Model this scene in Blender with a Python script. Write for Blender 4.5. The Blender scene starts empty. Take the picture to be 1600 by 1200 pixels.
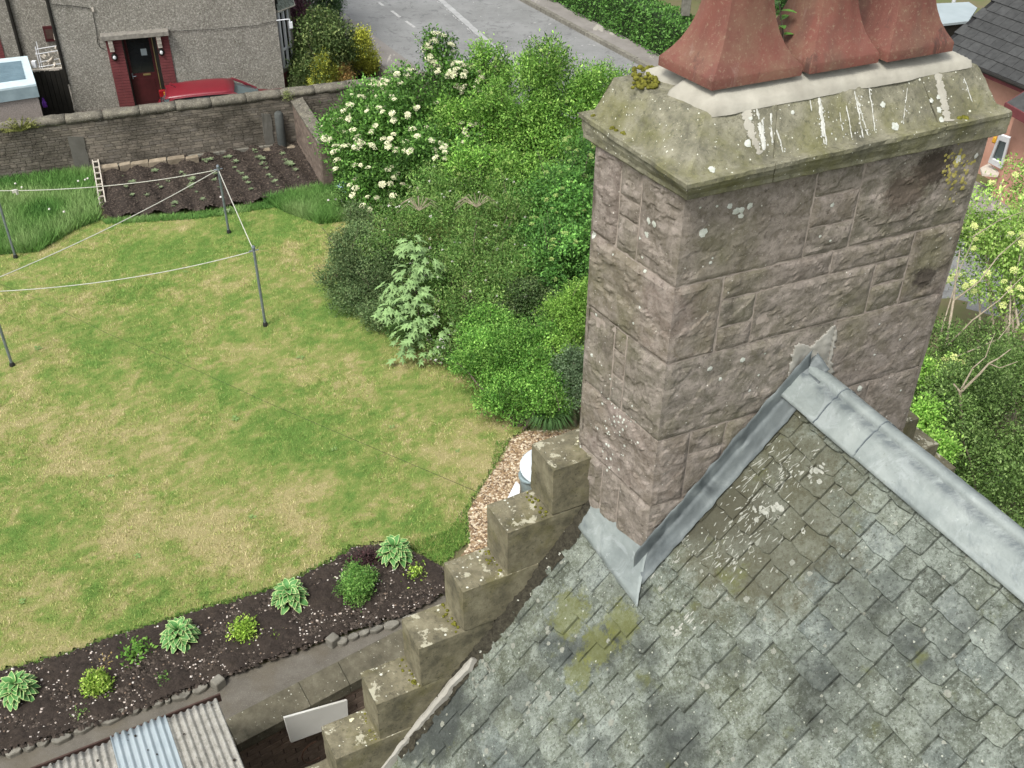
import bpy, math, random
import numpy as np
from math import radians, sin, cos, pi, atan, atan2, hypot
from mathutils import Vector, Matrix, noise
random.seed(7); RNG = np.random.default_rng(7)
S = bpy.context.scene
COL = S.collection
# ------------------------------------------------------------ camera, light, exposure
F = 1700.0; PITCH = radians(37.0); ROLL = atan(-20/2256.0); H = 12.0
cd = bpy.data.cameras.new('camera'); cam = bpy.data.objects.new('camera', cd); COL.objects.link(cam)
cd.sensor_width = 36; cd.lens = 36*F/1600; cd.clip_start = 0.1; cd.clip_end = 1000
fw = Vector((0, cos(PITCH), -sin(PITCH))); up = Vector((0, sin(PITCH), cos(PITCH))); rt = Vector((1, 0, 0))
cr, sr = cos(ROLL), sin(ROLL)
cx = rt*cr - up*sr; cy = rt*sr + up*cr
m3 = Matrix((cx, cy, -fw)).transposed()
cam.matrix_world = Matrix.Translation((0, 0, H)) @ m3.to_4x4()
S.camera = cam
w = bpy.data.worlds.new('World'); S.world = w; w.use_nodes = True
nt = w.node_tree; bg = nt.nodes['Background']; sky = nt.nodes.new('ShaderNodeTexSky')
sky.sky_type = 'NISHITA'; sky.sun_disc = False
SUN_EL, SUN_AZ = radians(58), radians(215)      # azimuth clockwise from +Y
sky.sun_elevation = SUN_EL; sky.sun_rotation = SUN_AZ
sky.air_density = 1.0; sky.dust_density = 4.0; sky.ozone_density = 1.0
hs = nt.nodes.new('ShaderNodeHueSaturation'); hs.inputs['Saturation'].default_value = 0.35
nt.links.new(sky.outputs[0], hs.inputs['Color']); nt.links.new(hs.outputs[0], bg.inputs[0])
bg.inputs[1].default_value = 0.15
sd = bpy.data.lights.new('sun', 'SUN'); sd.energy = 1.6; sd.angle = radians(16); sd.color = (1, .97, .92)
so = bpy.data.objects.new('sun', sd); COL.objects.link(so)
dv = Vector((sin(SUN_AZ)*cos(SUN_EL), cos(SUN_AZ)*cos(SUN_EL), sin(SUN_EL)))
so.rotation_euler = dv.to_track_quat('Z', 'Y').to_euler(); so.location = (0, 0, 30)
S.view_settings.view_transform = 'Standard'; S.view_settings.look = 'None'
S.view_settings.exposure = 0.72; S.view_settings.gamma = 1; S.view_settings.use_curve_mapping = False
S.render.engine = 'CYCLES'
S.cycles.max_bounces = 6; S.cycles.diffuse_bounces = 3; S.cycles.transparent_max_bounces = 4

# ------------------------------------------------------------ surveying: photograph pixel -> point on a known plane
def ray(px, py):
    x = (px-800)/F; v = -(py-600)/F
    x, v = x*cr+v*sr, -x*sr+v*cr
    return Vector((x, cos(PITCH)+v*sin(PITCH), -sin(PITCH)+v*cos(PITCH)))
CAM = Vector((0, 0, H))
def G(px, py, z=0.0):
    d = ray(px, py); return CAM + d*((z-H)/d.z)
def onplane(px, py, P, n):
    d = ray(px, py); return CAM + d*(n.dot(P-CAM)/n.dot(d))
def proj(P):
    q = Vector(P)-CAM; dep = q.dot(fw)
    return 800+F*q.dot(cx)/dep, 600-F*q.dot(cy)/dep, dep
def V(*a): return Vector(a)

# ------------------------------------------------------------ materials
def lin(c):
    return tuple((x/12.92 if x <= .04045 else ((x+.055)/1.055)**2.4) for x in c)
def hexc(h):
    h = h.lstrip('#'); return lin(tuple(int(h[i:i+2], 16)/255 for i in (0, 2, 4)))
MATS = {}
class NB:
    def __init__(s, name):
        s.m = bpy.data.materials.new(name); s.m.use_nodes = True; s.t = s.m.node_tree
        s.b = s.t.nodes['Principled BSDF']; s.pos = s.n('ShaderNodeNewGeometry').outputs['Position']
    def n(s, ty, **kw):
        x = s.t.nodes.new(ty)
        for k, v in kw.items(): setattr(x, k, v)
        return x
    def l(s, a, b): s.t.links.new(a, b)
    def vec(s, scale=(1, 1, 1), rot=(0, 0, 0)):
        mp = s.n('ShaderNodeMapping'); s.l(s.pos, mp.inputs[0]); mp.inputs['Scale'].default_value = scale; mp.inputs['Rotation'].default_value = rot
        return mp.outputs[0]
    def noise(s, sc, det=4, rough=.6, vec=None, dist=0):
        x = s.n('ShaderNodeTexNoise'); s.l(vec or s.pos, x.inputs['Vector'])
        x.inputs['Scale'].default_value = sc; x.inputs['Detail'].default_value = det; x.inputs['Roughness'].default_value = rough; x.inputs['Distortion'].default_value = dist
        return x.outputs['Fac']
    def vor(s, sc, feat='F1', rnd=1, vec=None, out='Distance'):
        x = s.n('ShaderNodeTexVoronoi', feature=feat); s.l(vec or s.pos, x.inputs['Vector']); x.inputs['Scale'].default_value = sc
        x.inputs['Randomness'].default_value = rnd
        return x.outputs[out]
    def ramp(s, f, stops, interp='LINEAR'):
        x = s.n('ShaderNodeValToRGB'); x.color_ramp.interpolation = interp; s.l(f, x.inputs[0]); e = x.color_ramp.elements
        while len(e) < len(stops): e.new(.5)
        for i, (p, c) in enumerate(stops):
            e[i].position = p; e[i].color = (*c, 1) if not isinstance(c, (int, float)) else (c, c, c, 1)
        return x.outputs[0]
    def mix(s, f, a, b, bt='MIX'):
        x = s.n('ShaderNodeMix', data_type='RGBA', blend_type=bt)
        for inp, v in ((x.inputs[0], f), (x.inputs[6], a), (x.inputs[7], b)):
            if isinstance(v, (int, float)): inp.default_value = v
            elif isinstance(v, tuple): inp.default_value = (*v, 1)
            else: s.l(v, inp)
        return x.outputs[2]
    def math(s, op, a, b=0.0):
        x = s.n('ShaderNodeMath', operation=op)
        for i, v in enumerate((a, b)):
            if isinstance(v, (int, float)): x.inputs[i].default_value = v
            else: s.l(v, x.inputs[i])
        return x.outputs[0]
    def bump(s, h, st=.5, d=.01, prev=None):
        x = s.n('ShaderNodeBump'); s.l(h, x.inputs['Height']); x.inputs['Strength'].default_value = st; x.inputs['Distance'].default_value = d
        if prev is not None: s.l(prev, x.inputs['Normal'])
        return x.outputs[0]
    def objrand(s): return s.n('ShaderNodeObjectInfo').outputs['Random']
    def attr(s, nm, out='Color'):
        x = s.n('ShaderNodeAttribute'); x.attribute_name = nm; return x.outputs[out]
    def fin(s, col, rough=.85, nrm=None, metal=0, spec=.3):
        if isinstance(col, tuple): s.b.inputs['Base Color'].default_value = (*col, 1)
        else: s.l(col, s.b.inputs['Base Color'])
        if isinstance(rough, (int, float)): s.b.inputs['Roughness'].default_value = rough
        else: s.l(rough, s.b.inputs['Roughness'])
        s.b.inputs['Metallic'].default_value = metal; s.b.inputs['Specular IOR Level'].default_value = spec
        if nrm is not None: s.l(nrm, s.b.inputs['Normal'])
        MATS[s.m.name] = s.m; return s.m
def simple(name, c1, c2=None, sc=6, rough=.8, bsc=None, bst=.3, bd=.01, metal=0, spec=.3, vary=0.0):
    b = NB(name); c2 = c2 or tuple(x*.75 for x in c1)
    col = b.ramp(b.noise(sc, 5), [(.3, c2), (.7, c1)])
    if vary:
        col = b.mix(1.0, col, b.ramp(b.objrand(), [(0, 1-vary), (1, 1.0)]), 'MULTIPLY')
    nr = b.bump(b.noise(bsc or sc*6, 4), bst, bd)
    return b.fin(col, rough, nr, metal, spec)
def spots(b, col, sc, size, c, amount=.5, dsc=None, vec=None):
    """round lichen colonies: voronoi cells, only some of them, ragged by noise"""
    v = b.n('ShaderNodeTexVoronoi'); v.inputs['Scale'].default_value = sc
    jit = b.n('ShaderNodeVectorMath', operation='ADD'); b.l(b.pos, jit.inputs[0])
    nz = b.n('ShaderNodeTexNoise'); nz.inputs['Scale'].default_value = sc*3; b.l(b.pos, nz.inputs['Vector'])
    sc2 = b.n('ShaderNodeVectorMath', operation='SCALE'); b.l(nz.outputs['Color'], sc2.inputs[0]); sc2.inputs['Scale'].default_value = .45/sc
    b.l(sc2.outputs[0], jit.inputs[1]); b.l(jit.outputs[0], v.inputs['Vector'])
    sep = b.n('ShaderNodeSeparateColor'); b.l(v.outputs['Color'], sep.inputs[0])
    r = b.math('MULTIPLY', sep.outputs[0], size)
    inside = b.math('LESS_THAN', v.outputs['Distance'], r)
    on = b.math('LESS_THAN', sep.outputs[1], amount)
    return b.mix(b.math('MULTIPLY', inside, on), col, c)

def stain(b, c, P, rad, col, sc=9, thr=.0):
    dd = b.n('ShaderNodeVectorMath', operation='DISTANCE'); b.l(b.pos, dd.inputs[0]); dd.inputs[1].default_value = P
    f = b.math('SUBTRACT', 1.0, b.math('DIVIDE', dd.outputs['Value'], rad)); f = b.math('ADD', f, b.math('MULTIPLY', b.math('SUBTRACT', b.noise(sc, 8, .8), .5), 1.5))
    return b.mix(b.ramp(f, [(.30+thr, 0.), (.52+thr, .88)]), c, col)
# stone of the chimney
b = NB('pink_sandstone')
c = b.ramp(b.objrand(), [(0, hexc('#746c63')), (.3, hexc('#7b7369')), (.55, hexc('#706c61')), (.8, hexc('#7c7168')), (1, hexc('#716861'))])
c = b.mix(b.ramp(b.noise(1.8, 6, .6), [(.38, 0.), (.68, .7)]), c, hexc('#6c6758'))
c = b.mix(b.ramp(b.noise(11, 9, .72, dist=.5), [(.42, 0.), (.62, .8)]), c, hexc('#9a9188'))
c = b.mix(b.ramp(b.noise(32, 7, .8), [(.53, 0.), (.66, .75)]), c, hexc('#463f38'))
c = b.mix(b.ramp(b.noise(1.3, 4, .6, b.vec((1, 1, .8))), [(.52, 0.), (.7, .6)]), c, hexc('#626245'))
c = b.mix(b.ramp(b.noise(2.6, 5, .7, b.vec((1, 1, .55))), [(.56, 0.), (.72, .75)]), c, hexc('#403a33'))
c = b.mix(b.ramp(b.noise(95, 3, .6), [(.65, 0.), (.70, .85)]), c, hexc('#a8a196'))
c = spots(b, c, 45, .26, hexc('#bdbab0'), .08)
_n = V(hypot(1, 0)*.4018, -.9157, 0)
def _cf(px, py): return tuple(onplane(px, py, V(.925, 5.284, 0), _n))
c = stain(b, c, _cf(1456, 258), .24, hexc('#38312a'), 14, .06); c = stain(b, c, _cf(1441, 432), .16, hexc('#46403a'), 16, .1); c = stain(b, c, _cf(1410, 300), .3, hexc('#544b42'), 10, .12)
nr = b.bump(b.noise(15, 10, .75, dist=.5), .6, .02); nr = b.bump(b.noise(130, 4, .7), .35, .004, nr)
b.fin(c, .93, nr, spec=.15)
simple('chimney_mortar', hexc('#a59b90'), hexc('#82786e'), 18, .95, 90, .5, .004)
# mossy cap stone
b = NB('mossy_sandstone')
c = b.ramp(b.noise(7, 8, .7), [(.3, hexc('#57564a')), (.5, hexc('#7b7967')), (.72, hexc('#969380'))])
c = b.mix(b.ramp(b.noise(3.0, 6, .65), [(.46, 0.), (.68, .6)]), c, hexc('#6a6a34'))
c = b.mix(b.ramp(b.noise(30, 6, .8), [(.53, 0.), (.68, .8)]), c, hexc('#45443a'))
c = b.mix(b.ramp(b.noise(2.2, 6, .7, b.vec((1, 1, .6))), [(.5, 0.), (.64, .65)]), c, hexc('#5a584e'))
c = b.mix(b.ramp(b.noise(55, 5, .8), [(.6, 0.), (.68, .7)]), c, hexc('#b3b097'))
c = spots(b, c, 24, .2, hexc('#c9cbbb'), .12); c = spots(b, c, 60, .28, hexc('#d2d3c4'), .12)
nr = b.bump(b.noise(45, 7, .75), .6, .012)
b.fin(c, .93, nr, spec=.12)
b = NB('lichened_coping')
c = b.ramp(b.noise(6, 8, .7), [(.3, hexc('#4c4a3e')), (.5, hexc('#6d6855')), (.75, hexc('#8b866f'))])
c = b.mix(b.ramp(b.noise(4.0, 6, .65), [(.5, 0.), (.7, .55)]), c, hexc('#625e38'))
c = b.mix(b.ramp(b.noise(26, 6, .8), [(.55, 0.), (.68, .8)]), c, hexc('#34322b'))
geo = b.n('ShaderNodeNewGeometry'); sx = b.n('ShaderNodeSeparateXYZ'); b.l(geo.outputs['True Normal'], sx.inputs[0])
topf = b.math('GREATER_THAN', sx.outputs[2], .7)     # lichen colonises the rain-washed tops
c2 = b.mix(b.ramp(b.noise(9, 6, .7), [(.56, 0.), (.6, .9)]), c, hexc('#a8a590'))
c2 = spots(b, c2, 11, .3, hexc('#cfcba8'), .3); c2 = spots(b, c2, 30, .3, hexc('#c6c7b8'), .3)
c = b.mix(topf, c, c2)
nr = b.bump(b.noise(50, 7, .75), .5, .01)
b.fin(c, .93, nr, spec=.12)
# terracotta
b = NB('terracotta')
c = b.ramp(b.noise(2.5, 5, .6, b.vec((1, 1, .5))), [(.3, hexc('#5d3d35')), (.6, hexc('#74493f')), (.8, hexc('#835c51'))])
c = b.mix(b.ramp(b.noise(3.5, 5, .6, b.vec((1.6, 1.6, .3))), [(.5, 0.), (.72, .65)]), c, hexc('#57483f'))
c = b.mix(b.ramp(b.noise(3, 5, .7), [(.45, 0.), (.62, .5)]), c, hexc('#7b6350'))
c = b.mix(b.ramp(b.noise(45, 5, .8), [(.55, 0.), (.68, .6)]), c, hexc('#8f806a'))
c = b.mix(b.ramp(b.noise(2.2, 6, .75, b.vec((1.5, 1.5, .25))), [(.58, 0.), (.66, .5)]), c, hexc('#8e7b70'))
c = b.mix(b.ramp(b.noise(3.1, 6, .75, b.vec((2.2, 2.2, .22))), [(.6, 0.), (.68, .7)]), c, hexc('#3f332e'))
nr = b.bump(b.noise(40, 5, .7), .35, .005)
b.fin(c, .72, nr, spec=.3)
simple('cement', hexc('#a9a699'), hexc('#8f8c80'), 5, .85, 30, .35, .01)
simple('cement_grey', hexc('#a3a198'), hexc('#8d8a80'), 9, .9, 60, .4, .008)
simple('slate_guano', hexc('#a8a99f'), hexc('#84867b'), 40, .9)
simple('guano', hexc('#c3c4bc'), hexc('#a8a99f'), 30, .9)
simple('lichen', hexc('#c7cac2'), hexc('#a9aea0'), 60, .95)
simple('slate_lichen', hexc('#8b8d82'), hexc('#74766b'), 60, .95)
simple('lichen_yellow', hexc('#a9a05c'), hexc('#8b8449'), 60, .95)
b = NB('low_coping')
c = b.ramp(b.noise(5, 7, .7), [(.3, hexc('#4c493e')), (.55, hexc('#666253')), (.8, hexc('#7d796a'))]); c = b.mix(b.ramp(b.noise(16, 7, .85), [(.6, 0.), (.66, .8)]), c, hexc('#a8a797')); c = spots(b, c, 30, .25, hexc('#b9b9ab'), .2)
b.fin(c, .95, b.bump(b.noise(40, 6, .75), .6, .015), spec=.1)
b = NB('dark_fillet'); c = b.ramp(b.noise(30, 7, .8), [(.35, hexc('#2a2822')), (.6, hexc('#4b483d')), (.8, hexc('#6a6757'))]); c = spots(b, c, 24, .28, hexc('#b5b6aa'), .35); b.fin(c, .95, b.bump(b.noise(40, 6, .8), .9, .02), spec=.1)
simple('soot', hexc('#3c352e'), hexc('#2c2722'), 20, .97)
b = NB('moss'); c = b.ramp(b.noise(40, 5, .7), [(.3, hexc('#3a3a17')), (.7, hexc('#7d7c33'))])
b.fin(c, .95, b.bump(b.noise(120, 3), .6, .01), spec=.1)
# slates
b = NB('slate')
c = b.ramp(b.objrand(), [(0, hexc('#4a4f46')), (.2, hexc('#676e65')), (.4, hexc('#575c51')), (.6, hexc('#6e7468')), (.8, hexc('#5e6662')), (1, hexc('#747b75'))])
c = b.mix(b.ramp(b.noise(.8, 4, .6), [(.42, 0.), (.62, .6)]), c, hexc('#50543f'))
c = b.mix(b.ramp(b.noise(9, 9, .8), [(.45, 0.), (.62, .7)]), c, hexc('#969e94'))
c = b.mix(b.ramp(b.noise(42, 7, .85), [(.50, 0.), (.62, .85)]), c, hexc('#33332a'))
c = b.mix(b.ramp(b.noise(60, 5, .8), [(.56, 0.), (.64, .75)]), c, hexc('#98a098'))
c = b.mix(b.ramp(b.noise(1.5, 5, .6), [(.52, 0.), (.66, .8)]), c, hexc('#363a39'))
c = b.mix(b.ramp(b.noise(1.1, 4, .6, b.vec((1, 1, .45), (0, 0, .3))), [(.56, 0.), (.68, .6)]), c, hexc('#30332f'))
def stain(b, c, P, rad, col, sc=9, thr=.0, mx=.88, am=1.5):
    dd = b.n('ShaderNodeVectorMath', operation='DISTANCE'); b.l(b.pos, dd.inputs[0]); dd.inputs[1].default_value = P
    f = b.math('SUBTRACT', 1.0, b.math('DIVIDE', dd.outputs['Value'], rad)); f = b.math('ADD', f, b.math('MULTIPLY', b.math('SUBTRACT', b.noise(sc, 8, .8), .5), am))
    return b.mix(b.ramp(f, [(.30+thr, 0.), (.52+thr, mx)]), c, col)
_ap = V(1.9253, 5.723, 7.87); _v = V(cos(radians(-62.2)), sin(radians(-62.2)), 0); _s = V(.939, 5.29, 6.60)-_ap; _rn = _v.cross(_s).normalized()
def _rp(px, py): return tuple(onplane(px, py, _ap, _rn))
c = stain(b, c, _rp(1180, 790), 1.15, hexc('#504c38'), 5, .0, .6, 1.2)
for q, rr0 in (((970, 975), .26), ((935, 1010), .26), ((905, 1050), .2), ((890, 960), .3)): c = stain(b, c, _rp(*q), rr0, hexc('#6a6d34'), 11, .05, .5, 2.2)
c = b.mix(b.ramp(b.noise(3.2, 6, .7), [(.60, 0.), (.72, .7)]), c, hexc('#5d6136'))
c = spots(b, c, 12, .18, hexc('#8f9186'), .15); c = spots(b, c, 40, .28, hexc('#a2a598'), .12)
nr = b.bump(b.noise(22, 9, .75), .8, .014); nr = b.bump(b.noise(130, 4), .4, .003, nr)
b.fin(c, .85, nr, spec=.22)
simple('slate_gap', hexc('#26261f'), hexc('#1b1b16'), 12, .95)
# lead
b = NB('lead')
c = b.ramp(b.noise(2.2, 6, .6, dist=.8), [(.3, hexc('#6c7472')), (.5, hexc('#828a87')), (.75, hexc('#969d99'))])
c = b.mix(b.ramp(b.noise(5, 7, .7, b.vec((1.5, .5, .5), (0, 0, .5))), [(.56, 0.), (.74, .75)]), c, hexc('#4c565d'))
c = b.mix(b.ramp(b.noise(7, 6, .75), [(.62, 0.), (.7, .6)]), c, hexc('#b5bab8'))
c = b.mix(b.ramp(b.noise(26, 5, .8), [(.62, 0.), (.72, .6)]), c, hexc('#63645e'))
c = b.mix(b.ramp(b.noise(4, 7, .75, dist=1.5), [(.54, 0.), (.6, .2)]), c, hexc('#b2b8b8'))
c = b.mix(b.math('MULTIPLY', b.attr('stain_lap', 'Fac'), b.ramp(b.noise(7, 6, .75, b.vec((.5, 1.5, 1), (0, 0, .5))), [(.36, 0.), (.56, .9)])), c, hexc('#444c50'))
b.fin(c, .6, b.bump(b.noise(9, 6, .65), .6, .02), metal=.1, spec=.35)
b = NB('lead_dark')
c = b.ramp(b.noise(3, 6, .6, dist=.8), [(.3, hexc('#43494a')), (.55, hexc('#606767')), (.8, hexc('#808785'))])
c = b.mix(b.ramp(b.noise(20, 5, .8), [(.6, 0.), (.7, .5)]), c, hexc('#54564f'))
b.fin(c, .55, b.bump(b.noise(14, 5, .6), .5, .012), metal=.15, spec=.4)
# ground materials
b = NB('lawn')
fine = b.noise(28, 6, .8); fine2 = b.noise(90, 4, .8); g = b.attr('mixv', 'Fac')
t = b.math('ADD', g, b.math('MULTIPLY', b.math('SUBTRACT', fine, .5), 1.1))
c = b.ramp(t, [(.1, hexc('#b0a577')), (.38, hexc('#999a60')), (.6, hexc('#82944f')), (.9, hexc('#658640'))])
c = b.mix(b.ramp(fine2, [(.35, .55), (.6, 0.)]), c, hexc('#4f5526'))
c = b.mix(b.ramp(b.noise(60, 5, .8), [(.6, 0.), (.7, .6)]), c, hexc('#b7a873'))
b.fin(c, .95, b.bump(b.noise(60, 5, .8), .9, .03), spec=.1)
b = NB('leaf')
c = b.attr('col'); c = b.mix(1.0, c, (1.52, 1.36, 1.42), 'MULTIPLY'); b.fin(c, .6, None, spec=.3)
tr = b.n('ShaderNodeBsdfTranslucent'); b.l(c, tr.inputs[0]); ms = b.n('ShaderNodeMixShader'); ms.inputs[0].default_value = .32
b.l(b.b.outputs[0], ms.inputs[1]); b.l(tr.outputs[0], ms.inputs[2]); b.l(ms.outputs[0], b.t.nodes['Material Output'].inputs[0])
b = NB('grass_blade'); b.fin(b.attr('col'), .75, None, spec=.2)
b = NB('soil')
c = b.ramp(b.noise(18, 8, .75), [(.3, hexc('#2c2824')), (.55, hexc('#3e3732')), (.8, hexc('#524a43'))])
c = b.mix(b.ramp(b.noise(2, 4), [(.5, 0.), (.75, .4)]), c, hexc('#4d443a'))
b.fin(c, .97, b.bump(b.noise(40, 7, .8), .8, .03), spec=.1)
b = NB('garden_path_mat')
c = b.ramp(b.noise(3, 6, .7), [(.3, hexc('#57534b')), (.7, hexc('#6c685f'))])
c = b.mix(b.ramp(b.noise(120, 3), [(.6, 0.), (.7, .6)]), c, hexc('#a19c92'))
c = b.mix(b.ramp(b.noise(1.3, 5), [(.5, 0.), (.7, .6)]), c, hexc('#5a5344'))
b.fin(c, .95, b.bump(b.noise(90, 5), .4, .008), spec=.15)
b = NB('asphalt')
c = b.ramp(b.noise(.7, 7, .7), [(.3, hexc('#6e6f6d')), (.7, hexc('#868785'))])
c = b.mix(b.ramp(b.noise(40, 4, .8), [(.58, 0.), (.66, .7)]), c, hexc('#a9aaa6'))
c = b.mix(b.ramp(b.noise(2.4, 7, .75, dist=1.2), [(.55, 0.), (.6, .5)]), c, hexc('#565756'))
b.fin(c, .93, b.bump(b.noise(70, 4), .4, .01), spec=.2)
b = NB('pavement_mat')
c = b.ramp(b.noise(.9, 6, .7), [(.3, hexc('#716d68')), (.7, hexc('#8b8782'))])
c = b.mix(b.ramp(b.noise(1.3, 5, .7, b.vec((1, .35, 1), (0, 0, .55))), [(.58, 0.), (.61, .75)]), c, hexc('#a8a49a'))
b.fin(c, .93, b.bump(b.noise(60, 4), .35, .01), spec=.2)
simple('seam_grey', hexc('#a3a4a2'), hexc('#8a8b89'), 4, .95)
simple('road_paint', hexc('#b5b5b1'), hexc('#8b8b88'), 9, .9)
simple('ground_mat', hexc('#59623a'), hexc('#6a604a'), 1.5, .97)
simple('yard_mat', hexc('#7d7a72'), hexc('#66625a'), 2.5, .95)
simple('wood_chip', hexc('#b09a7c'), hexc('#7d6a52'), 20, .95, vary=0)
b = NB('chips'); b.fin(b.attr('col'), .9, None, spec=.1)
# walls
b = NB('rubble')
c = b.attr('col'); c = b.mix(b.ramp(b.noise(.8, 7, .75), [(.42, 0.), (.6, .85)]), c, hexc('#47433b'))
c = b.mix(b.ramp(b.noise(24, 6, .8), [(.56, 0.), (.66, .7)]), c, hexc('#8b8474'))
b.fin(c, .95, b.bump(b.noise(30, 6, .75), .8, .02), spec=.1)
b = NB('wall_coping')
c = b.ramp(b.noise(5, 7, .7), [(.3, hexc('#4b4841')), (.55, hexc('#6b675c')), (.8, hexc('#87836f'))])
c = b.mix(b.ramp(b.noise(30, 6, .8), [(.56, 0.), (.64, .8)]), c, hexc('#b7b4a4'))
c = b.mix(b.ramp(b.noise(12, 6, .8), [(.56, 0.), (.68, .8)]), c, hexc('#46423a'))
b.fin(c, .95, b.bump(b.noise(30, 6, .75), .6, .02), spec=.1)
simple('wall_brick', hexc('#85776a'), hexc('#655950'), 8, .95, 60, .5, .01, vary=.35)
simple('brick_mortar', hexc('#b5ab9c'), hexc('#948a7c'), 14, .97)
simple('wall_mortar', hexc('#82796d'), hexc('#686056'), 14, .97)
simple('dark_brick', hexc('#a28f7e'), hexc('#806f62'), 9, .95, 60, .5, .01, vary=.35)
b = NB('harl')
c = b.ramp(b.noise(1.1, 4, .6), [(.3, hexc('#7e7b72')), (.7, hexc('#8e8b82'))])
c = b.mix(b.ramp(b.noise(22, 5, .8), [(.5, 0.), (.58, .9)]), c, hexc('#b3b0a6'))
c = b.mix(b.ramp(b.noise(1.6, 6, .7, b.vec((1, 1, .35))), [(.55, 0.), (.72, .4)]), c, hexc('#5f5c54'))
c = b.mix(b.ramp(b.noise(29, 5, .8), [(.54, 0.), (.60, .9)]), c, hexc('#59554c'))
b.fin(c, .95, b.bump(b.noise(45, 5, .8), .9, .03), spec=.1)
simple('harl_pink', hexc('#a39a92'), hexc('#827a73'), 40, .95, 60, .6, .02)
simple('red_paint', hexc('#713c3d'), hexc('#603234'), 5, .6, 30, .2, .006)
simple('door_maroon', hexc('#4a1f22'), hexc('#3a181a'), 4, .45)
simple('black_paint', hexc('#26241f'), hexc('#1b1a17'), 6, .6)
simple('dark_glass', hexc('#1b1d1e'), hexc('#26292a'), 1.5, .08, 3, .02, spec=.6)
simple('white_upvc', hexc('#d8dadb'), hexc('#c3c6c8'), 4, .4)
simple('brass', hexc('#a99a6c'), hexc('#85784f'), 9, .4, metal=.6)
simple('grey_stone', hexc('#8a877c'), hexc('#6a675d'), 9, .92, 50, .5, .01, vary=.25)
simple('slab_stone', hexc('#a09480'), hexc('#7c715f'), 6, .93, 40, .5, .015, vary=.2)
simple('pale_blue_frame', hexc('#c3d4d8'), hexc('#aebfc4'), 6, .5)
simple('blue_panel', hexc('#5f767f'), hexc('#4d636c'), 3, .45)
simple('fascia_metal', hexc('#8fa0a4'), hexc('#76878b'), 3, .5)
simple('car_red', hexc('#761724'), hexc('#6a1420'), 2, .35, spec=.6)
simple('car_glass', hexc('#59686a'), hexc('#475557'), 1.2, .08, 3, .02, spec=.7)
simple('car_dark', hexc('#222222'), hexc('#161616'), 5, .6)
simple('light_red', hexc('#8e1519'), hexc('#6e1013'), 5, .25)
simple('galvanised', hexc('#8a9298'), hexc('#6c757b'), 9, .45, metal=.5)
simple('galv_bin', hexc('#93a3a5'), hexc('#7b8b8e'), 9, .45, metal=.3)
simple('rope', hexc('#c9c8bd'), hexc('#a9a89c'), 30, .8)
simple('cable', hexc('#2d2d29'), hexc('#1f1f1c'), 30, .8)
simple('rust', hexc('#4b3a33'), hexc('#3a2b25'), 14, .85)
b = NB('asbestos')
c = b.ramp(b.noise(9, 7, .75), [(.3, hexc('#77756d')), (.6, hexc('#a09e95')), (.8, hexc('#b7b5ab'))])
c = b.mix(b.ramp(b.noise(22, 6, .85), [(.58, 0.), (.64, .9)]), c, hexc('#4a463d'))
c = b.mix(b.ramp(b.noise(70, 4, .8), [(.6, 0.), (.66, .7)]), c, hexc('#cfcdc2'))
b.fin(c, .95, b.bump(b.noise(60, 6, .8), .7, .012), spec=.1)
simple('zinc_sheet', hexc('#a4aeb0'), hexc('#8f9b9f'), 3, .45, metal=.1)
simple('white_board', hexc('#dad9d0'), hexc('#d0cfc6'), 2, .5)
simple('white_wood', hexc('#c9c2b5'), hexc('#aaa294'), 20, .8)
simple('pink_block', hexc('#b98f7c'), hexc('#a67d6b'), 3, .92)
simple('roof_tile', hexc('#4b4c4b'), hexc('#3a3b3a'), 9, .85, 50, .4, .008, vary=.3)
simple('bark', hexc('#6f6657'), hexc('#4c453a'), 14, .95, 60, .7, .01)
simple('bark_pale', hexc('#a79c88'), hexc('#7f7562'), 14, .95)
simple('petal_cream', hexc('#e2e0c0'), hexc('#cfd0a4'), 20, .8)
simple('petal_white', hexc('#e2ded6'), hexc('#cfc6c0'), 20, .8)
simple('plastic_cyan', hexc('#6fb2cf'), hexc('#c9dbe4'), 16, .5)
simple('plastic_purple', hexc('#7a3fa8'), hexc('#60309a'), 9, .5)
simple('plastic_orange', hexc('#c99a2e'), hexc('#b0842a'), 9, .5)
simple('grey_membrane', hexc('#9aa5a7'), hexc('#8a9597'), 1, .7)
simple('yard_dark', hexc('#5b564c'), hexc('#464239'), 4, .95)

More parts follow.
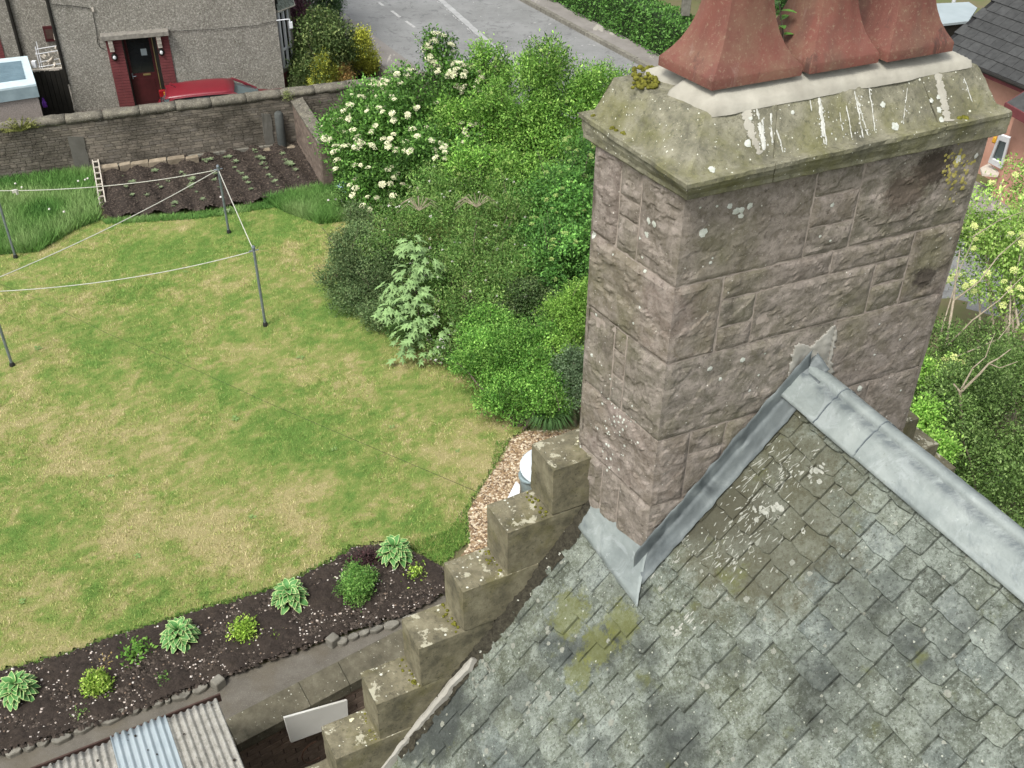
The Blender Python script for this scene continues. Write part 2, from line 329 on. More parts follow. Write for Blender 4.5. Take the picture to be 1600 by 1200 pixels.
# ------------------------------------------------------------ object helpers
WM = {}
def tag(o, label=None, cat=None, group=None, kind=None):
    if label: o['label'] = label
    if cat: o['category'] = cat
    if group: o['group'] = group
    if kind: o['kind'] = kind
    return o
def empty(name, loc, label, cat, group=None, rz=0):
    o = bpy.data.objects.new(name, None); COL.objects.link(o)
    o.empty_display_size = .1
    M = Matrix.Translation(Vector(loc)) @ Matrix.Rotation(rz, 4, 'Z'); o.matrix_world = M; WM[o] = M
    return tag(o, label, cat, group)
def link(name, me, parent=None, M=None):
    o = bpy.data.objects.new(name, me); COL.objects.link(o); M = M or Matrix.Identity(4)
    if parent:
        o.parent = parent; o.matrix_parent_inverse = WM[parent].inverted()
    o.matrix_basis = M; WM[o] = M
    return o
class MB:
    def __init__(s): s.v = []; s.f = []; s.mi = []; s.c = []; s.cm = 0; s.cc = None
    def add(s, vs, fs, mi=0, col=None):
        k = len(s.v); s.v += [tuple(x) for x in vs]; s.f += [tuple(i+k for i in f) for f in fs]; s.mi += [mi]*len(fs)
        if col is not None: s.cc = True
        s.c += [col or (1, 1, 1)]*len(vs); return s
    def box(s, c, dx, dy, dz, X=None, Y=None, Z=None, mi=0, taper=1, col=None):
        c = Vector(c); X = (X or V(1, 0, 0)).normalized(); Y = (Y or V(0, 0, 1).cross(X)).normalized(); Z = (Z or X.cross(Y)).normalized()
        vs = []
        for k in (-1, 1):
            t = 1 if k < 0 else taper
            for i, j in ((-1, -1), (1, -1), (1, 1), (-1, 1)): vs.append(c+X*(i*dx/2*t)+Y*(j*dy/2*t)+Z*(k*dz/2))
        return s.add(vs, [(0, 3, 2, 1), (4, 5, 6, 7), (0, 1, 5, 4), (1, 2, 6, 5), (2, 3, 7, 6), (3, 0, 4, 7)], mi, col)
    def tube(s, pts, r, n=6, mi=0, cap=True):
        pts = [Vector(p) for p in pts]; rs = r if isinstance(r, (list, tuple)) else [r]*len(pts); vs = []; fs = []
        prev = None
        for i, p in enumerate(pts):
            d = (pts[min(i+1, len(pts)-1)]-pts[max(i-1, 0)]).normalized()
            a = d.cross(V(0, 0, 1)) if abs(d.z) < .95 else d.cross(V(1, 0, 0))
            if prev is not None:
                a2 = prev - d*prev.dot(d)
                if a2.length > 1e-4: a = a2
            a.normalize(); bb = d.cross(a); prev = a
            for k in range(n): vs.append(p+(a*cos(2*pi*k/n)+bb*sin(2*pi*k/n))*rs[i])
        for i in range(len(pts)-1):
            for k in range(n): fs.append((i*n+k, i*n+(k+1) % n, (i+1)*n+(k+1) % n, (i+1)*n+k))
        if cap: fs.append(tuple(range(n-1, -1, -1))); fs.append(tuple((len(pts)-1)*n+k for k in range(n)))
        return s.add(vs, fs, mi)
    def lathe(s, c, prof, n=20, mi=0, sx=1, sy=1, rz=0):
        c = Vector(c); vs = []; fs = []
        for r, z in prof:
            for k in range(n):
                a = 2*pi*k/n+rz; vs.append(c+V(r*cos(a)*sx, r*sin(a)*sy, z))
        m = len(prof)
        for i in range(m-1):
            for k in range(n): fs.append((i*n+k, i*n+(k+1) % n, (i+1)*n+(k+1) % n, (i+1)*n+k))
        fs.append(tuple(range(n-1, -1, -1))); fs.append(tuple((m-1)*n+k for k in range(n)))
        return s.add(vs, fs, mi)
    def poly(s, pts, depth, nrm=V(0, 0, 1), mi=0, col=None):
        """prism: pts = outline of the top face, extruded down by depth"""
        n = len(pts); vs = [Vector(p) for p in pts]+[Vector(p)-nrm*depth for p in pts]
        fs = [tuple(range(n)), tuple(range(2*n-1, n-1, -1))]+[(i, i+n, (i+1) % n+n, (i+1) % n) for i in range(n)]
        return s.add(vs, fs, mi, col)
    def build(s, name, mats, parent=None, smooth=False, loc=None, M=None):
        if not isinstance(mats, (list, tuple)): mats = [mats]
        if loc is None and parent is None and M is None:
            a = np.array(s.v); loc = Vector(((a[:, 0].min()+a[:, 0].max())/2, (a[:, 1].min()+a[:, 1].max())/2, a[:, 2].min()))
        vs = [(x-loc.x, y-loc.y, z-loc.z) for x, y, z in s.v] if loc is not None else s.v
        me = bpy.data.meshes.new(name); me.from_pydata(vs, [], s.f)
        for m in mats: me.materials.append(MATS[m])
        if len(mats) > 1: me.polygons.foreach_set('material_index', s.mi)
        if s.cc:
            at = me.color_attributes.new('col', 'FLOAT_COLOR', 'POINT')
            at.data.foreach_set('color', np.array([(*c, 1) for c in s.c], dtype=np.float32).ravel())
        if smooth: me.polygons.foreach_set('use_smooth', [True]*len(me.polygons))
        me.update()
        return link(name, me, parent, M or (Matrix.Translation(loc) if loc is not None else None))
def npmesh(name, verts, faces_n, mat, parent=None, col=None, loc=None, extra=None):
    """verts (N,3) array, every faces_n verts make one face"""
    verts = np.asarray(verts, dtype=np.float32)
    if loc is not None: verts = verts-np.array(loc, dtype=np.float32)
    me = bpy.data.meshes.new(name); n = len(verts); nf = n//faces_n
    me.vertices.add(n); me.vertices.foreach_set('co', verts.ravel())
    me.loops.add(n); me.loops.foreach_set('vertex_index', np.arange(n, dtype=np.int32))
    me.polygons.add(nf); me.polygons.foreach_set('loop_start', np.arange(nf, dtype=np.int32)*faces_n)
    me.polygons.foreach_set('loop_total', np.full(nf, faces_n, dtype=np.int32))
    me.update(calc_edges=True)
    me.materials.append(MATS[mat])
    if col is not None:
        at = me.color_attributes.new('col', 'FLOAT_COLOR', 'POINT')
        cc = np.ones((n, 4), dtype=np.float32); cc[:, :3] = np.repeat(col, faces_n, axis=0); at.data.foreach_set('color', cc.ravel())
    return link(name, me, parent, Matrix.Translation(Vector(loc)) if loc is not None else None)
def bevel(o, wd=.01, seg=2):
    m = o.modifiers.new('bevel', 'BEVEL'); m.width = wd; m.segments = seg; m.limit_method = 'ANGLE'; return o
def nz(p, sc=1.0, o=0.0): return noise.noise(Vector(p)*sc+Vector((o, o*.7, -o)))
def fb(p, sc=1.0, o=0.0, oct=4):
    v = 0; a = .5; q = Vector(p)*sc+Vector((o, o*.7, -o))
    for _ in range(oct): v += a*noise.noise(q); q = q*2.03; a *= .55
    return v
def sheet(name, pts, z, mat, label=None):
    m = MB(); m.add([(p[0], p[1], z) for p in pts], [tuple(range(len(pts)))])
    o = m.build(name, mat); o['kind'] = 'structure'; return o
def inpoly(xs, ys, poly):
    ins = np.zeros(len(xs), bool); n = len(poly)
    for i in range(n):
        x1, y1 = poly[i][0], poly[i][1]; x2, y2 = poly[(i+1) % n][0], poly[(i+1) % n][1]
        cnd = ((y1 > ys) != (y2 > ys)); xi = (x2-x1)*(ys-y1)/((y2-y1) if y2 != y1 else 1e-9)+x1
        ins ^= cnd & (xs < xi)
    return ins

# ============================================================ SETTING: ground sheets
lc0 = G(345, 1128, .8); lc1 = G(640, 975, .8); ldx = lc1-lc0; ldx.z = 0; lL = ldx.length; ldx.normalize(); lnn = V(ldx.y, -ldx.x, 0)
if lnn.y > 0: lnn = -lnn
def LQ(x, z, off=0): return V(lc0.x, lc0.y, 0)+ldx*x+lnn*off+V(0, 0, z)
YD = -.95; YH = [LQ(.0, 0, .20), LQ(.0, 0, 3.6), LQ(lL+1.5, 0, 3.6), LQ(lL+1.5, 0, .20)]
m = MB(); _o = [V(-300, 300, 0), V(-300, -300, 0), V(300, -300, 0), V(300, 300, 0)]
m.add([p+V(0, 0, -.02) for p in _o+YH], [(0, 1, 5, 4), (1, 2, 6, 5), (2, 3, 7, 6), (3, 0, 4, 7)]); o = m.build('ground', 'ground_mat'); o['kind'] = 'structure'
m = MB(); m.add([p+V(0, 0, YD) for p in YH]+[p+V(0, 0, -.021) for p in YH], [(0, 1, 2, 3), (1, 5, 6, 2), (2, 6, 7, 3), (0, 4, 5, 1)]); o = m.build('sunken_yard', 'yard_dark'); o['kind'] = 'structure'
def GP(l, z=0): return [G(a, b, z) for a, b in l]
# value noise in numpy for the lawn
def vnoise(x, y, sc, seed):
    r = np.random.default_rng(seed).random((256, 256)); x = x*sc+50; y = y*sc+50
    xi = np.floor(x).astype(int); yi = np.floor(y).astype(int); fx = x-xi; fy = y-yi; fx = fx*fx*(3-2*fx); fy = fy*fy*(3-2*fy)
    g = lambda a, b_: r[a % 256, b_ % 256]
    return (g(xi, yi)*(1-fx)+g(xi+1, yi)*fx)*(1-fy)+(g(xi, yi+1)*(1-fx)+g(xi+1, yi+1)*fx)*fy
GREEN = [(110, 490, 110, 45, .5), (200, 540, 120, 40, .4), (330, 600, 90, 35, .4), (420, 650, 110, 50, .55), (520, 700, 90, 45, .5), (600, 760, 70, 60, .5), (700, 840, 70, 60, .8),
         (220, 390, 140, 35, .5), (420, 350, 90, 35, .5), (350, 395, 90, 28, .35), (120, 420, 120, 25, .3), (480, 480, 60, 60, .35), (600, 560, 60, 40, .3), (660, 640, 60, 30, .45),
         (60, 740, 90, 60, .3), (30, 860, 90, 70, .45), (170, 960, 120, 40, .25), (470, 870, 70, 40, .3), (330, 930, 90, 30, .3), (500, 330, 80, 20, .8), (560, 440, 30, 60, .4), (20, 600, 50, 60, .2), (90, 650, 60, 40, .2)]
STRAW = [(70, 400, 70, 25, .5), (300, 350, 60, 20, .3), (430, 400, 60, 35, .35), (130, 680, 130, 70, .45), (250, 820, 150, 60, .4), (520, 590, 90, 45, .35), (650, 580, 70, 40, .5), (700, 690, 90, 60, .45),
         (450, 780, 120, 50, .4), (280, 680, 90, 50, .3), (300, 560, 60, 25, .3), (120, 1010, 80, 25, .5), (560, 850, 60, 22, .4), (760, 740, 40, 40, .5), (540, 370, 40, 40, .5), (390, 870, 60, 30, .3), (60, 930, 60, 40, .3)]
_blobs = []
for L_, sg in ((GREEN, 1), (STRAW, -1)):
    for px, py, rx, ry, am in L_:
        c0 = G(px, py); ex = (G(px+rx, py)-c0).length; ey = (G(px, py+ry)-c0).length; _blobs.append((c0.x, c0.y, ex, ey, sg*am))
def lawnmix(x, y):
    v = .47+.3*(vnoise(x, y, .9, 1)-.5)+.4*(vnoise(x, y, 2.3, 2)-.5)+.4*(vnoise(x, y, 5, 3)-.5)+.45*(vnoise(x, y, 11, 4)-.5)+.4*(vnoise(x, y, 24, 5)-.5)
    for bx, by, ex, ey, am in _blobs:
        v += am*.42*np.exp(-(((x-bx)/ex)**2+((y-by)/ey)**2)*.9)
    return np.clip(v, 0, 1.1)
LAWN_PX = [(-160, 1120), (0, 1052), (100, 1026), (180, 996), (330, 950), (430, 921), (520, 877), (548, 858), (620, 848), (690, 888), (735, 850), (733, 800), (765, 745), (800, 690), (870, 640), (900, 560), (860, 420), (840, 300), (700, 250), (560, 262), (505, 300), (455, 310), (300, 333), (165, 343), (152, 322), (142, 262), (0, 278), (-160, 300)]
LAWN = GP(LAWN_PX)
def lawn_mesh():
    x0, x1, y0, y1 = -14, 3, 8, 27; st = .08; nx = int((x1-x0)/st); ny = int((y1-y0)/st)
    X, Y = np.meshgrid(np.linspace(x0, x1, nx), np.linspace(y0, y1, ny)); fx = X.ravel(); fy = Y.ravel()
    ins = inpoly(fx, fy, LAWN)
    v = lawnmix(fx, fy); z = .012+.03*(vnoise(fx, fy, 1.5, 9)-.5)*.5+.012*vnoise(fx, fy, 9, 10)
    vs = np.stack([fx, fy, z], 1); I = ins.reshape(ny, nx)
    ok = I[:-1, :-1] & I[1:, :-1] & I[:-1, 1:] & I[1:, 1:]; ii, jj = np.nonzero(ok); k = ii*nx+jj
    fs = np.stack([k, k+1, k+nx+1, k+nx], 1)
    used = np.unique(fs); remap = -np.ones(len(vs), int); remap[used] = np.arange(len(used)); fs = remap[fs]; vs = vs[used]; vv = v[used]
    me = bpy.data.meshes.new('lawn'); me.from_pydata(vs.tolist(), [], fs.tolist()); me.materials.append(MATS['lawn'])
    at = me.attributes.new('mixv', 'FLOAT', 'POINT'); at.data.foreach_set('value', vv.astype(np.float32)); me.polygons.foreach_set('use_smooth', [True]*len(me.polygons))
    o = link('lawn', me); o['kind'] = 'structure'
lawn_mesh()
def ramp_np(t, stops):
    t = np.clip(t, 0, 1); xs = [s[0] for s in stops]; return np.stack([np.interp(t, xs, [s[1][k] for s in stops]) for k in range(3)], 1)
LAWNRAMP = [(.0, hexc('#cbbf92')), (.3, hexc('#b1b26e')), (.55, hexc('#96a85b')), (1, hexc('#75994a'))]
def blades(name, poly, n, h, wd, colf, lean=.6, label=None, cat=None, z0=.01, seed=1, dens=None):
    r = np.random.default_rng(seed); P = np.array([(p[0], p[1]) for p in poly]); lo = P.min(0); hi = P.max(0)
    x = r.uniform(lo[0], hi[0], n*3); y = r.uniform(lo[1], hi[1], n*3); k = inpoly(x, y, poly)
    if dens is not None: k &= r.random(n*3) < dens(x, y)
    x = x[k][:n]; y = y[k][:n]; n = len(x)
    a = r.uniform(0, 2*pi, n); hh = h*r.uniform(.5, 1.2, n); le = r.uniform(0, lean, n)*hh; la = r.uniform(0, 2*pi, n)
    w_ = wd*r.uniform(.6, 1.3, n)/2
    v = np.zeros((n, 3, 3)); v[:, 0] = np.stack([x-np.cos(a)*w_, y-np.sin(a)*w_, np.full(n, z0)], 1); v[:, 1] = np.stack([x+np.cos(a)*w_, y+np.sin(a)*w_, np.full(n, z0)], 1)
    v[:, 2] = np.stack([x+np.cos(la)*le, y+np.sin(la)*le, z0+hh], 1)
    col = colf(x, y, r, n)
    loc = (float(x.mean()), float(y.mean()), 0)
    o = npmesh(name, v.reshape(-1, 3), 3, 'grass_blade', None, col, loc)
    tag(o, label, cat, kind='stuff'); return o
def lawncol(x, y, r, n):
    t = lawnmix(x, y)+r.normal(0, .22, n); c = ramp_np(t, LAWNRAMP); return c*r.uniform(.7, 1.2, (n, 1))
blades('lawn_grass', LAWN, 300000, .045, .012, lawncol, 1.2, 'short patchy green and straw coloured lawn grass', 'grass', seed=3)
def lushcol(x, y, r, n):
    t = vnoise(x, y, 1.4, 21); c = ramp_np(t, [(0, hexc('#4c7a38')), (.5, hexc('#6c974c')), (1, hexc('#9bb474'))]); return c*r.uniform(.6, 1.25, (n, 1))
blades('long_grass', GP([(-60, 410), (0, 400), (60, 395), (120, 360), (158, 345), (150, 322), (142, 262), (60, 268), (-60, 285)]), 60000, .26, .022, lushcol, .9, 'long lush green grass left of the ladder under the stone wall', 'grass', seed=4)
blades('long_grass', GP([(415, 318), (470, 305), (505, 298), (545, 280), (600, 270), (620, 310), (560, 345), (500, 352), (450, 335)]), 45000, .24, .02, lushcol, .9, 'tall green grass right of the vegetable plot beside the flowering shrub', 'grass', seed=5)
blades('long_grass', GP([(160, 345), (300, 336), (420, 318), (430, 326), (300, 345), (165, 352)]), 9000, .1, .016, lushcol, 1.0, 'ragged green grass edge along the front of the vegetable plot', 'grass', seed=6)
def edgecol(x, y, r, n): return ramp_np(r.random(n), [(0, hexc('#46702d')), (1, hexc('#7a9e48'))])*r.uniform(.7, 1.2, (n, 1))
blades('lawn_edge_grass', GP([(-80, 1085), (0, 1050), (100, 1024), (180, 993), (330, 946), (430, 917), (520, 873), (548, 852), (560, 862), (523, 887), (433, 930), (332, 960), (183, 1006), (103, 1034), (0, 1062), (-80, 1095)]), 15000, .085, .012, edgecol, 1.1, 'dark overhanging grass along the lawn edge above the flower bed', 'grass', seed=8)
blades('lawn_edge_grass', GP([(690, 885), (735, 845), (730, 800), (750, 765), (785, 720), (798, 690), (775, 690), (765, 740), (700, 830), (640, 850), (625, 850)]), 7000, .05, .013, edgecol, 1.2, 'green grass fringe between the lawn and the wood chip strip', 'grass', seed=9)
# flower bed soil
BED = GP([(-160, 1125), (0, 1056), (100, 1030), (180, 1000), (330, 955), (430, 926), (520, 882), (550, 862), (620, 852), (692, 892), (700, 930), (640, 962), (520, 1003), (430, 1035), (340, 1068), (200, 1122), (0, 1185), (-160, 1240)])
def ground_grid(name, poly, st, zf, mat):
    P = np.array([(p[0], p[1]) for p in poly]); lo = P.min(0); hi = P.max(0); nx = int((hi[0]-lo[0])/st)+2; ny = int((hi[1]-lo[1])/st)+2
    X, Y = np.meshgrid(np.linspace(lo[0], hi[0], nx), np.linspace(lo[1], hi[1], ny)); fx = X.ravel(); fy = Y.ravel(); I = inpoly(fx, fy, poly).reshape(ny, nx)
    z = zf(fx, fy); ok = I[:-1, :-1] & I[1:, :-1] & I[:-1, 1:] & I[1:, 1:]; ii, jj = np.nonzero(ok); k = ii*nx+jj
    fs = np.stack([k, k+1, k+nx+1, k+nx], 1); used = np.unique(fs); rm = -np.ones(nx*ny, int); rm[used] = np.arange(len(used))
    vs = np.stack([fx, fy, z], 1)[used]; me = bpy.data.meshes.new(name); me.from_pydata(vs.tolist(), [], rm[fs].tolist()); me.materials.append(MATS[mat])
    me.polygons.foreach_set('use_smooth', [True]*len(me.polygons)); o = link(name, me); o['kind'] = 'structure'; return o
ground_grid('flower_bed_soil', BED, .035, lambda x, y: .03+.05*vnoise(x, y, 4, 31)+.05*vnoise(x, y, 13, 32)+.03*vnoise(x, y, 27, 33), 'soil')
VEG = GP([(150, 262), (235, 257), (310, 250), (462, 226), (510, 300), (455, 314), (300, 336), (163, 346)])
wd_ = (G(465, 232)-G(160, 268)); wd_.z = 0; wd_.normalize(); wn_ = V(-wd_.y, wd_.x, 0)
rowd = (G(480, 290)-G(440, 235)); rowd.z = 0; rowd.normalize(); rowp = V(-rowd.y, rowd.x, 0)
def vegz(x, y):
    d = x*rowp.x+y*rowp.y
    return .03+.10*(.5+.5*np.sin(d*2*pi/.58))+.05*vnoise(x, y, 6, 41)+.05*vnoise(x, y, 17, 42)
ground_grid('vegetable_plot_soil', VEG, .05, vegz, 'soil')
def pebbles(name, poly, n, smin, smax, cols, z, label, mat='chips', seed=2, dens=None, flat=.5):
    r = np.random.default_rng(seed); P = np.array([(p[0], p[1]) for p in poly]); lo = P.min(0); hi = P.max(0)
    x = r.uniform(lo[0], hi[0], n*4); y = r.uniform(lo[1], hi[1], n*4); k = inpoly(x, y, poly)
    x = x[k][:n]; y = y[k][:n]; n = len(x); s = r.uniform(smin, smax, n); zz = z(x, y) if callable(z) else np.full(n, z)
    o8 = np.array([(1, 0, 0), (0, 1, 0), (-1, 0, 0), (0, -1, 0), (0, 0, 1)], float)
    a = r.uniform(0, 2*pi, n); el = r.uniform(.5, 1.3, n); tl = r.uniform(-.5, .5, n); v = np.zeros((n, 5, 3))
    for i in range(5):
        lx = o8[i, 0]*s; ly = o8[i, 1]*s*el; v[:, i, 0] = x+lx*np.cos(a)-ly*np.sin(a); v[:, i, 1] = y+lx*np.sin(a)+ly*np.cos(a); v[:, i, 2] = zz+o8[i, 2]*s*flat+lx*tl*.5
    tr = v[:, [0, 1, 4, 1, 2, 4, 2, 3, 4, 3, 0, 4]].reshape(-1, 3)
    cc = np.array(cols)[r.integers(0, len(cols), n)]*r.uniform(.75, 1.15, (n, 1)); cc = np.repeat(cc, 4, axis=0)
    o = npmesh(name, tr, 3, mat, None, cc, (float(x.mean()), float(y.mean()), 0)); tag(o, label, 'pebbles', kind='stuff'); return o
pebbles('bed_pebbles', BED, 1500, .006, .02, [hexc('#b9aea4'), hexc('#8d8278'), hexc('#cfc8bf'), hexc('#7a6a5c')], .095, 'scattered pale stones in the dark flower bed soil', seed=12)
pebbles('soil_clods', BED, 9000, .015, .045, [hexc('#35302b'), hexc('#443d37'), hexc('#504841')], .075, 'crumbly brown clods across the flower bed', seed=13)
pebbles('soil_clods', VEG, 9000, .012, .035, [hexc('#35302b'), hexc('#453e38'), hexc('#544b43')], vegz, 'crumbly brown clods across the vegetable plot', seed=14)
CHIP = GP([(798, 688), (820, 675), (910, 672), (960, 700), (1000, 900), (830, 960), (700, 900), (735, 850), (732, 800), (765, 745)])
sheet('wood_chip_bed', CHIP, .018, 'wood_chip')
pebbles('wood_chips', CHIP, 15000, .012, .035, [hexc('#b3a288'), hexc('#978162'), hexc('#7f6a52'), hexc('#c4b79f'), hexc('#675646')], .02, 'tan wood chips spread around the dustbin', seed=15, flat=.3)
# garden path
sheet('garden_path', GP([(-200, 1330), (-160, 1235), (0, 1180), (200, 1118), (340, 1064), (430, 1031), (520, 1000), (640, 958), (705, 925), (760, 930)])+[LQ(lL+.6, 0, .1), LQ(.01, 0, .1), LQ(-.01, 0, 3.6), LQ(-1.8, 0, 3.6)], .006, 'garden_path_mat')

# ============================================================ road beyond
rdA = G(622, 88); rdB = G(527, 18); rd = (rdB-rdA); rd.z = 0; rd.normalize()
kA = G(1005, 105); kB = G(810, 0); kd = (kB-kA); kd.z = 0; kd.normalize()
def lp(P, d, t): return P+d*t
sheet('road', [lp(rdA, rd, -14), lp(kA, kd, -21), lp(kA, kd, 60), lp(rdA, rd, 60)], .0, 'asphalt')
kn = V(kd.y, -kd.x, 0)   # away from road, to the right
if kn.x < 0: kn = -kn
m = MB()
hb = G(1005, 84); hw = (hb-kA).dot(kn)
m.poly([lp(kA, kd, -21)+kn*.14+V(0, 0, .1), lp(kA, kd, 60)+kn*.14+V(0, 0, .1), lp(kA, kd, 60)+kn*2.4+V(0, 0, .1), lp(kA, kd, -21)+kn*2.4+V(0, 0, .1)][::-1], .2); o = m.build('pavement', 'pavement_mat'); o['kind'] = 'structure'
rn = V(rd.y, -rd.x, 0)
if rn.x > 0: rn = -rn
m = MB(); m.poly([lp(rdA, rd, -3)+V(0, 0, .1), lp(rdA, rd, 60)+V(0, 0, .1), lp(rdA, rd, 60)+rn*1.15+V(0, 0, .1), lp(rdA, rd, -3)+rn*1.15+V(0, 0, .1)], .2); o = m.build('pavement', 'pavement_mat'); o['kind'] = 'structure'
kerb = empty('kerb', kA, 'long grey stone kerb on the far side of the road', 'kerb')
kme = None
for i in range(-22, 30):
    P = lp(kA, kd, i*.9); jit = Matrix.Rotation(atan2(kd.y, kd.x), 4, 'Z')
    if kme is None:
        mm = MB(); mm.box((0, 0, 0), .885, .14, .22); o = mm.build('kerb_stone', 'grey_stone', kerb, M=Matrix.Translation(P+kn*.07+V(0, 0, .015)) @ jit); kme = o.data
    else: link('kerb_stone', kme, kerb, Matrix.Translation(P+kn*.07+V(0, 0, .015+random.uniform(-.006, .006))) @ jit)
m = MB()
for a, b_ in (((592, 4), (599, 9)), ((612, 17), (625, 27)), ((634, 33), (648, 43)), ((572, -11), (579, -6))):
    A = G(*a); B = G(*b_); d = (B-A).normalized(); s_ = V(-d.y, d.x, 0)*.05
    m.add([A+s_+V(0, 0, .005), A-s_+V(0, 0, .005), B-s_+V(0, 0, .005), B+s_+V(0, 0, .005)], [(0, 1, 2, 3)])
o = m.build('lane_marking', 'road_paint'); o['kind'] = 'structure'
m = MB(); A = G(682, -6); B = G(880, 172); d = (B-A).normalized(); s_ = V(-d.y, d.x, 0)
N_ = 60
vs = []
for i in range(N_+1):
    P = A.lerp(B, i/N_); j = .02*random.uniform(-1, 1); vs += [P+s_*(.11+j)+V(0, 0, .005), P-s_*(.09+j)+V(0, 0, .005)]
m.add(vs, [(2*i, 2*i+1, 2*i+3, 2*i+2) for i in range(N_)]); o = m.build('centre_seam', 'seam_grey'); o['kind'] = 'structure'
m = MB()
for i in range(70):
    P = A.lerp(B, random.random())-s_*random.uniform(.12, .16); t_ = random.uniform(.03, .12)
    m.add([P+d*t_+V(0, 0, .006), P+d*t_-s_*.035+V(0, 0, .006), P-s_*.035+V(0, 0, .006), P+V(0, 0, .006)], [(0, 1, 2, 3)])
for i in range(26):
    P = lp(kA, kd, random.uniform(0, 9))-kn*random.uniform(.2, 3); t_ = random.uniform(.03, .1)
    q = V(cos(i), sin(i), 0)*t_; q2 = V(-q.y, q.x, 0)*.4; m.add([P+q+V(0, 0, .006), P+q2+V(0, 0, .006), P-q+V(0, 0, .006), P-q2+V(0, 0, .006)], [(0, 1, 2, 3)])
o = m.build('worn_paint_flecks', 'road_paint'); tag(o, 'worn white paint flecks along the road centre', 'road marking', kind='stuff')
# neighbour yard and front garden
sheet('neighbour_yard', [G(-200, 215), G(150, 185), G(450, 152), G(452, 110), G(430, 0), G(-200, 0)], -.012, 'yard_mat')
sheet('front_garden_soil', [G(449, 152), G(640, 140), G(612, 98), G(530, 30), G(440, 0), G(440, 80)], -.008, 'soil')
# right-hand road glimpsed behind the tree
sheet('side_road', [V(9.2, 18.6, 0), V(16, 15, 0), V(24, 26, 0), V(13.5, 27.5, 0)], .004, 'asphalt')
exec_after = []
# ============================================================ THE STONE HOUSE (chimney, slated roof, crow-stepped gable)
apex = V(1.9253, 5.723, 7.87); vd = V(cos(radians(-62.2)), sin(radians(-62.2)), 0); ub = V(-vd.y, vd.x, 0)
sdn = (V(.939, 5.29, 6.60)-apex); sdn = (sdn-vd*sdn.dot(vd)).normalized()      # down the slope
rn_ = vd.cross(sdn); rn_ = rn_ if rn_.z > 0 else -rn_
def RP(v, D, h=0.0): return apex+vd*v+sdn*D+rn_*h           # point on near slope
SL = hypot(sdn.dot(ub), 0); cosP = abs(sdn.dot(ub)); sinP = abs(sdn.z)
EAVE = 5.6
house = empty('stone_house', V(apex.x, apex.y, 0), 'stone house seen from above with slated roof, crow-stepped gable and pink stone chimney', 'house')
def HP(u, v, z): return V(apex.x, apex.y, 0)+ub*u+vd*v+V(0, 0, z)
# walls and roof deck
m = MB(); zE = 7.87-EAVE*sinP; uE = EAVE*cosP
m.add([HP(-uE+.1, -.72, 0), HP(uE-.1, -.72, 0), HP(uE-.1, -.72, zE), HP(0, -.72, 7.72), HP(-uE+.1, -.72, zE), HP(-uE+.1, 7, 0), HP(uE-.1, 7, 0), HP(uE-.1, 7, zE), HP(0, 7, 7.72), HP(-uE+.1, 7, zE)],
      [(0, 1, 2, 3, 4), (9, 8, 7, 6, 5), (0, 4, 9, 5), (1, 6, 7, 2)])
m.build('wall', 'pink_sandstone', house)
sdr = V(-sdn.x+2*0, 0, 0); sdr = (-ub*sdn.dot(ub)); sdr = V(sdr.x, sdr.y, sdn.z)
m = MB()
def slab(sd_, mb):
    a = [apex+vd*-.70+V(0, 0, -.085), apex+vd*7.2+V(0, 0, -.085), apex+vd*7.2+sd_*EAVE+V(0, 0, -.085), apex+vd*-.70+sd_*EAVE+V(0, 0, -.085)]
    mb.poly(a, .06)
slab(sdn, m); slab(sdr, m)
roof = m.build('roof', 'slate_gap', house)
# chimney frame
CN = V(.925, 5.284, 0); CR = V(2.848, 6.128, 0); CLp = V(.48, 5.951, 0)
uu = (CR-CN).normalized(); ww = (CLp-CN).normalized(); LA = (CR-CN).length; LB = (CLp-CN).length
nR = V(uu.y, -uu.x, 0); nL = V(-ww.y, ww.x, 0)
def CP(a, b_, z): return CN+uu*a+ww*b_+V(0, 0, z)
def chimface(px, py): return onplane(px, py, CN, nR)
# slates ------------------------------------------------------------
def slate_mesh(i):
    r = random.Random(i*13+5)
    out = [(-.5, 1.0), (-.5, .4), (-.5+r.uniform(0, .01), .05+.06*r.random())]
    k = 4
    cl = r.choice([.0, .0, .015, .05]); cr_ = r.choice([.0, .0, .015, .05]); drop = r.uniform(-.02, .02)
    for j in range(k+1):
        x = -.485+.97*j/k; y = r.uniform(-.02, .025)+drop*x
        if j == 0: y += cl
        if j == k: y += cr_
        out.append((x, y))
    out += [(.5-r.uniform(0, .02), .14), (.5, .5), (.5, 1.0)]
    th = .022
    vs = [(x, y, 0) for x, y in out]; ins = [((x*.96), (y-.5)*.97+.5, th*r.uniform(.75, 1.25)) for x, y in out]; n = len(out)
    me = bpy.data.meshes.new('slate'); me.from_pydata(vs+ins, [], [tuple(range(n, 2*n))[::-1]]+[(j, (j+1) % n, n+(j+1) % n, n+j)[::-1] for j in range(n)])
    me.materials.append(MATS['slate']); me.update(); return me
SM = [slate_mesh(i) for i in range(14)]
SMY = []
for me in SM[:5]:
    c = me.copy(); at = c.attributes.new('yellow', 'FLOAT', 'POINT'); at.data.foreach_set('value', [1.0]*len(c.vertices)); SMY.append(c)
YEL = [(965, 985), (985, 1010), (935, 1000), (950, 940), (1000, 968), (870, 955)]
slates = []
rr = random.Random(4)
D = .17; row = 0
while D < EAVE+.1:
    t = min(1, D/3.2); e = .142+.080*t; v = -.76+rr.uniform(0, .12)
    while v < 7.0:
        wdt = rr.uniform(.15, .24)*(1+.22*t)
        slates.append((v+wdt/2, D, wdt, e, row)); v += wdt+.004
    D += e*rr.uniform(.96, 1.04); row += 1
ux_ = vd; uy_ = -sdn
HOFF = -.046
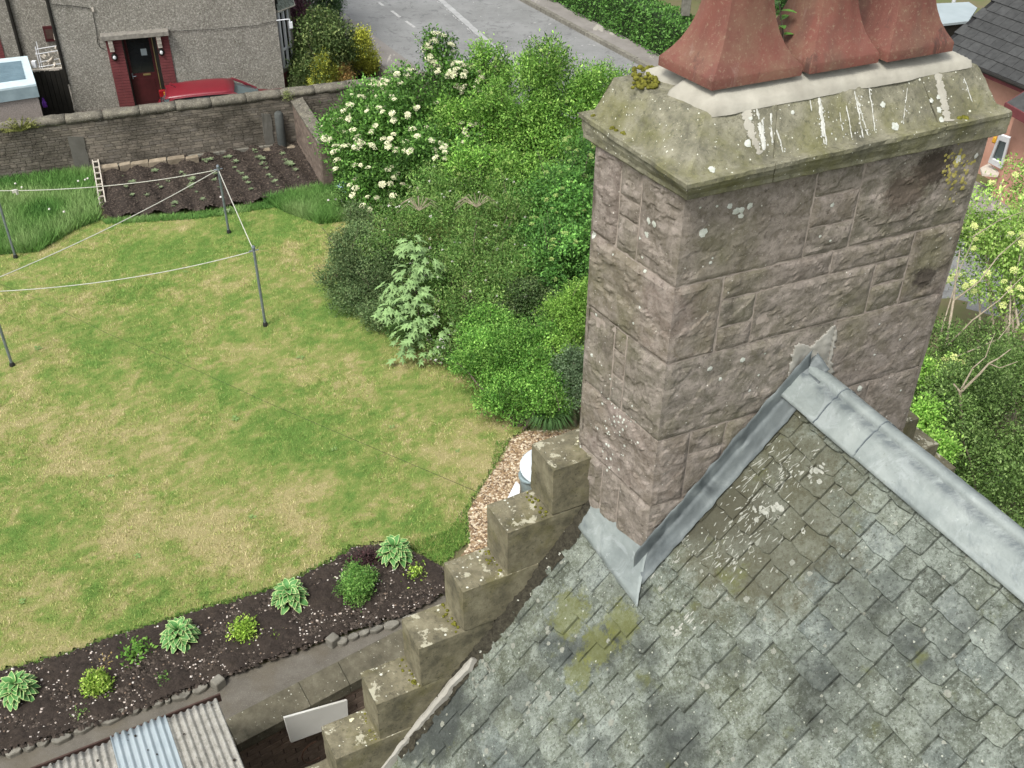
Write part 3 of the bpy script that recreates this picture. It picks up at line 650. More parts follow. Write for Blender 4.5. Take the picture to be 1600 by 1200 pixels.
def slate_matrix(vc, D_, wdt, e, rot, lift):
    ln = min(e*2.15, D_-.03); tilt = (.036+lift)/ln
    y = (uy_*cos(tilt)-rn_*sin(tilt)).normalized(); x = (ux_*cos(rot)+y*sin(rot)); x = (x-y*x.dot(y)).normalized(); n_ = x.cross(y); n_ = n_ if n_.dot(rn_) > 0 else -n_
    x = y.cross(n_)
    org = RP(vc, D_, .036+lift+HOFF)
    M = Matrix(((x.x*wdt, y.x*ln, n_.x, org.x), (x.y*wdt, y.y*ln, n_.y, org.y), (x.z*wdt, y.z*ln, n_.z, org.z), (0, 0, 0, 1))); return M
vis = []; rest = []
for s_ in slates:
    vc, D_, wdt, e, row = s_
    P = RP(vc, D_-e*.4, .03)
    # inside the chimney footprint or the gable?
    q = P-CN; q.z = 0; det = uu.x*ww.y-uu.y*ww.x; a = (q.x*ww.y-q.y*ww.x)/det; b_ = (uu.x*q.y-uu.y*q.x)/det
    if 0 < a < LA and -.02 < b_ < LB: continue
    if vc < -.66 : continue
    x, y, dep = proj(P); M = slate_matrix(vc, D_, wdt, e, rr.gauss(0, .022), min(.007, abs(rr.gauss(0, .005))))
    if -20 < x < 1625 and -30 < y < 1230:
        vis.append((-wdt*e/dep**2, x, y, M))
    else: rest.append((M, vc))
vis.sort(key=lambda t: t[0])
for k, (sc_, x, y, M) in enumerate(vis):
    if k < 300:
        yl = min(hypot(x-a, (y-b_)) for a, b_ in YEL) < 34
        o = link('slate', SM[rr.randrange(14)], roof, M)
    else: rest.append((M, 0))
m = MB()
for M, _ in rest:
    me = SM[rr.randrange(14)]; m.add([M @ q.co for q in me.vertices], [tuple(p.vertices) for p in me.polygons])
o = m.build('more_slates', 'slate', roof); o['kind'] = 'stuff'
print('slates visible', len(vis))
# far slope: one joined skin of courses
m = MB(); D = .45
while D < EAVE:
    v = -.7
    while v < 7:
        wdt = rr.uniform(.18, .26); y = (-sdr); n2 = vd.cross(sdr); n2 = n2 if n2.z > 0 else -n2
        c = apex+vd*(v+wdt/2)+sdr*(D-.1)+n2*(-.03); m.box(c, wdt*.97, .22, .012, vd, sdr, n2); v += wdt
    D += .19
o = m.build('far_slope_slates', 'slate', roof); o['kind'] = 'stuff'
# ridge lead -----------------------------------------------------------
def lead_sheet(name, v0, v1, wing, thick_off, parent, wavy=.004, ragged=0.0, far=True):
    prof = []
    for t in np.linspace(-1, 1, 27):
        prof.append(t)
    nv = max(6, int((v1-v0)/.06)); vs = []; fs = []; stain_lap = []
    vl_ = [v0+(v1-v0)*i/nv for i in range(nv)]+[v1-.014, v1]; nv += 1
    for i, v in enumerate(vl_):
        for t in prof:
            s_ = abs(t)*wing*(1+ragged*nz((v*3, t, 0), 1)); sdx = sdn if t < 0 else sdr; n2 = rn_ if t < 0 else n2r
            # roll at the apex
            if s_ < .075:
                ang = (s_/.075)*2.0; R0 = .036
                P = apex+vd*v+V(0, 0, -.030)+V(0, 0, R0*cos(ang))+(-ub if t < 0 else ub)*(R0*sin(ang))
            else:
                P = apex+vd*v+sdx*(s_-.01)+n2*(.022+.012*min(1, s_/.2))
            wob = wavy*fb((v*5, t*4, 1.7), 1.3)*2
            P = P+(rn_ if t < 0 else n2r)*(thick_off*.8+wob*(.6+.6*abs(t))); vs.append(P); stain_lap.append(1.6 if i == nv else (max(0, 1-abs(s_-.075)/.045) if t < 0 else .3))  # stain beside the roll, plus a dark line drawn at each lap edge
    k = len(prof)
    for i in range(nv):
        for j in range(k-1): fs.append((i*k+j, (i+1)*k+j, (i+1)*k+j+1, i*k+j+1))
    mm = MB(); mm.add(vs, fs); o = mm.build(name, 'lead', parent, smooth=True); at = o.data.attributes.new('stain_lap', 'FLOAT', 'POINT'); at.data.foreach_set('value', stain_lap)
    so_ = o.modifiers.new('solid', 'SOLIDIFY'); so_.thickness = .009; so_.offset = 1
    return o
n2r = vd.cross(sdr); n2r = n2r if n2r.z > 0 else -n2r
_D = .5*((onplane(1240, 640, apex+rn_*.0, rn_)-apex).dot(sdn)+(onplane(1600, 935, apex+rn_*.0, rn_)-apex).dot(sdn)); WG = _D+.008
ridge = lead_sheet('ridge_lead', -.02, .34, WG, .014, house, .008)
tag(ridge, 'stained crumpled lead ridge sheet nearest the chimney')
lead_sheet('ridge_lead', .28, .70, WG+.005, .009, house, .006)
lead_sheet('ridge_lead', .64, 2.15, WG, .004, house, .006)
lead_sheet('ridge_lead', 2.08, 3.9, WG+.005, .0, house, .006)
lead_sheet('ridge_lead', 3.85, 7.1, WG, .004, house, .006)
# abutment flashing up the chimney face
p_lo = chimface(1010, 848); p_hi = chimface(1246, 596)
fd = (p_hi-p_lo).normalized()
fn = nR
vs = []; fs = []; nI = 60; prof = [(0.13, 0.018, 0), (.08, .016, 0), (.0, .020, -.02), (0.0, .035, -.02), (0, .08, -.012), (0, .13, -.010), (0, .175, -.012)]
for i in range(nI+1):
    t = i/nI; P = RP(0, 0, 0)
    base = p_lo.lerp(p_hi, t*1.14-.10)
    base.z = (apex+sdn*((base-apex).dot(ub)/sdn.dot(ub))).z
    for j, (upz, out, lift) in enumerate(prof):
        ragg = .018*fb((t*9, j*.2, 3), 1.2)*2 if j == 0 else 0
        oo = out*(1 if j else 1)+(0.010*fb((t*14, j*.8, 5), 1.2)*2)
        if j >= 3: q = base+fn*0+vd*oo+rn_*(lift+.037+.010*fb((t*14, j*.6, 8), 1.6)*2)
        else: q = base+V(0, 0, upz+ragg+.05)+fn*(oo+.012)
        vs.append(q)
k = len(prof)
for i in range(nI):
    for j in range(k-1): fs.append((i*k+j, (i+1)*k+j, (i+1)*k+j+1, i*k+j+1))
m = MB(); m.add(vs, fs); o = m.build('chimney_flashing', 'lead_dark', house, smooth=True)
q = o.modifiers.new('solid', 'SOLIDIFY'); q.thickness = .004
tag(o, 'dark crumpled lead flashing running up the chimney foot')
# apron sheet below the chimney corner (slope area left of the corner)
def uDof(px, py):
    P = onplane(px, py, apex, rn_); return (P-apex).dot(vd), (P-apex).dot(sdn)
c0 = uDof(897, 812); c1 = uDof(938, 772); c2 = uDof(1016, 850); c3 = uDof(1000, 950)
vs = []; fs = []; nI, nJ = 26, 10
for i in range(nI+1):
    t = i/nI; A = V(*c1, 0).lerp(V(*c2, 0), t); B = V(*c0, 0).lerp(V(*c3, 0), t)
    for j in range(nJ+1):
        s_ = j/nJ; q = A.lerp(B, s_); h = .030+.010*fb((t*3, s_*2, 0), 1.5)*2
        up_ = max(0, 1-s_*4.0)
        P = RP(q.x, q.y, h)+V(0, 0, .10*up_**1.5)*(1+.5*nz((t*5, 0, 0), 1))-sdn*0+nL*(-.03*up_)
        vs.append(P)
for i in range(nI):
    for j in range(nJ): fs.append((i*(nJ+1)+j, i*(nJ+1)+j+1, (i+1)*(nJ+1)+j+1, (i+1)*(nJ+1)+j))
m = MB(); m.add(vs, fs); o = m.build('apron_flashing', 'lead', house, smooth=True); q = o.modifiers.new('solid', 'SOLIDIFY'); q.thickness = .004; q.offset = -1
# small lead saddle piece at the top of the flashing
vs = []; fs = []
for i in range(9):
    for j in range(7):
        P = chimface(1226, 606).lerp(chimface(1276, 556), i/8); P = P+vd*(.01+.13*j/6)+V(0, 0, .03-.05*j/6)+rn_*(.012+.012*fb((i*.5, j*.5, 2), 1)*2)
        vs.append(P)
for i in range(8):
    for j in range(6): fs.append((i*7+j, (i+1)*7+j, (i+1)*7+j+1, i*7+j+1))
m = MB(); m.add(vs, fs); o = m.build('saddle_flashing', 'lead_dark', house, smooth=True); q = o.modifiers.new('solid', 'SOLIDIFY'); q.thickness = .004; q.offset = 1
# ------------------------------------------------------------ crow steps
GI, GO = -.70, -1.03
gable = empty('gable_wall', HP(-2.5, -.86, 0), None, None) if False else None
m = MB()
# gable wall body below the steps
m.add([HP(-4.1, GO+.02, -1), HP(4.1, GO+.02, -1), HP(4.1, GO+.02, 3.2), HP(1.0, GO+.02, 6.9), HP(-1.0, GO+.02, 6.9), HP(-4.1, GO+.02, 3.2),
       HP(-4.1, GI-.02, -1), HP(4.1, GI-.02, -1), HP(4.1, GI-.02, 3.2), HP(1.0, GI-.02, 6.9), HP(-1.0, GI-.02, 6.9), HP(-4.1, GI-.02, 3.2)],
      [(5, 4, 3, 2, 1, 0), (6, 7, 8, 9, 10, 11), (0, 6, 11, 5), (5, 11, 10, 4), (4, 10, 9, 3), (3, 9, 8, 2), (2, 8, 7, 1)])
gable = m.build('gable_wall', 'lichened_coping', house)
def block_mesh(i, lu, lz):
    r = random.Random(i); bm_v = []; nu, nv_, nz_ = 10, 9, 11; vs = []; fs = []; idx = {}
    def vid(a, b_, c):
        key = (a, b_, c)
        if key not in idx:
            x, y, z = a/nu, b_/nv_, c/nz_; P = V(-lu/2+lu*x, GO-(GO+GI)/2+(GI-GO)*y, -lz+lz*z)
            e = sum((x in (0, 1), y in (0, 1), z == 1))
            d = .0025*fb(P, 9, i*3.1)*2+.0015*fb(P, 30, i)
            cv = V(x-.5, y-.5, z-.5); P = P+cv*d*2
            if e >= 2: P = P-V((x-.5)*2, (y-.5)*2, (z-.5)*2)*(.002+.005*max(0, nz(P*20, 1, i)))
            idx[key] = len(vs); vs.append(P)
        return idx[key]
    for a in range(nu):
        for b_ in range(nv_): fs.append((vid(a, b_, nz_), vid(a+1, b_, nz_), vid(a+1, b_+1, nz_), vid(a, b_+1, nz_)))
        for c in range(nz_):
            fs.append((vid(a, 0, c), vid(a+1, 0, c), vid(a+1, 0, c+1), vid(a, 0, c+1))); fs.append((vid(a, nv_, c), vid(a, nv_, c+1), vid(a+1, nv_, c+1), vid(a+1, nv_, c)))
    for b_ in range(nv_):
        for c in range(nz_):
            fs.append((vid(0, b_, c), vid(0, b_, c+1), vid(0, b_+1, c+1), vid(0, b_+1, c))); fs.append((vid(nu, b_, c), vid(nu, b_+1, c), vid(nu, b_+1, c+1), vid(nu, b_, c+1)))
    me = bpy.data.meshes.new('crow_step'); me.from_pydata(vs, [], fs); me.materials.append(MATS['lichened_coping']); me.update(); return me
vc_ = (GO+GI)/2
steps = []
for side in (-1, 1):
    for k in range(9):
        zt = 6.98-.43*k; u1 = -1.11-.361*k; u0 = u1-.361
        # the block runs back under the one above
        lu = .62; uc = (u0+(u0+lu))/2
        me = block_mesh(k+20*(side > 0), lu, .424)
        R_ = Matrix((ub, vd, V(0, 0, 1))).transposed().to_4x4()
        if R_.determinant() < 0: R_ = Matrix((ub, -vd, V(0, 0, 1))).transposed().to_4x4()
        P = HP(uc*(1 if side < 0 else -1), vc_+random.uniform(-.006, .006), zt+random.uniform(-.006, .006))
        o = link('crow_step', me, gable, Matrix.Translation(P) @ R_ @ Matrix.Rotation(random.uniform(-.008, .008), 4, 'Z')); steps.append(o)
tag(steps[0], 'plain mossy crow step block touching the chimney'); tag(steps[5], 'crow step block with large cream lichen patches')
# rough mossy fillet between the roof and the steps (upper part), cement strip below
m = MB(); vs = []; fs = []; nI = 150
for i in range(nI+1):
    D_ = 1.35+(4.3-1.35)*i/nI
    for j, (v, h) in enumerate(((-.70, .09), (-.685, .085), (-.66, .07), (-.63, .05), (-.59, .035))):
        P = RP(v-.015, D_, h-.03)+rn_*(.035*fb((D_*9, j*1.3, 0), 1.4)*2)+vd*(.03*fb((D_*7, j*1.1, 6), 1.3)); vs.append(P)
for i in range(nI):
    for j in range(4): fs.append((i*5+j, (i+1)*5+j, (i+1)*5+j+1, i*5+j+1))
m.add(vs, fs); m.build('mortar_fillet', 'dark_fillet', house, smooth=True)
def uDh(px, py, hh): P = onplane(px, py, apex+rn_*hh, rn_); return (P-apex).dot(vd), (P-apex).dot(sdn)
m = MB(); A = uDh(733, 1034, .06); B = uDh(596, 1196, .06)
vs = []; fs = []; k = 0
for i in range(-2, 90):
    t = i/60; q = V(*A, 0).lerp(V(*B, 0), t); o_ = .010*nz((t*7, 0, 0)); w_ = .030+.008*nz((t*16, 5, 0)); hh = .060+.010*nz((t*12, 0, 7))
    if i < 4: w_ *= .4+.15*(i+2)
    for dv_, hz_ in ((-w_, -.01), (-w_*.8, hh), (0, hh+.008), (w_*.8, hh-.006), (w_, -.02)): vs.append(RP(q.x+o_+dv_, q.y, hz_))
    k += 1
fs = [(i*5+j, (i+1)*5+j, (i+1)*5+j+1, i*5+j+1) for i in range(k-1) for j in range(4)]+[(0, 1, 2, 3, 4)]
m.add(vs, fs); m.build('cement_fillet', 'cement_grey', house)
# ------------------------------------------------------------ CHIMNEY STACK
m = MB(); ins = .003
lo, hi = 5.6, 9.32
def ring(z, off):
    a0, a1, b0, b1 = -off, LA+off, -off, LB+off
    return [CP(a0, b0, z), CP(a1, b0, z), CP(a1, b1, z), CP(a0, b1, z)]
m.add(ring(lo, -ins)+ring(hi, -ins), [(0, 1, 5, 4), (1, 2, 6, 5), (2, 3, 7, 6), (3, 0, 4, 7), (4, 5, 6, 7)])
stack = m.build('chimney_stack', 'chimney_mortar', house)
def face_frame(f):
    if f == 'R': return CP(0, 0, 0), uu, nR, LA
    if f == 'L': return CP(0, 0, 0), ww, nL, LB
    if f == 'E': return CP(LA, 0, 0), ww, -nL, LB
    return CP(0, LB, 0), uu, -nR, LA
ROUGH = {}
def rock(f, a, z, a0, a1, z0, z1, sd, open_lo=False, open_hi=False):
    O, dx, nn, LL = face_frame(f); P = O+dx*a+V(0, 0, z)
    da = min((a-a0) if not open_lo else 9, (a1-a) if not open_hi else 9); dz = min(z-z0, z1-z); d = min(da, dz)
    arr = min(a if True else 9, LL-a)              # tooled margin at the arrises
    fall = min(1, max(0, d/.032)); fall = fall*fall*(3-2*fall)
    amp = ROUGH.get(sd, 1.0)
    Q = V(P.x, P.y, P.z*1.5)
    bulge = .008+.015*fb(Q, 2.2, sd)*2+.004*fb(Q, 6.5, sd+4)*2+.0018*fb(Q, 24, sd)*2
    cr1 = fb(Q, 3.1, sd+9); bulge += .009 if cr1 > .07 else (0 if cr1 < .03 else .009*(cr1-.03)/.04)
    bulge *= amp
    if arr < .04: fall *= max(.0, arr/.04)**1.5
    er = -.003*abs(nz(P*30, 1, sd))*3 if d < .012 else 0
    return max(-.004, bulge*fall)+er
def stone_face(mb, f, a0, a1, z0, z1, sd, lo_open=False, hi_open=False):
    g = .0055; O, dx, nn, LL = face_frame(f); aa0 = a0+(g if not lo_open else 0); aa1 = a1-(g if not hi_open else 0); zz0 = z0+g; zz1 = z1-g
    st = .018; na = max(4, int((aa1-aa0)/st)); nz2 = max(4, int((zz1-zz0)/st)); vs = []; fs = []
    jj = .008
    for j in range(nz2+1):
        for i in range(na+1):
            s_ = i/na; t = j/nz2; a = aa0+(aa1-aa0)*s_; z = zz0+(zz1-zz0)*t
            ja = jj*nz((sd, z*6, 0), 1)*(1 if (s_ in (0, 1)) else 0)*(0 if (lo_open and s_ == 0) or (hi_open and s_ == 1) else 1)
            jz = jj*nz((a*6, sd, 3), 1)*(1 if t in (0, 1) else 0)
            vs.append(O+dx*(a+ja)+V(0, 0, z+jz)+nn*rock(f, a, z, aa0, aa1, zz0, zz1, sd, lo_open, hi_open))
    W = na+1
    for j in range(nz2):
        for i in range(na):
            q = (j*W+i, j*W+i+1, (j+1)*W+i+1, (j+1)*W+i); fs.append(q if f in ('R', 'E') else q[::-1])
    # sides going back into the wall
    rim = [i for i in range(W)]+[j*W+na for j in range(1, nz2+1)]+[nz2*W+i for i in range(na-1, -1, -1)]+[j*W for j in range(nz2-1, 0, -1)]
    k = len(vs); vs += [Vector(vs[i])-nn*.04 for i in rim]; n = len(rim)
    for i in range(n):
        a = rim[i]; b_ = rim[(i+1) % n]; q = (b_, a, k+i, k+(i+1) % n); fs.append(q if f in ('R', 'E') else q[::-1])
    mb.add(vs, fs)
SR = [(0, .87, 8.71, 9.31), (.87, 1.2, 9.105, 9.31), (.87, 1.2, 8.905, 9.105), (.87, 1.2, 8.71, 8.905), (1.2, LA, 8.71, 9.31),
      (0, .33, 8.17, 8.71), (.33, 1.10, 8.545, 8.71), (1.10, 1.72, 8.54, 8.71), (.33, .58, 8.345, 8.545), (.33, .58, 8.17, 8.345), (.58, 1.46, 8.17, 8.545), (1.46, 1.72, 8.37, 8.54), (1.46, 1.72, 8.17, 8.37), (1.72, LA, 8.17, 8.71),
      (0, 1.24, 7.57, 8.17), (1.24, LA, 7.57, 8.17),
      (0, .245, 7.0, 7.57), (.245, .51, 7.38, 7.57), (.51, .9, 7.3, 7.57), (.245, .51, 7.0, 7.38), (.51, .9, 7.0, 7.3), (.9, 1.66, 7.0, 7.57), (1.66, LA, 7.0, 7.57),
      (0, .42, 6.45, 7.0), (.42, 1.1, 6.45, 7.0), (1.1, LA, 6.45, 7.0), (0, LA, 5.8, 6.45)]
SLf = [(0, .36, 8.71, 9.31), (.36, .55, 9.07, 9.31), (.36, .55, 8.94, 9.07), (.36, .55, 8.71, 8.94), (.55, LB, 8.71, 9.31),
       (0, LB, 8.17, 8.71), (0, .38, 7.57, 8.17), (.38, .50, 8.0, 8.17), (.38, .50, 7.8, 8.0), (.38, .50, 7.57, 7.8), (.50, LB, 7.57, 8.17),
       (0, LB, 7.0, 7.57), (0, .33, 6.45, 7.0), (.33, .52, 6.45, 7.0), (.52, LB, 6.45, 7.0), (0, LB, 5.8, 6.45)]
sid = 0; usedL = set()
big = {0: .55, 4: 1.2, 14: .8, 15: .5, 21: .6, 22: .6}
for i, (a0, a1, z0, z1) in enumerate(SR):
    sid += 1; m = MB(); ROUGH[sid] = big.get(i, .85)
    stone_face(m, 'R', a0, a1, z0, z1, sid, a0 == 0, a1 == LA)
    if a0 == 0:
        for k, (c0_, c1_, y0, y1) in enumerate(SLf):
            if c0_ == 0 and abs(y0-z0) < .01 and abs(y1-z1) < .01:
                ROUGH[sid+100] = 1.3; stone_face(m, 'L', c0_, c1_, y0, y1, sid+100, True, c1_ == LB); usedL.add(k)
    if a1 == LA: ROUGH[sid+200] = .9; stone_face(m, 'E', 0, .4, z0, z1, sid+200, True, False)
    m.build('stone', 'pink_sandstone', stack, smooth=False)
for k, (c0_, c1_, y0, y1) in enumerate(SLf):
    if k in usedL: continue
    sid += 1; m = MB(); ROUGH[sid] = 1.15; stone_face(m, 'L', c0_, c1_, y0, y1, sid, c0_ == 0, c1_ == LB); m.build('stone', 'pink_sandstone', stack)
zs = [9.31, 8.71, 8.17, 7.57, 7.0, 6.45, 5.8]
for i in range(6):
    z1, z0 = zs[i], zs[i+1]
    for a0, a1 in ((0, .7+.2*(i % 2)), (.7+.2*(i % 2), 1.5), (1.5, LA)):
        sid += 1; m = MB(); ROUGH[sid] = .8
        stone_face(m, 'B', a0, a1, z0, z1, sid, a0 == 0, a1 == LA); m.build('stone', 'pink_sandstone', stack)
    sid += 1; m = MB(); stone_face(m, 'E', .4, LB, z0, z1, sid, False, True); m.build('stone', 'pink_sandstone', stack)
# cap stones ---------------------------------------------------------
CORN = {'body': ((0, 0), (0, 0), (0, 0)), 'bot': ((-.005, -.076), (.085, -.033), (-.074, .045)), 'ledge': ((-.03, -.17), (.085, -.03), (-.098, .07)), 'top': ((.085, .16), (-.14, .10), (.08, .02))}
def cring(nm, z, inset=0.0):
    a = [V(CN.x+CORN[nm][0][0], CN.y+CORN[nm][0][1], z), V(CR.x+CORN[nm][1][0], CR.y+CORN[nm][1][1], z), None, V(CLp.x+CORN[nm][2][0], CLp.y+CORN[nm][2][1], z)]
    a[2] = a[1]+a[3]-a[0]; a[2].z = z; c = sum(a, V(0, 0, 0))/4
    if inset:
        X = (a[1]-a[0]).normalized(); Y = (a[3]-a[0]).normalized(); a = [a[0]+X*inset+Y*inset, a[1]-X*inset+Y*inset, a[2]-X*inset-Y*inset, a[3]+X*inset-Y*inset]
    return a
def rlerp(A, B, t): return [p.lerp(q, t) for p, q in zip(A, B)]
LV = [cring('body', 9.27), cring('bot', 9.295, .02), cring('bot', 9.31), cring('bot', 9.335)] + [rlerp(cring('bot', 9.335), cring('ledge', 9.422), t) for t in (.12, .28, .42, .50)] + [rlerp(cring('bot', 9.420), cring('ledge', 9.420), .52), cring('ledge', 9.422, -.006), cring('ledge', 9.447, -.006), cring('ledge', 9.454, .004), cring('ledge', 9.456, .052)]
LV += [rlerp(LV[-1], cring('top', 9.68), q/9) for q in range(1, 10)]+[cring('top', 9.686, .03), cring('top', 9.686, .2)]
def capP(rg, fa, fb): return rg[0].lerp(rg[1], fa).lerp(rg[3].lerp(rg[2], fa), fb)
def cap_piece(f0, f1, sd, mossy=True):
    vs = []; fs = []; rows = []
    NA = max(4, int((f1-f0)*LA/.035)); NBb = 16
    for li, rg in enumerate(LV):
        path = []
        if f0 == 0: path += [(0, 1-i/NBb) for i in range(NBb)]
        path += [(f0+(f1-f0)*i/NA, 0) for i in range(NA+1)]
        if f1 == 1: path += [(1, i/NBb) for i in range(1, NBb+1)]
        row = []; cen = sum(rg, V(0, 0, 0))/4
        for a, b_ in path:
            P = capP(rg, a, b_); d = (P-cen); d.z = 0
            dd = .007*fb(P, 6, sd)*2+.004*fb(P, 22, 3)*2
            chip = -.012*max(0, nz(P*13, 1, 9)-.25)*3 if 9 <= li <= 11 else 0
            row.append(P+d.normalized()*(dd+chip)+V(0, 0, .003*fb(P, 18, 6)))
        aa1 = 0
        # back edge
        row.append(capP(rg, f1, 1)); row.append(capP(rg, f0, 1))
        rows.append(row)
    n = len(rows[0])
    for r_ in rows: vs += r_
    for i in range(len(rows)-1):
        for j in range(n):
            j2 = (j+1) % n; fs.append((i*n+j, i*n+j2, (i+1)*n+j2, (i+1)*n+j))
    fs.append(tuple(range((len(rows)-1)*n, len(rows)*n))); fs.append(tuple(range(n-1, -1, -1)))
    m = MB(); m.add(vs, fs); return m.build('cap_stone', 'mossy_sandstone', stack, smooth=False)
cap_piece(0, .245, 1); cap_piece(.249, .775, 2); cap_piece(.779, 1, 3)
# flaunching ----------------------------------------------------------
vs = []; fs = []; NA, NBb = 120, 44; TR_ = cring('top', 9.688)
for j in range(NBb+1):
    for i in range(NA+1):
        s_ = i/NA; t = j/NBb; A_, B2_ = LA-.2, LB-.12
        rag = lambda x, k: .018*fb((x*1.6, k*7.7, 0), 1.3, 0, 6)*2
        fa0 = .02+rag(t, 1)+(.07 if t > .5 else 0); fa1 = .985+rag(t, 2); fb0 = -.02+rag(s_*2.5, 3)*1.6; fb1 = .97
        fa = fa0+(fa1-fa0)*s_; fb_ = fb0+(fb1-fb0)*t
        d = min((fa-fa0)*A_, (fa1-fa)*A_, (fb_-fb0)*B2_, (fb1-fb_)*B2_); edge = min(1, d/.02)
        P = capP(TR_, fa, fb_); z = 9.692+.012*edge+.088*min(1, d/.15)+.004*fb(P, 2.5)*2
        if d <= .001: z = 9.672
        vs.append(V(P.x, P.y, z))
W = NA+1
for j in range(NBb):
    for i in range(NA): fs.append((j*W+i, j*W+i+1, (j+1)*W+i+1, (j+1)*W+i))
m = MB(); m.add(vs, fs); m.build('mortar_flaunching', 'cement', stack, smooth=True)
# cement that ran down the joints and the repair patch at the ridge
def face_patch(name, pts, mat, parent, th=.012, off=.018, n=None, surf=None):
    mm = MB(); n_ = n or nR
    mm.poly([p+n_*off for p in pts], th, n_); return mm.build(name, mat, parent)
def ragged(pts, amp, seed, sub=5):
    out = []; r = random.Random(seed)
    for i in range(len(pts)):
        A = pts[i]; B = pts[(i+1) % len(pts)]
        for k in range(sub): P = Vector(A).lerp(Vector(B), k/sub); out.append(P+V(r.uniform(-amp, amp), 0, r.uniform(-amp, amp)))
    return out
patch = [chimface(*p) for p in [(1226, 622), (1231, 575), (1240, 540), (1254, 533), (1265, 536), (1286, 520), (1307, 503), (1308, 528), (1306, 556), (1310, 585), (1270, 640)]]
PATCH = [(1226, 622), (1231, 575), (1240, 540), (1254, 533), (1265, 540), (1286, 520), (1307, 503), (1308, 528), (1300, 556), (1302, 585), (1290, 640), (1250, 660)]
# capface: sloping top surface of the cap
_l = cring('ledge', 9.456, .052); _t = cring('top', 9.68); CA0 = [_l[0], _l[1], _t[0]]
capn = (CA0[1]-CA0[0]).cross(CA0[2]-CA0[0]).normalized(); capn = capn if capn.z > 0 else -capn
def capface(px, py): return onplane(px, py, CA0[0], capn)
from mathutils.bvhtree import BVHTree
def bvh_of(objs):
    vs = []; fs = []
    for o in objs:
        k = len(vs); M = WM[o]; vs += [M @ q.co for q in o.data.vertices]; fs += [tuple(i+k for i in p.vertices) for p in o.data.polygons]
    return BVHTree.FromPolygons(vs, fs)
STB = bvh_of([o for o in WM if o.name.startswith(('stone', 'cap_stone')) and o.type == 'MESH' and o.parent == stack])
def hit(px, py, bv=None):
    d = ray(px, py).normalized(); P, n_, i_, t_ = (bv or STB).ray_cast(CAM, d)
    if P is not None and n_.dot(d) > 0: n_ = -n_
    return P, n_
def decal(mb, px, py, rx, seed, el=1.0, bv=None, sd_=None, ry=None, off=.0025):
    # a thin ragged crust that follows the surface under it
    P, n_ = hit(px, py, bv)
    if P is None: return
    r = random.Random(seed); a = sd_ or n_.cross(V(0, 0, 1)); a = (a-n_*a.dot(n_)).normalized(); b2 = n_.cross(a); n = 16; ring_ = []
    for i in range(n):
        th = 2*pi*i/n; q = 1+.22*r.uniform(-1, 1); Q = P+a*cos(th)*rx*q+b2*sin(th)*(ry or rx)*q*el
        H_, nh_, _, _ = (bv or STB).ray_cast(Q+n_*.05, -n_, .12)
        ring_.append((H_ if H_ is not None else Q)+n_*off)
    mb.add([P+n_*(off+.002)]+ring_, [(0, 1+i, 1+(i+1) % n) for i in range(n)])
def streak(mb, pts, w0, w1, nrm, off=.013, th=.004, rag=.35, seed=0, frac=.75):
    r = random.Random(seed); L = sum((pts[i+1]-pts[i]).length for i in range(len(pts)-1)); n = max(4, int(L/.012)); wob = 0
    for i in range(n):
        t = i/n
        if r.random() > frac: continue
        k = min(int(t*(len(pts)-1)), len(pts)-2); f = t*(len(pts)-1)-k; P = pts[k].lerp(pts[k+1], f); d = (pts[k+1]-pts[k]).normalized(); s_ = d.cross(nrm).normalized()
        wob += r.gauss(0, .0015); P = P+s_*(wob+r.gauss(0, .001)); x, y, _ = proj(P); w = (w0+(w1-w0)*t)*r.uniform(.25, .75)
        decal(mb, x, y, r.uniform(.010, .02), seed*100+i, 1, None, d, w, .003)
    for i in range(int(n*.5)):
        t = r.random(); P = pts[0].lerp(pts[-1], t)+nrm.cross(pts[-1]-pts[0]).normalized()*r.gauss(0, .02); x, y, _ = proj(P); decal(mb, x, y, r.uniform(.002, .006), seed*100+i+50, 1, None, None, None, .003)
m = MB()
for k, (pa, pb, w0, w1) in enumerate([((1182, 168), (1192, 235), .012, .03), ((1191, 190), (1196, 240), .02, .006), ((1213, 200), (1223, 238), .008, .006), ((1279, 146), (1289, 224), .022, .016), ((1284, 165), (1292, 228), .008, .01),
                                      ((1322, 170), (1332, 220), .007, .007), ((1334, 140), (1348, 215), .008, .01), ((1340, 155), (1356, 214), .007, .007), ((1358, 140), (1368, 205), .006, .008), ((1417, 140), (1409, 192), .004, .004),
                                      ((1312, 180), (1318, 216), .008, .005), ((1265, 160), (1268, 172), .006, .006), ((1506, 124), (1520, 160), .005, .005), ((1204, 180), (1207, 224), .012, .014)]):
    streak(m, [capface(*pa), capface(*pb)], w0*.9, w1*.9, capn, .006, seed=k)
m.build('bird_droppings', 'guano', stack)['kind'] = 'stuff'
m = MB(); streak(m, [capface(1166, 170), capface(1172, 205), capface(1186, 242)], .06, .03, capn, .008, seed=50, frac=1.1); m.build('cement_run', 'cement', stack); m = MB(); streak(m, [capface(1465, 118), capface(1474, 150), capface(1482, 192)], .04, .06, capn, .009, seed=51, frac=1.1)
m.build('cement_run', 'cement', stack)
def disc(mb, P, nrm, rx, seed, off=.004, el=1.0):
    r = random.Random(seed); a = nrm.cross(V(0, 0, 1)).normalized(); b2 = nrm.cross(a); n = 14; pts = []
    for i in range(n):
        th = 2*pi*i/n; rr_ = rx*(1+.16*r.uniform(-1, 1)); pts.append(P+a*cos(th)*rr_+b2*sin(th)*rr_*el+nrm*off)
    mb.poly(pts, .004+off, nrm)
def onstone(px, py, f='R'):
    P = chimface(px, py) if f == 'R' else onplane(px, py, CN, nL); return P
m = MB()
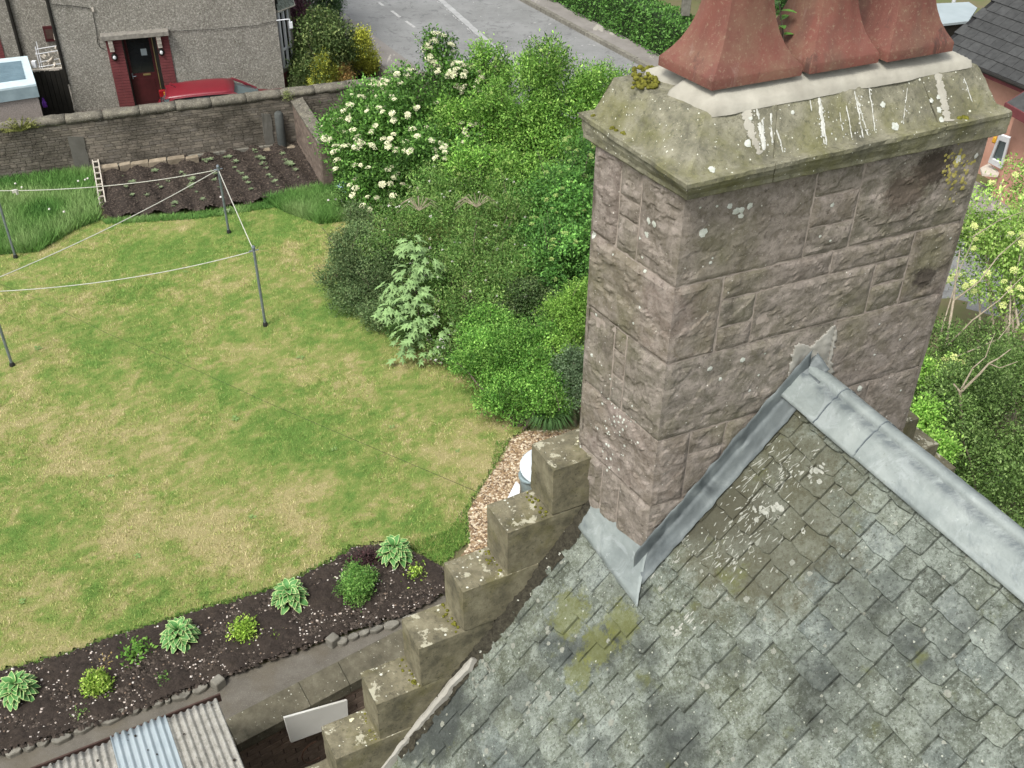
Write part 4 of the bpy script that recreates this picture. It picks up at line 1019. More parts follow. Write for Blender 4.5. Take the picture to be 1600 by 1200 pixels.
for k, (px, py, r_) in enumerate([(1140, 322, .016), (1150, 330, .022), (1158, 328, .02), (1171, 322, .02), (1157, 337, .018), (1098, 363, .025), (1109, 576, .018), (1160, 562, .02), (1125, 592, .013), (1343, 607, .022), (1300, 320, .014), (1281, 369, .009), (1297, 376, .008), (1171, 610, .01), (1195, 552, .008), (1366, 554, .008), (1406, 530, .009), (1374, 506, .007), (1407, 610, .009), (1485, 372, .009), (1110, 410, .01), (1113, 403, .007), (1120, 322, .008), (1094, 324, .007), (1185, 586, .008), (1462, 560, .007)]):
    decal(m, px, py, r_, k)
for k, (px, py, r_) in enumerate([(1014, 345, .02), (1022, 350, .02), (1011, 366, .018), (928, 368, .02), (1008, 424, .012), (1004, 402, .008), (925, 555, .012), (932, 492, .012), (1000, 372, .008), (958, 398, .007), (990, 505, .008), (1000, 480, .008)]):
    decal(m, px, py, r_, k+40)
r2 = random.Random(5)
for k in range(55):
    decal(m, r2.gauss(958, 14), r2.gauss(665, 30), r2.uniform(.004, .011), k+80)
for k, (px, py, r_) in enumerate([(1379, 164, .017), (1170, 185, .02), (1168, 224, .022), (1398, 198, .024), (1455, 157, .014), (1466, 152, .014), (1467, 172, .017), (1470, 187, .017), (1180, 150, .01), (1112, 265, .02), (1238, 176, .012)]):
    decal(m, px, py, r_, k+140, off=.003)
m.build('lichen_discs', 'lichen', stack)['kind'] = 'stuff'
gx, gy = np.meshgrid(np.arange(1215, 1320, 2.0), np.arange(495, 665, 2.0)); qx = gx+4*np.array([[nz((a*.12, c_*.12, 0)) for a in row] for row, c_ in zip(gx, gy[:, 0])]); qy = gy+4*np.array([[nz((a*.12, c_*.12, 9)) for a in row] for row, c_ in zip(gx, gy[:, 0])])
I_ = inpoly(qx.ravel(), qy.ravel(), PATCH).reshape(gx.shape); idx = {}; pv = []; pf = []
def _pv(j_, i_):
    if (j_, i_) not in idx:
        P, n_ = hit(gx[j_, i_], gy[j_, i_]); idx[(j_, i_)] = len(pv); pv.append(P+nR*(.007+.002*nz(P*25)))
    return idx[(j_, i_)]
for j_ in range(gx.shape[0]-1):
    for i_ in range(gx.shape[1]-1):
        if I_[j_, i_] and I_[j_+1, i_] and I_[j_, i_+1] and I_[j_+1, i_+1]: pf.append((_pv(j_, i_), _pv(j_+1, i_), _pv(j_+1, i_+1), _pv(j_, i_+1)))
m = MB(); m.add(pv, pf); q = m.build('cement_patch', 'cement_grey', stack, smooth=True).modifiers.new('s', 'SOLIDIFY'); q.thickness = .008
m = MB()
for k, (px, py, r_) in enumerate([(1496, 247, .028), (1525, 243, .018)]): decal(m, px, py, r_*.8, k+160, 1.3)
m.build('pale_lichen', 'guano', stack)['kind'] = 'stuff'
m = MB()
for k in range(60):
    decal(m, r2.gauss(1492, 12), r2.gauss(264, 18), r2.uniform(.004, .017), k+200)
m.build('yellow_lichen', 'lichen_yellow', stack)['kind'] = 'stuff'
SLB = bvh_of([o for o in WM if o.type == 'MESH' and (o.parent == roof)])
m = MB(); r3 = random.Random(77)
for k in range(270):
    t = r3.random(); px = 1240+r3.gauss(0, 42)-t*150; py = 705+r3.gauss(0, 22)+t*190
    if px > 1380 or py > 960: continue
    L = r3.uniform(.005, .026)*(2 if r3.random() < .14 else 1)
    decal(m, px, py, L, k, 1, SLB, (sdn+vd*r3.gauss(0, .35)).normalized(), r3.uniform(.002, .0045))
for px, py, L, W in ((1214, 800, .05, .035), (1192, 797, .04, .03), (1282, 733, .04, .03), (1240, 738, .05, .012), (1082, 965, .06, .01), (1060, 985, .05, .012), (1150, 880, .05, .01)):
    for q in range(9): decal(m, px+r3.gauss(0, 9), py+r3.gauss(0, 8), L*r3.uniform(.1, .45), int(px)+q, 1, SLB, sdn, W*r3.uniform(.3, .8))
m.build('bird_droppings', 'slate_guano', roof)['kind'] = 'stuff'
m = MB()
for k in range(150):
    px = r3.uniform(620, 1600); py = r3.uniform(780, 1200)
    if r3.random() < .5: px = r3.gauss(760, 70); py = r3.gauss(1030, 90)
    P, n_ = hit(px, py, SLB)
    if P is None: continue
    decal(m, px, py, r3.uniform(.006, .022), k, 1, SLB)
m.build('lichen_discs', 'slate_lichen', roof)['kind'] = 'stuff'
# pots ------------------------------------------------------------------
def pot(a0, a1, b0, b1, z, zt=.95, lab=None):
    ca, cb = (a0+a1)/2, (b0+b1)/2; ha, hb_ = (a1-a0)/2, (b1-b0)/2; vs = []; fs = []; n = 48
    prof = [(0, 1, 0), (.045, 1, 0), (.055, .985, .02), (.10, .86, .1), (.15, .76, .2), (.21, .68, .32), (.28, .615, .45), (.36, .575, .55), (.46, .55, .62), (.60, .54, .65), (.78, .53, .65), (.80, .60, .65), (.86, .62, .65), (.88, .56, .65), (.88, .44, .65), (.6, .42, .65)]
    for h, s_, oc in prof:
        for k in range(n):
            th = 2*pi*k/n; c_, s2 = cos(th), sin(th)
            sq = 1/max(abs(c_), abs(s2)); okt = 1/max(abs(c_), abs(s2), (abs(c_)+abs(s2))/1.36)
            R0 = sq*(1-oc)+okt*oc
            vs.append(CP(ca+c_*R0*ha*s_, cb+s2*R0*hb_*s_*(1+.1*(1-s_)), z+h*zt/.88))
    for i in range(len(prof)-1):
        for k in range(n): fs.append((i*n+k, i*n+(k+1) % n, (i+1)*n+(k+1) % n, (i+1)*n+k))
    fs.append(tuple(range((len(prof)-1)*n, len(prof)*n)))
    m = MB(); m.add(vs, fs); o = m.build('chimney_pot', 'terracotta', stack); o.data.polygons.foreach_set('use_smooth', [True]*len(o.data.polygons))
    e = o.modifiers.new('edge', 'EDGE_SPLIT'); e.split_angle = radians(28)
    if lab: o['label'] = lab
pot(.235, .805, .18, .62, 9.785, .95, 'widest chimney pot nearest the left end')
pot(.845, 1.305, .165, .62, 9.79, .95)
pot(1.355, 1.815, .15, .60, 9.79, .95)
# moss clumps
def clump(mb, P, r, n, seed, rs=.02):
    q = random.Random(seed)
    for i in range(n):
        c = P+V(q.gauss(0, r*.5), q.gauss(0, r*.5), q.uniform(0, r*.3)); rad = rs*q.uniform(.5, 1.2)
        mb.lathe(c, [(rad*.9, -rad*.4), (rad, 0), (rad*.75, rad*.55), (rad*.25, rad*.8)], 7)
m = MB()
r2 = random.Random(9)
for i in range(90):
    P = G(r2.uniform(990, 1042), r2.uniform(103, 136), 9.70)
    x = (P-CP(0, 0, 0)); clump(m, V(P.x, P.y, 9.695), .01, 1, i, .016)
m.build('moss_clump', 'moss', stack, smooth=True)['kind'] = 'stuff'
m = MB()
for i, (px, py) in enumerate([(926, 180), (957, 200), (962, 203), (973, 207), (975, 209), (981, 178), (1500, 184), (1506, 182), (1510, 184)]):
    P = CAM+ray(px, py)*((onplane(px, py, CP(-.1, 0, 9.46), V(0, 0, 1))-CAM).length/ray(px, py).length); clump(m, V(P.x, P.y, 9.455)+ww*0, .008, 4, i+300, .014)
for i in range(60):
    px = 880+r2.gauss(0, 14); P = HP(-1.06-.02*r2.random(), vc_+r2.uniform(-.13, .15), 6.985); clump(m, P, .01, 1, i, .014)
for k in range(1, 6):
    for i in range(16): clump(m, HP(-1.11-.361*k-.02-.05*r2.random()**2+.0, vc_+r2.uniform(-.15, .15), 6.98-.43*k+.0), .01, 1, i+40*k, .012)
m.build('moss_tufts', 'moss', stack, smooth=True)['kind'] = 'stuff'
# soot stain + cracks as dark recess mortar under the cap at right: rough dark growth
# sprig growing between the pots
def leafshape(mb, P, d, n_, L, W, fold=.15, mi=0):
    d = d.normalized(); s_ = d.cross(n_).normalized(); n_ = s_.cross(d)
    pts = []; prof = [(0, .05), (.2, .7), (.45, 1), (.75, .7), (1, 0)]
    vs = []; 
    for t, w_ in prof:
        c = P+d*L*t-n_*L*.18*t*t; vs += [c+s_*W*w_/2+n_*fold*W*w_, c, c-s_*W*w_/2+n_*fold*W*w_]
    fs = []
    for i in range(len(prof)-1): fs += [(i*3, i*3+1, i*3+4, i*3+3), (i*3+1, i*3+2, i*3+5, i*3+4)]
    mb.add(vs, fs, mi)
MATS['sprig_leaf'] = simple('sprig_leaf', hexc('#5f8a3a'), hexc('#47702b'), 30, .6)
sp = empty('seedling', CP(.83, .34, 9.79), 'young green leafy seedling growing between two terracotta chimney pots', 'plant')
base = CP(.83, .34, 9.78); top_ = CAM+ray(1216, -6)*((base-CAM).dot(ray(1216, -6).normalized())/ray(1216, -6).length)
m = MB(); m.tube([base, base.lerp(top_, .5)+V(.01, 0, 0), top_], [.006, .005, .003], 6); m.build('stem', 'bark', sp)
lm = None
for i in range(9):
    t = .45+.55*i/8; P = base.lerp(top_, t); an = i*2.4; mm = MB(); leafshape(mm, P, V(cos(an), sin(an), .25), V(0, 0, 1), .10*(1 if i % 2 else .7), .042); o = mm.build('leaf', 'sprig_leaf', sp)
# ============================================================ WALLS
wA = G(160, 268); wB = G(465, 228); wdx = (wB-wA); wdx.z = 0; wdx.normalize(); wnn = V(wdx.y, -wdx.x, 0)    # faces the garden
if wnn.y > 0: wnn = -wnn
WH = 1.32
def rubble_wall(name, O, dx, nn, x0, x1, h, th, label, seed, cop_w=.85, cop_h=.15, face_back=False):
    r = random.Random(seed); root = empty(name, O+dx*((x0+x1)/2), label, 'wall')
    m = MB(); c = O+dx*((x0+x1)/2)-nn*(th/2)+V(0, 0, h/2); m.box(c, x1-x0, th-.03, h-.01, dx, nn, V(0, 0, 1)); m.build('core', 'wall_mortar', root)
    m = MB(); z = .0
    cols = [hexc('#736d62'), hexc('#7c756a'), hexc('#6c665c'), hexc('#837b6f'), hexc('#767067'), hexc('#6f695f'), hexc('#888073')]
    while z < h-.02:
        ch = min(r.uniform(.045, .10), h-z); x = x0+r.uniform(-.1, 0)
        while x < x1:
            l = r.uniform(.09, .34); xa, xb = max(x, x0), min(x+l, x1)
            if xb-xa > .03:
                d = .02+r.uniform(0, .013); c = O+dx*((xa+xb)/2)+nn*(d/2-.025)+V(0, 0, z+ch/2)
                m.box(c, (xb-xa)-.012, d+.03, ch-.010, dx, nn, V(0, 0, 1), col=r.choice(cols))
                if face_back: m.box(c-nn*(th-.02), (xb-xa)-.012, d+.03, ch-.010, dx, nn, V(0, 0, 1), col=r.choice(cols))
            x += l
        z += ch
    o = m.build('rubble_stones', 'rubble', root); o['kind'] = 'stuff'
    n = int((x1-x0)/cop_w); cw = (x1-x0)/n; me = []
    for k in range(5):
        mm = MB(); prof = [(-.5, -.5), (-.52, .15), (-.42, .42), (-.15, .5), (.15, .5), (.42, .42), (.52, .15), (.5, -.5)]
        vs = []; 
        for i in range(7):
            for (py, pz) in prof: vs.append((-cw/2+.006+(cw-.012)*i/6, py*(th+.06)+.012*r.uniform(-1, 1), cop_h*pz+.010*r.uniform(-1, 1)))
        fs = [(i*8+j, i*8+(j+1) % 8, (i+1)*8+(j+1) % 8, (i+1)*8+j) for i in range(6) for j in range(8)]+[tuple(range(7, -1, -1)), tuple(48+j for j in range(8))]
        q = bpy.data.meshes.new('coping_stone'); q.from_pydata(vs, [], fs); q.materials.append(MATS['wall_coping']); q.polygons.foreach_set('use_smooth', [True]*len(q.polygons)); me.append(q)
    R_ = Matrix((dx, V(0, 0, 1).cross(dx), V(0, 0, 1))).transposed().to_4x4()
    for i in range(n):
        P = O+dx*(x0+cw*(i+.5))-nn*(th/2)+V(0, 0, h+cop_h/2-.005+r.uniform(-.006, .006))
        link('coping_stone', me[i % 5], root, Matrix.Translation(P) @ R_ @ Matrix.Rotation(r.uniform(-.012, .012), 4, 'Y'))
    return root
wlen = (wB-wA).length
bw_ = rubble_wall('boundary_wall', wA, wdx, wnn, -6.5, 10.5, WH, .30, 'old rubble stone wall with rounded coping along the back of the garden', 5, face_back=True)
# dark posts against the wall
m = MB(); P = onplane(440, 226, wA, wnn)+wnn*.10; P = wA+wdx*((G(441, 231)-wA).dot(wdx))+wnn*.13
m.lathe(P, [(.115, 0), (.12, .03), (.115, .5), (.11, .98), (.07, 1.03)], 18); tag(m.build('drain_post', 'door_maroon' if False else 'post_grey' if 'post_grey' in MATS else simple('post_grey', hexc('#505350'), hexc('#3f4240'), 6, .8).name, smooth=True), 'round dark grey post standing in the corner of stone and brick walls', 'post')
simple('dark_render', hexc('#66645d'), hexc('#55534c'), 5, .95, 30, .5, .01)
for px_, wd2 in ((425, .24), (130, .36)):
    P = wA+wdx*((G(px_, 240)-wA).dot(wdx))+wnn*.040; pts = ragged([P-wdx*wd2/2+V(0, 0, .02), P+wdx*wd2/2+V(0, 0, .02), P+wdx*wd2/2+V(0, 0, .95), P-wdx*wd2/2*.9+V(0, 0, 1.0)], .012, px_, 6); m = MB(); m.poly(pts, .04, wnn); m.build('render_patch', 'dark_render', bw_)
# plinth course at the wall foot
pl = empty('plinth', wA+wdx*2, 'projecting stone footing course at the base of the back wall', 'footing'); r = random.Random(8)
x = .1
while x < wlen-.3:
    l = r.uniform(.22, .5); mm = MB(); mm.box(wA+wdx*(x+l/2)+wnn*.045+V(0, 0, .10), l-.015, .09, .09, wdx, wnn, V(0, 0, 1)); mm.build('stone', 'grey_stone', pl); x += l
fl = []
for i, (xa, xb, ya, yb) in enumerate([(155, 188, 262, 273), (189, 206, 259, 269), (207, 234, 257, 267), (235, 261, 253, 264), (262, 290, 249, 260), (291, 312, 249, 258)]):
    P = [G(xa+1, ya+6), G(xb-1, ya+2.5), G(xb, yb-3), G(xa, yb+1)]; P = [p+wnn*.10 for p in P]
    P = [p+V(r.uniform(-.02, .02), r.uniform(-.02, .02), .23) for p in P]; mm = MB(); mm.poly(P[::-1], .2); o = mm.build('paving_slab', 'slab_stone'); bevel(o, .012)
    tag(o, ['worn pale stone slab at the ladder end of the row under the wall', 'narrow stone slab second from the ladder', 'stone slab third from the ladder in the row under the wall', 'stone slab fourth from the ladder in the row under the wall', 'broad stone slab fifth from the ladder under the wall', 'small stone slab ending the row furthest from the ladder'][i], 'paving slab', 'stone slabs along the foot of the back wall')
mm = MB(); P = [G(395, 243)+wnn*.05, G(462, 234)+wnn*.05, G(462, 230)-wnn*.02, G(395, 239)-wnn*.02]; mm.poly([p+V(0, 0, .1) for p in P][::1], .09); tag(bevel(mm.build('paving_slab', 'slab_stone'), .01), 'long thin stone kerb at the corner of the vegetable plot', 'paving slab')
# brick cross wall
bA = G(465, 230)+wnn*.0; bB = G(508, 301); bdx = (bB-bA); bdx.z = 0; bL = bdx.length; bdx.normalize(); bnn = V(-bdx.y, bdx.x, 0)
if bnn.x > 0: bnn = -bnn
root = empty('brick_wall', bA.lerp(bB, .5), 'low brown brick wall with sloping stone coping at the right end of the vegetable plot', 'wall')
BH = 1.22; BT = .24
m = MB(); m.box(bA+bdx*(bL/2)-bnn*(BT/2)+V(0, 0, BH/2), bL-.01, BT-.012, BH-.01, bdx, bnn, V(0, 0, 1)); m.build('core', 'wall_mortar', root)
bh, bl = .0765, .225; mm = MB(); mm.box((0, 0, 0), bl-.012, .05, bh-.012); q = bpy.data.meshes.new('brick'); q.from_pydata(mm.v, [], mm.f); q.materials.append(MATS['wall_brick'])
mm2 = MB(); mm2.box((0, 0, 0), bl/2-.012, .05, bh-.012); q2 = bpy.data.meshes.new('half_brick'); q2.from_pydata(mm2.v, [], mm2.f); q2.materials.append(MATS['wall_brick'])
R_ = Matrix((bdx, V(0, 0, 1).cross(bdx), V(0, 0, 1))).transposed().to_4x4()
for row in range(int(BH/bh)):
    x = -bl/2 if row % 2 else 0
    while x < bL-.02:
        if x < 0: link('brick', q2, root, Matrix.Translation(bA+bdx*(bl/4)-bnn*.02+V(0, 0, (row+.5)*bh)) @ R_)
        elif x+bl > bL+.01: link('brick', q2, root, Matrix.Translation(bA+bdx*(bL-bl/4)-bnn*.02+V(0, 0, (row+.5)*bh)) @ R_)
        else: link('brick', q, root, Matrix.Translation(bA+bdx*(x+bl/2)-bnn*(.02+random.uniform(-.003, .003))+V(0, 0, (row+.5)*bh)) @ R_)
        x += bl
m = MB()
for row in range(int(BH/bh)):
    for k in range(2): m.box(bB-bnn*(.06+.12*k)-bdx*.02+V(0, 0, (row+.5)*bh), .05, .108, bh-.012, bdx, bnn, V(0, 0, 1))
m.build('end_bricks', 'wall_brick', root)['kind'] = 'stuff'
n = 6
for i in range(n):
    c = bA+bdx*(bL*(i+.5)/n)-bnn*(BT/2)+V(0, 0, BH+.03); mm = MB(); mm.box(c, bL/n-.008, BT+.07, .06, bdx, (bnn-V(0, 0, .18)).normalized(), None); bevel(mm.build('coping_slab', 'wall_coping', root), .008)
# ============================================================ NEIGHBOUR HOUSE
fA = G(120, 181); fB = G(447, 149); fdx = (fB-fA); fdx.z = 0; fL = fdx.length; fdx.normalize(); fn_ = V(fdx.y, -fdx.x, 0)
if fn_.y > 0: fn_ = -fn_
def FP(px, py, off=0.0):
    return onplane(px, py, fA+fn_*off, fn_)
def fx(px, py, off=0.0): P = FP(px, py, off); return (P-fA).dot(fdx), P.z
def FQ(x, z, off=0): return fA+fdx*x+fn_*off+V(0, 0, z)
nh = empty('harled_house', FQ(fL/2, 0, -3), 'grey pebble-dashed house with red painted brick door surround beyond the wall', 'house')
EH = 4.6
dx0, dz1 = fx(178, 60); dx1 = fx(243, 52)[0]
jx0 = fx(164, 62)[0]; jx1 = fx(262, 52)[0]; jz = fx(190, 56)[1]
lx0 = fx(192, 62)[0]; lx1 = fx(236, 57)[0]
ox0, ox1 = lx0-.04, lx1+.10
print('door', lx0, lx1, dz1, jx0, jx1, jz)
# main front wall, with a hole for the doorway
m = MB()
xs = [0, ox0, ox1, fL]
def wallbox(mb, xa, xb, za, zb, off0, off1): mb.box(FQ((xa+xb)/2, (za+zb)/2, (off0+off1)/2), xb-xa, off1-off0, zb-za, fdx, fn_, V(0, 0, 1))
wallbox(m, 0, ox0, 0, EH, -.3, 0); wallbox(m, ox1, fL, 0, EH, -.3, 0); wallbox(m, ox0, ox1, jz, EH, -.3, 0)
m.build('wall', 'harl', nh)
m = MB(); wallbox(m, fL-.3, fL-.002, 0, EH, -7, -.302); wallbox(m, 0.002, .3, 0, EH, -7, -.302); wallbox(m, .302, fL-.302, 0, EH, -7, -6.7); m.build('side_wall', 'harl', nh)
# roof of the neighbour (outside the frame above, simple pitched)
m = MB(); z0 = EH+.01
a = [FQ(-.25, z0, .25), FQ(fL+.25, z0, .25), FQ(fL+.25, z0+2.4, -3.5), FQ(-.25, z0+2.4, -3.5), FQ(fL+.25, z0, -7.25), FQ(-.25, z0, -7.25)]
m.add(a, [(0, 1, 2, 3), (3, 2, 4, 5), (0, 3, 5), (1, 4, 2), (0, 5, 4, 1)]); m.build('roof', 'roof_tile', nh)
# red brick jambs: courses
m = MB(); z = 0.0
while z < jz-.03:
    for xa, xb in ((jx0, ox0), (ox1, jx1)):
        n_ = 2 if int(z/.078) % 2 else 1
        for k in range(n_):
            a0 = xa+(xb-xa)*k/n_; a1 = xa+(xb-xa)*(k+1)/n_; wallbox(m, a0+.003, a1-.003, z+.004, z+.074, .001, .032+random.uniform(0, .004))
    z += .078
o = m.build('brick_jamb', 'red_paint', nh); o['kind'] = 'stuff'
m = MB(); wallbox(m, 0, jx0-.004, 0, .10, .001, .03); wallbox(m, jx1+.004, fL, 0, .22, .001, .03); m.build('base_band', 'red_paint', nh)['kind'] = 'stuff'
m = MB(); wallbox(m, ox0-.001, ox0+.03, 0, jz, -.28, -.0); wallbox(m, ox1-.12, ox1+.001, 0, jz, -.28, -.0); m.build('reveal', 'black_paint', nh)['kind'] = 'stuff'
# door
dxa, dxb = ox0+.035, ox1-.125
m = MB(); wallbox(m, dxa, dxb, .02, .95, -.20, -.15); wallbox(m, dxa, dxa+.06, .95, jz-.03, -.20, -.15); wallbox(m, dxb-.06, dxb, .95, jz-.03, -.20, -.15); wallbox(m, dxa+.06, dxb-.06, jz-.10, jz-.03, -.20, -.15)
door = m.build('door', 'door_maroon', nh)
m = MB(); wallbox(m, dxa+.062, dxb-.062, .952, jz-.102, -.185, -.175); m.build('pane', 'dark_glass', door)
m = MB(); wallbox(m, dxa+.10, dxb-.10, .16, .80, -.149, -.142); m.build('lower_panel', 'door_maroon', door)
m = MB(); wallbox(m, (dxa+dxb)/2-.02, (dxa+dxb)/2+.17, .885, .935, -.149, -.138); m.build('letter_plate', 'brass', door)
m = MB(); m.tube([FQ(dxa+.05, .90, -.13), FQ(dxa+.05, .90, -.09), FQ(dxa+.14, .90, -.09)], .012, 6); m.box(FQ(dxa+.05, .9, -.143), .03, .012, .16, fdx, fn_, V(0, 0, 1)); m.build('handle', 'galvanised', door)
m = MB(); m.tube([FQ(ox1-.10, .02, .0), FQ(ox1-.10, jz-.02, .0)], .012, 5); m.build('door_trim', 'brass', nh)
m = MB(); wallbox(m, dxa+.38, dxa+.53, 1.42, 1.60, -.174, -.172); m.build('pane_reflection', 'grey_membrane', door)['label'] = 'pale square card imitating a reflection in the door glass'  # reflection in the pane modelled as a pale card
# lintel canopy, brackets, lamps
c0x = fx(157, 55)[0]; c1x = fx(263, 45)[0]; cz = fx(210, 54)[1]
m = MB(); vs = []
m.box(FQ((c0x+c1x)/2, cz+.04, .13), c1x-c0x, .26, .13, fdx, fn_, V(0, 0, 1)); o = m.build('door_canopy', 'wood_grey' if 'wood_grey' in MATS else simple('wood_grey', hexc('#8f8b82'), hexc('#6a675f'), 12, .95, 40, .5).name, nh); bevel(o, .012)
for px in (174, 250):
    xx = fx(px, 70)[0]; m = MB()
    for z0_, z1_, d_ in ((-.10, -.01, .19), (-.22, -.11, .15), (-.34, -.23, .10)): wallbox(m, xx-.055, xx+.055, cz+z0_-.025, cz+z1_-.025, .034, .034+d_)
    m.build('bracket', 'white_wood', nh)['kind'] = 'stuff'
for px, py in ((179, 88), (252, 80)):
    x_, z_ = fx(px, py); m = MB(); R3 = Matrix((fdx, V(0, 0, 1), fn_)).transposed()
    vs = []; mm = MB(); mm.lathe((0, 0, 0), [(.075, 0), (.08, .02), (.065, .05), (.03, .07)], 16, sy=1.35); mm.v = [tuple(FQ(x_, z_, .036)+R3 @ Vector(p)) for p in mm.v]; lamp = mm.build('wall_lamp', 'black_paint', nh, smooth=False)
    mm = MB(); mm.lathe((0, 0, 0), [(.04, .06), (.042, .075), (.02, .095)], 12, sy=1.3); mm.v = [tuple(FQ(x_, z_, .036)+R3 @ Vector(p)) for p in mm.v]; mm.build('lamp_glass', 'white_upvc', lamp)
# cables on the wall
m = MB(); pts = [FP(*p, .02) for p in [(82, 7), (110, 9), (135, 12), (144, 15), (147, 30), (151, 50), (153, 68), (157, 75), (164, 77)]]; m.tube(pts, .008, 4); m.build('cable', 'cable', nh)
m = MB(); m.box(FP(145, 15, .03), .05, .05, .09, fdx, fn_, V(0, 0, 1)); m.build('junction_box', 'white_wood', nh)
m = MB(); m.tube([FP(264, 49, .02), FP(330, 46, .02), (FP(400, 40, .02)), FP(432, 32, .02)], .006, 4); m.build('cable', 'cable', nh)
# security camera / white lamp bracket at the corner
m = MB(); P = FP(432, 32, .06); Q = FP(450, 30, .06); R4 = FP(454, 36, .08)
m.tube([P, Q, FP(452, 30, .07), R4], .015, 6); m.box(R4-V(0, 0, .05), .09, .09, .16, fdx, fn_, V(0, 0, 1)); m.build('outside_lamp', 'white_upvc', nh)
# down pipe at the left corner
m = MB(); m.tube([FQ(-.03, .9, .02), FQ(-.03, EH, .02)], .045, 8); m.build('drainpipe', 'black_paint', nh)
m = MB(); m.tube([FP(88, 62, -.4), FP(82, 30, -.4), FP(74, 4, -.4), FP(72, -20, -.4)], .05, 8); m.build('waste_pipe', 'white_wood', nh)
# recessed wing
OFF = -2.3
def WQ(x, z, off=OFF): return FQ(x, z, off)
wx = -4.2
m = MB(); wallbox(m, wx, -.002, 0, EH, OFF-.3, OFF); m.build('wing_wall', 'harl', nh)
m = MB(); P0x = (onplane(34, 85, fA+fn_*OFF, fn_)-fA).dot(fdx); m.tube([WQ(P0x, 0, OFF+.06), WQ(P0x, EH, OFF+.06)], .05, 8); m.build('drainpipe', 'black_paint', nh)
P1x = (onplane(12, 92, fA+fn_*OFF, fn_)-fA).dot(fdx); m = MB(); z = 0
while z < 2.0:
    k = random.uniform(-.02, .02); wallbox(m, P1x-1.2, P1x-.05+k*.2, z+.004, z+.074, OFF+.001, OFF+.03); z += .078
m.build('brick_strip', 'red_paint', nh)['kind'] = 'stuff'
Pq = onplane(78, 52, fA+fn_*OFF, fn_); m = MB(); m.box(Pq+fn_*.03, .30, .06, .42, fdx, fn_, V(0, 0, 1)); mb_ = m.build('meter_door', 'door_maroon', nh); m = MB(); m.box(Pq+fn_*.066, .2, .01, .26, fdx, fn_, V(0, 0, 1)); m.build('panel', 'rust', mb_)
# bay window at the right corner
bay0 = FQ(fL+.0, 0, -.35); bdir = (fdx*.62-fn_*.78).normalized(); bnx = V(bdir.y, -bdir.x, 0)
if bnx.x < 0: bnx = -bnx
BL = 1.0
def BQ(x, z, off=0): return bay0+bdir*x+bnx*off+V(0, 0, z)
def baybox(mb, xa, xb, za, zb, o0, o1): mb.box(BQ((xa+xb)/2, (za+zb)/2, (o0+o1)/2), xb-xa, o1-o0, zb-za, bdir, bnx, V(0, 0, 1))
by = FQ(fL, 0, -.35)
bayf = FQ(fL+.01, 0, -.36)
m = MB(); z1b = .62
def bayprism(mb, z0_, z1_, gr=0.0):
    p = [bayf-fn_*(-gr)+fdx*0, bayf+fdx*(.36+gr)-fn_*(.42), bayf+fdx*(.36+gr)-fn_*(1.7), bayf-fn_*(2.1+gr)]
    mb.poly([q+V(0, 0, z1_) for q in p], z1_-z0_)
bayprism(m, 0, .52); bay = m.build('bay_base', 'red_paint', nh)
m = MB(); bayprism(m, .521, .62, .05); m.build('sill', 'grey_stone', nh)
m = MB(); bayprism(m, .621, 2.25, -.04); bw = m.build('bay_window', 'dark_glass', nh)
p = [bayf, bayf+fdx*.36-fn_*.42, bayf+fdx*.36-fn_*1.7, bayf-fn_*2.1]
m = MB()
for q in p[1:3]: m.box(q+V(0, 0, 1.435), .13, .16, 1.62, fdx, fn_, V(0, 0, 1))
m.build('mullion', 'grey_stone', bw)['kind'] = 'stuff'
m = MB()
for A, B in ((p[0], p[1]), (p[1], p[2])):
    d = (B-A).normalized(); nn = V(d.y, -d.x, 0); L_ = (B-A).length
    for s_ in (.12, .5, .88) if L_ < 1 else (.1, .36, .64, .9):
        m.box(A.lerp(B, s_)+nn*.03+V(0, 0, 1.435), .055, .06, 1.6, d, nn, V(0, 0, 1))
    for z_ in (.66, 1.15, 2.2): m.box(A.lerp(B, .5)+nn*.03+V(0, 0, z_), L_*.86, .05, .06, d, nn, V(0, 0, 1))
m.build('frame', 'white_upvc', bw)['kind'] = 'stuff'
m = MB(); q = [bayf+fn_*.12+fdx*.04, bayf+fdx*.55-fn_*.32, bayf+fdx*.55-fn_*1.8, bayf-fn_*2.3]; top = [bayf-fn_*.2+V(0, 0, 2.95), bayf-fn_*1.9+V(0, 0, 2.95)]
zb = V(0, 0, 2.27); m.add([q[0]+zb, q[1]+zb, q[2]+zb, q[3]+zb, top[0], top[1]], [(0, 1, 4), (1, 2, 5, 4), (2, 3, 5), (0, 3, 2, 1)]); br = m.build('bay_roof', 'slate_gap', nh)
m = MB()
def fillslates(A, B, C, D_, nu, nv_):   # A-B eave, D-C head
    nrm = (B-A).cross(D_-A).normalized(); nrm = nrm if nrm.z > 0 else -nrm
    for j in range(nv_):
        for i in range(nu):
            s0, s1 = (i+(.5 if j % 2 else 0))/nu, (i+1+(.5 if j % 2 else 0))/nu; t0, t1 = j/nv_, (j+1.2)/nv_
            s1 = min(s1, 1); 
            if s0 >= 1: continue
            P = lambda s_, t: A.lerp(B, s_).lerp(D_.lerp(C, s_), min(t, 1))
            m.poly([P(s0+.01, t0)+nrm*.03, P(s1-.01, t0)+nrm*.03, P(s1-.01, t1)+nrm*.016, P(s0+.01, t1)+nrm*.016], .012, nrm)
fillslates(q[1]+zb, q[2]+zb, top[1], top[0], 6, 5); fillslates(q[0]+zb, q[1]+zb, top[0]+V(.01, 0, 0), top[0], 4, 5)
m.build('bay_slates', 'slate', br)['kind'] = 'stuff'
m = MB(); m.tube([q[0]+zb, q[1]+zb, q[2]+zb], .035, 6); m.build('gutter', 'white_wood', nh)
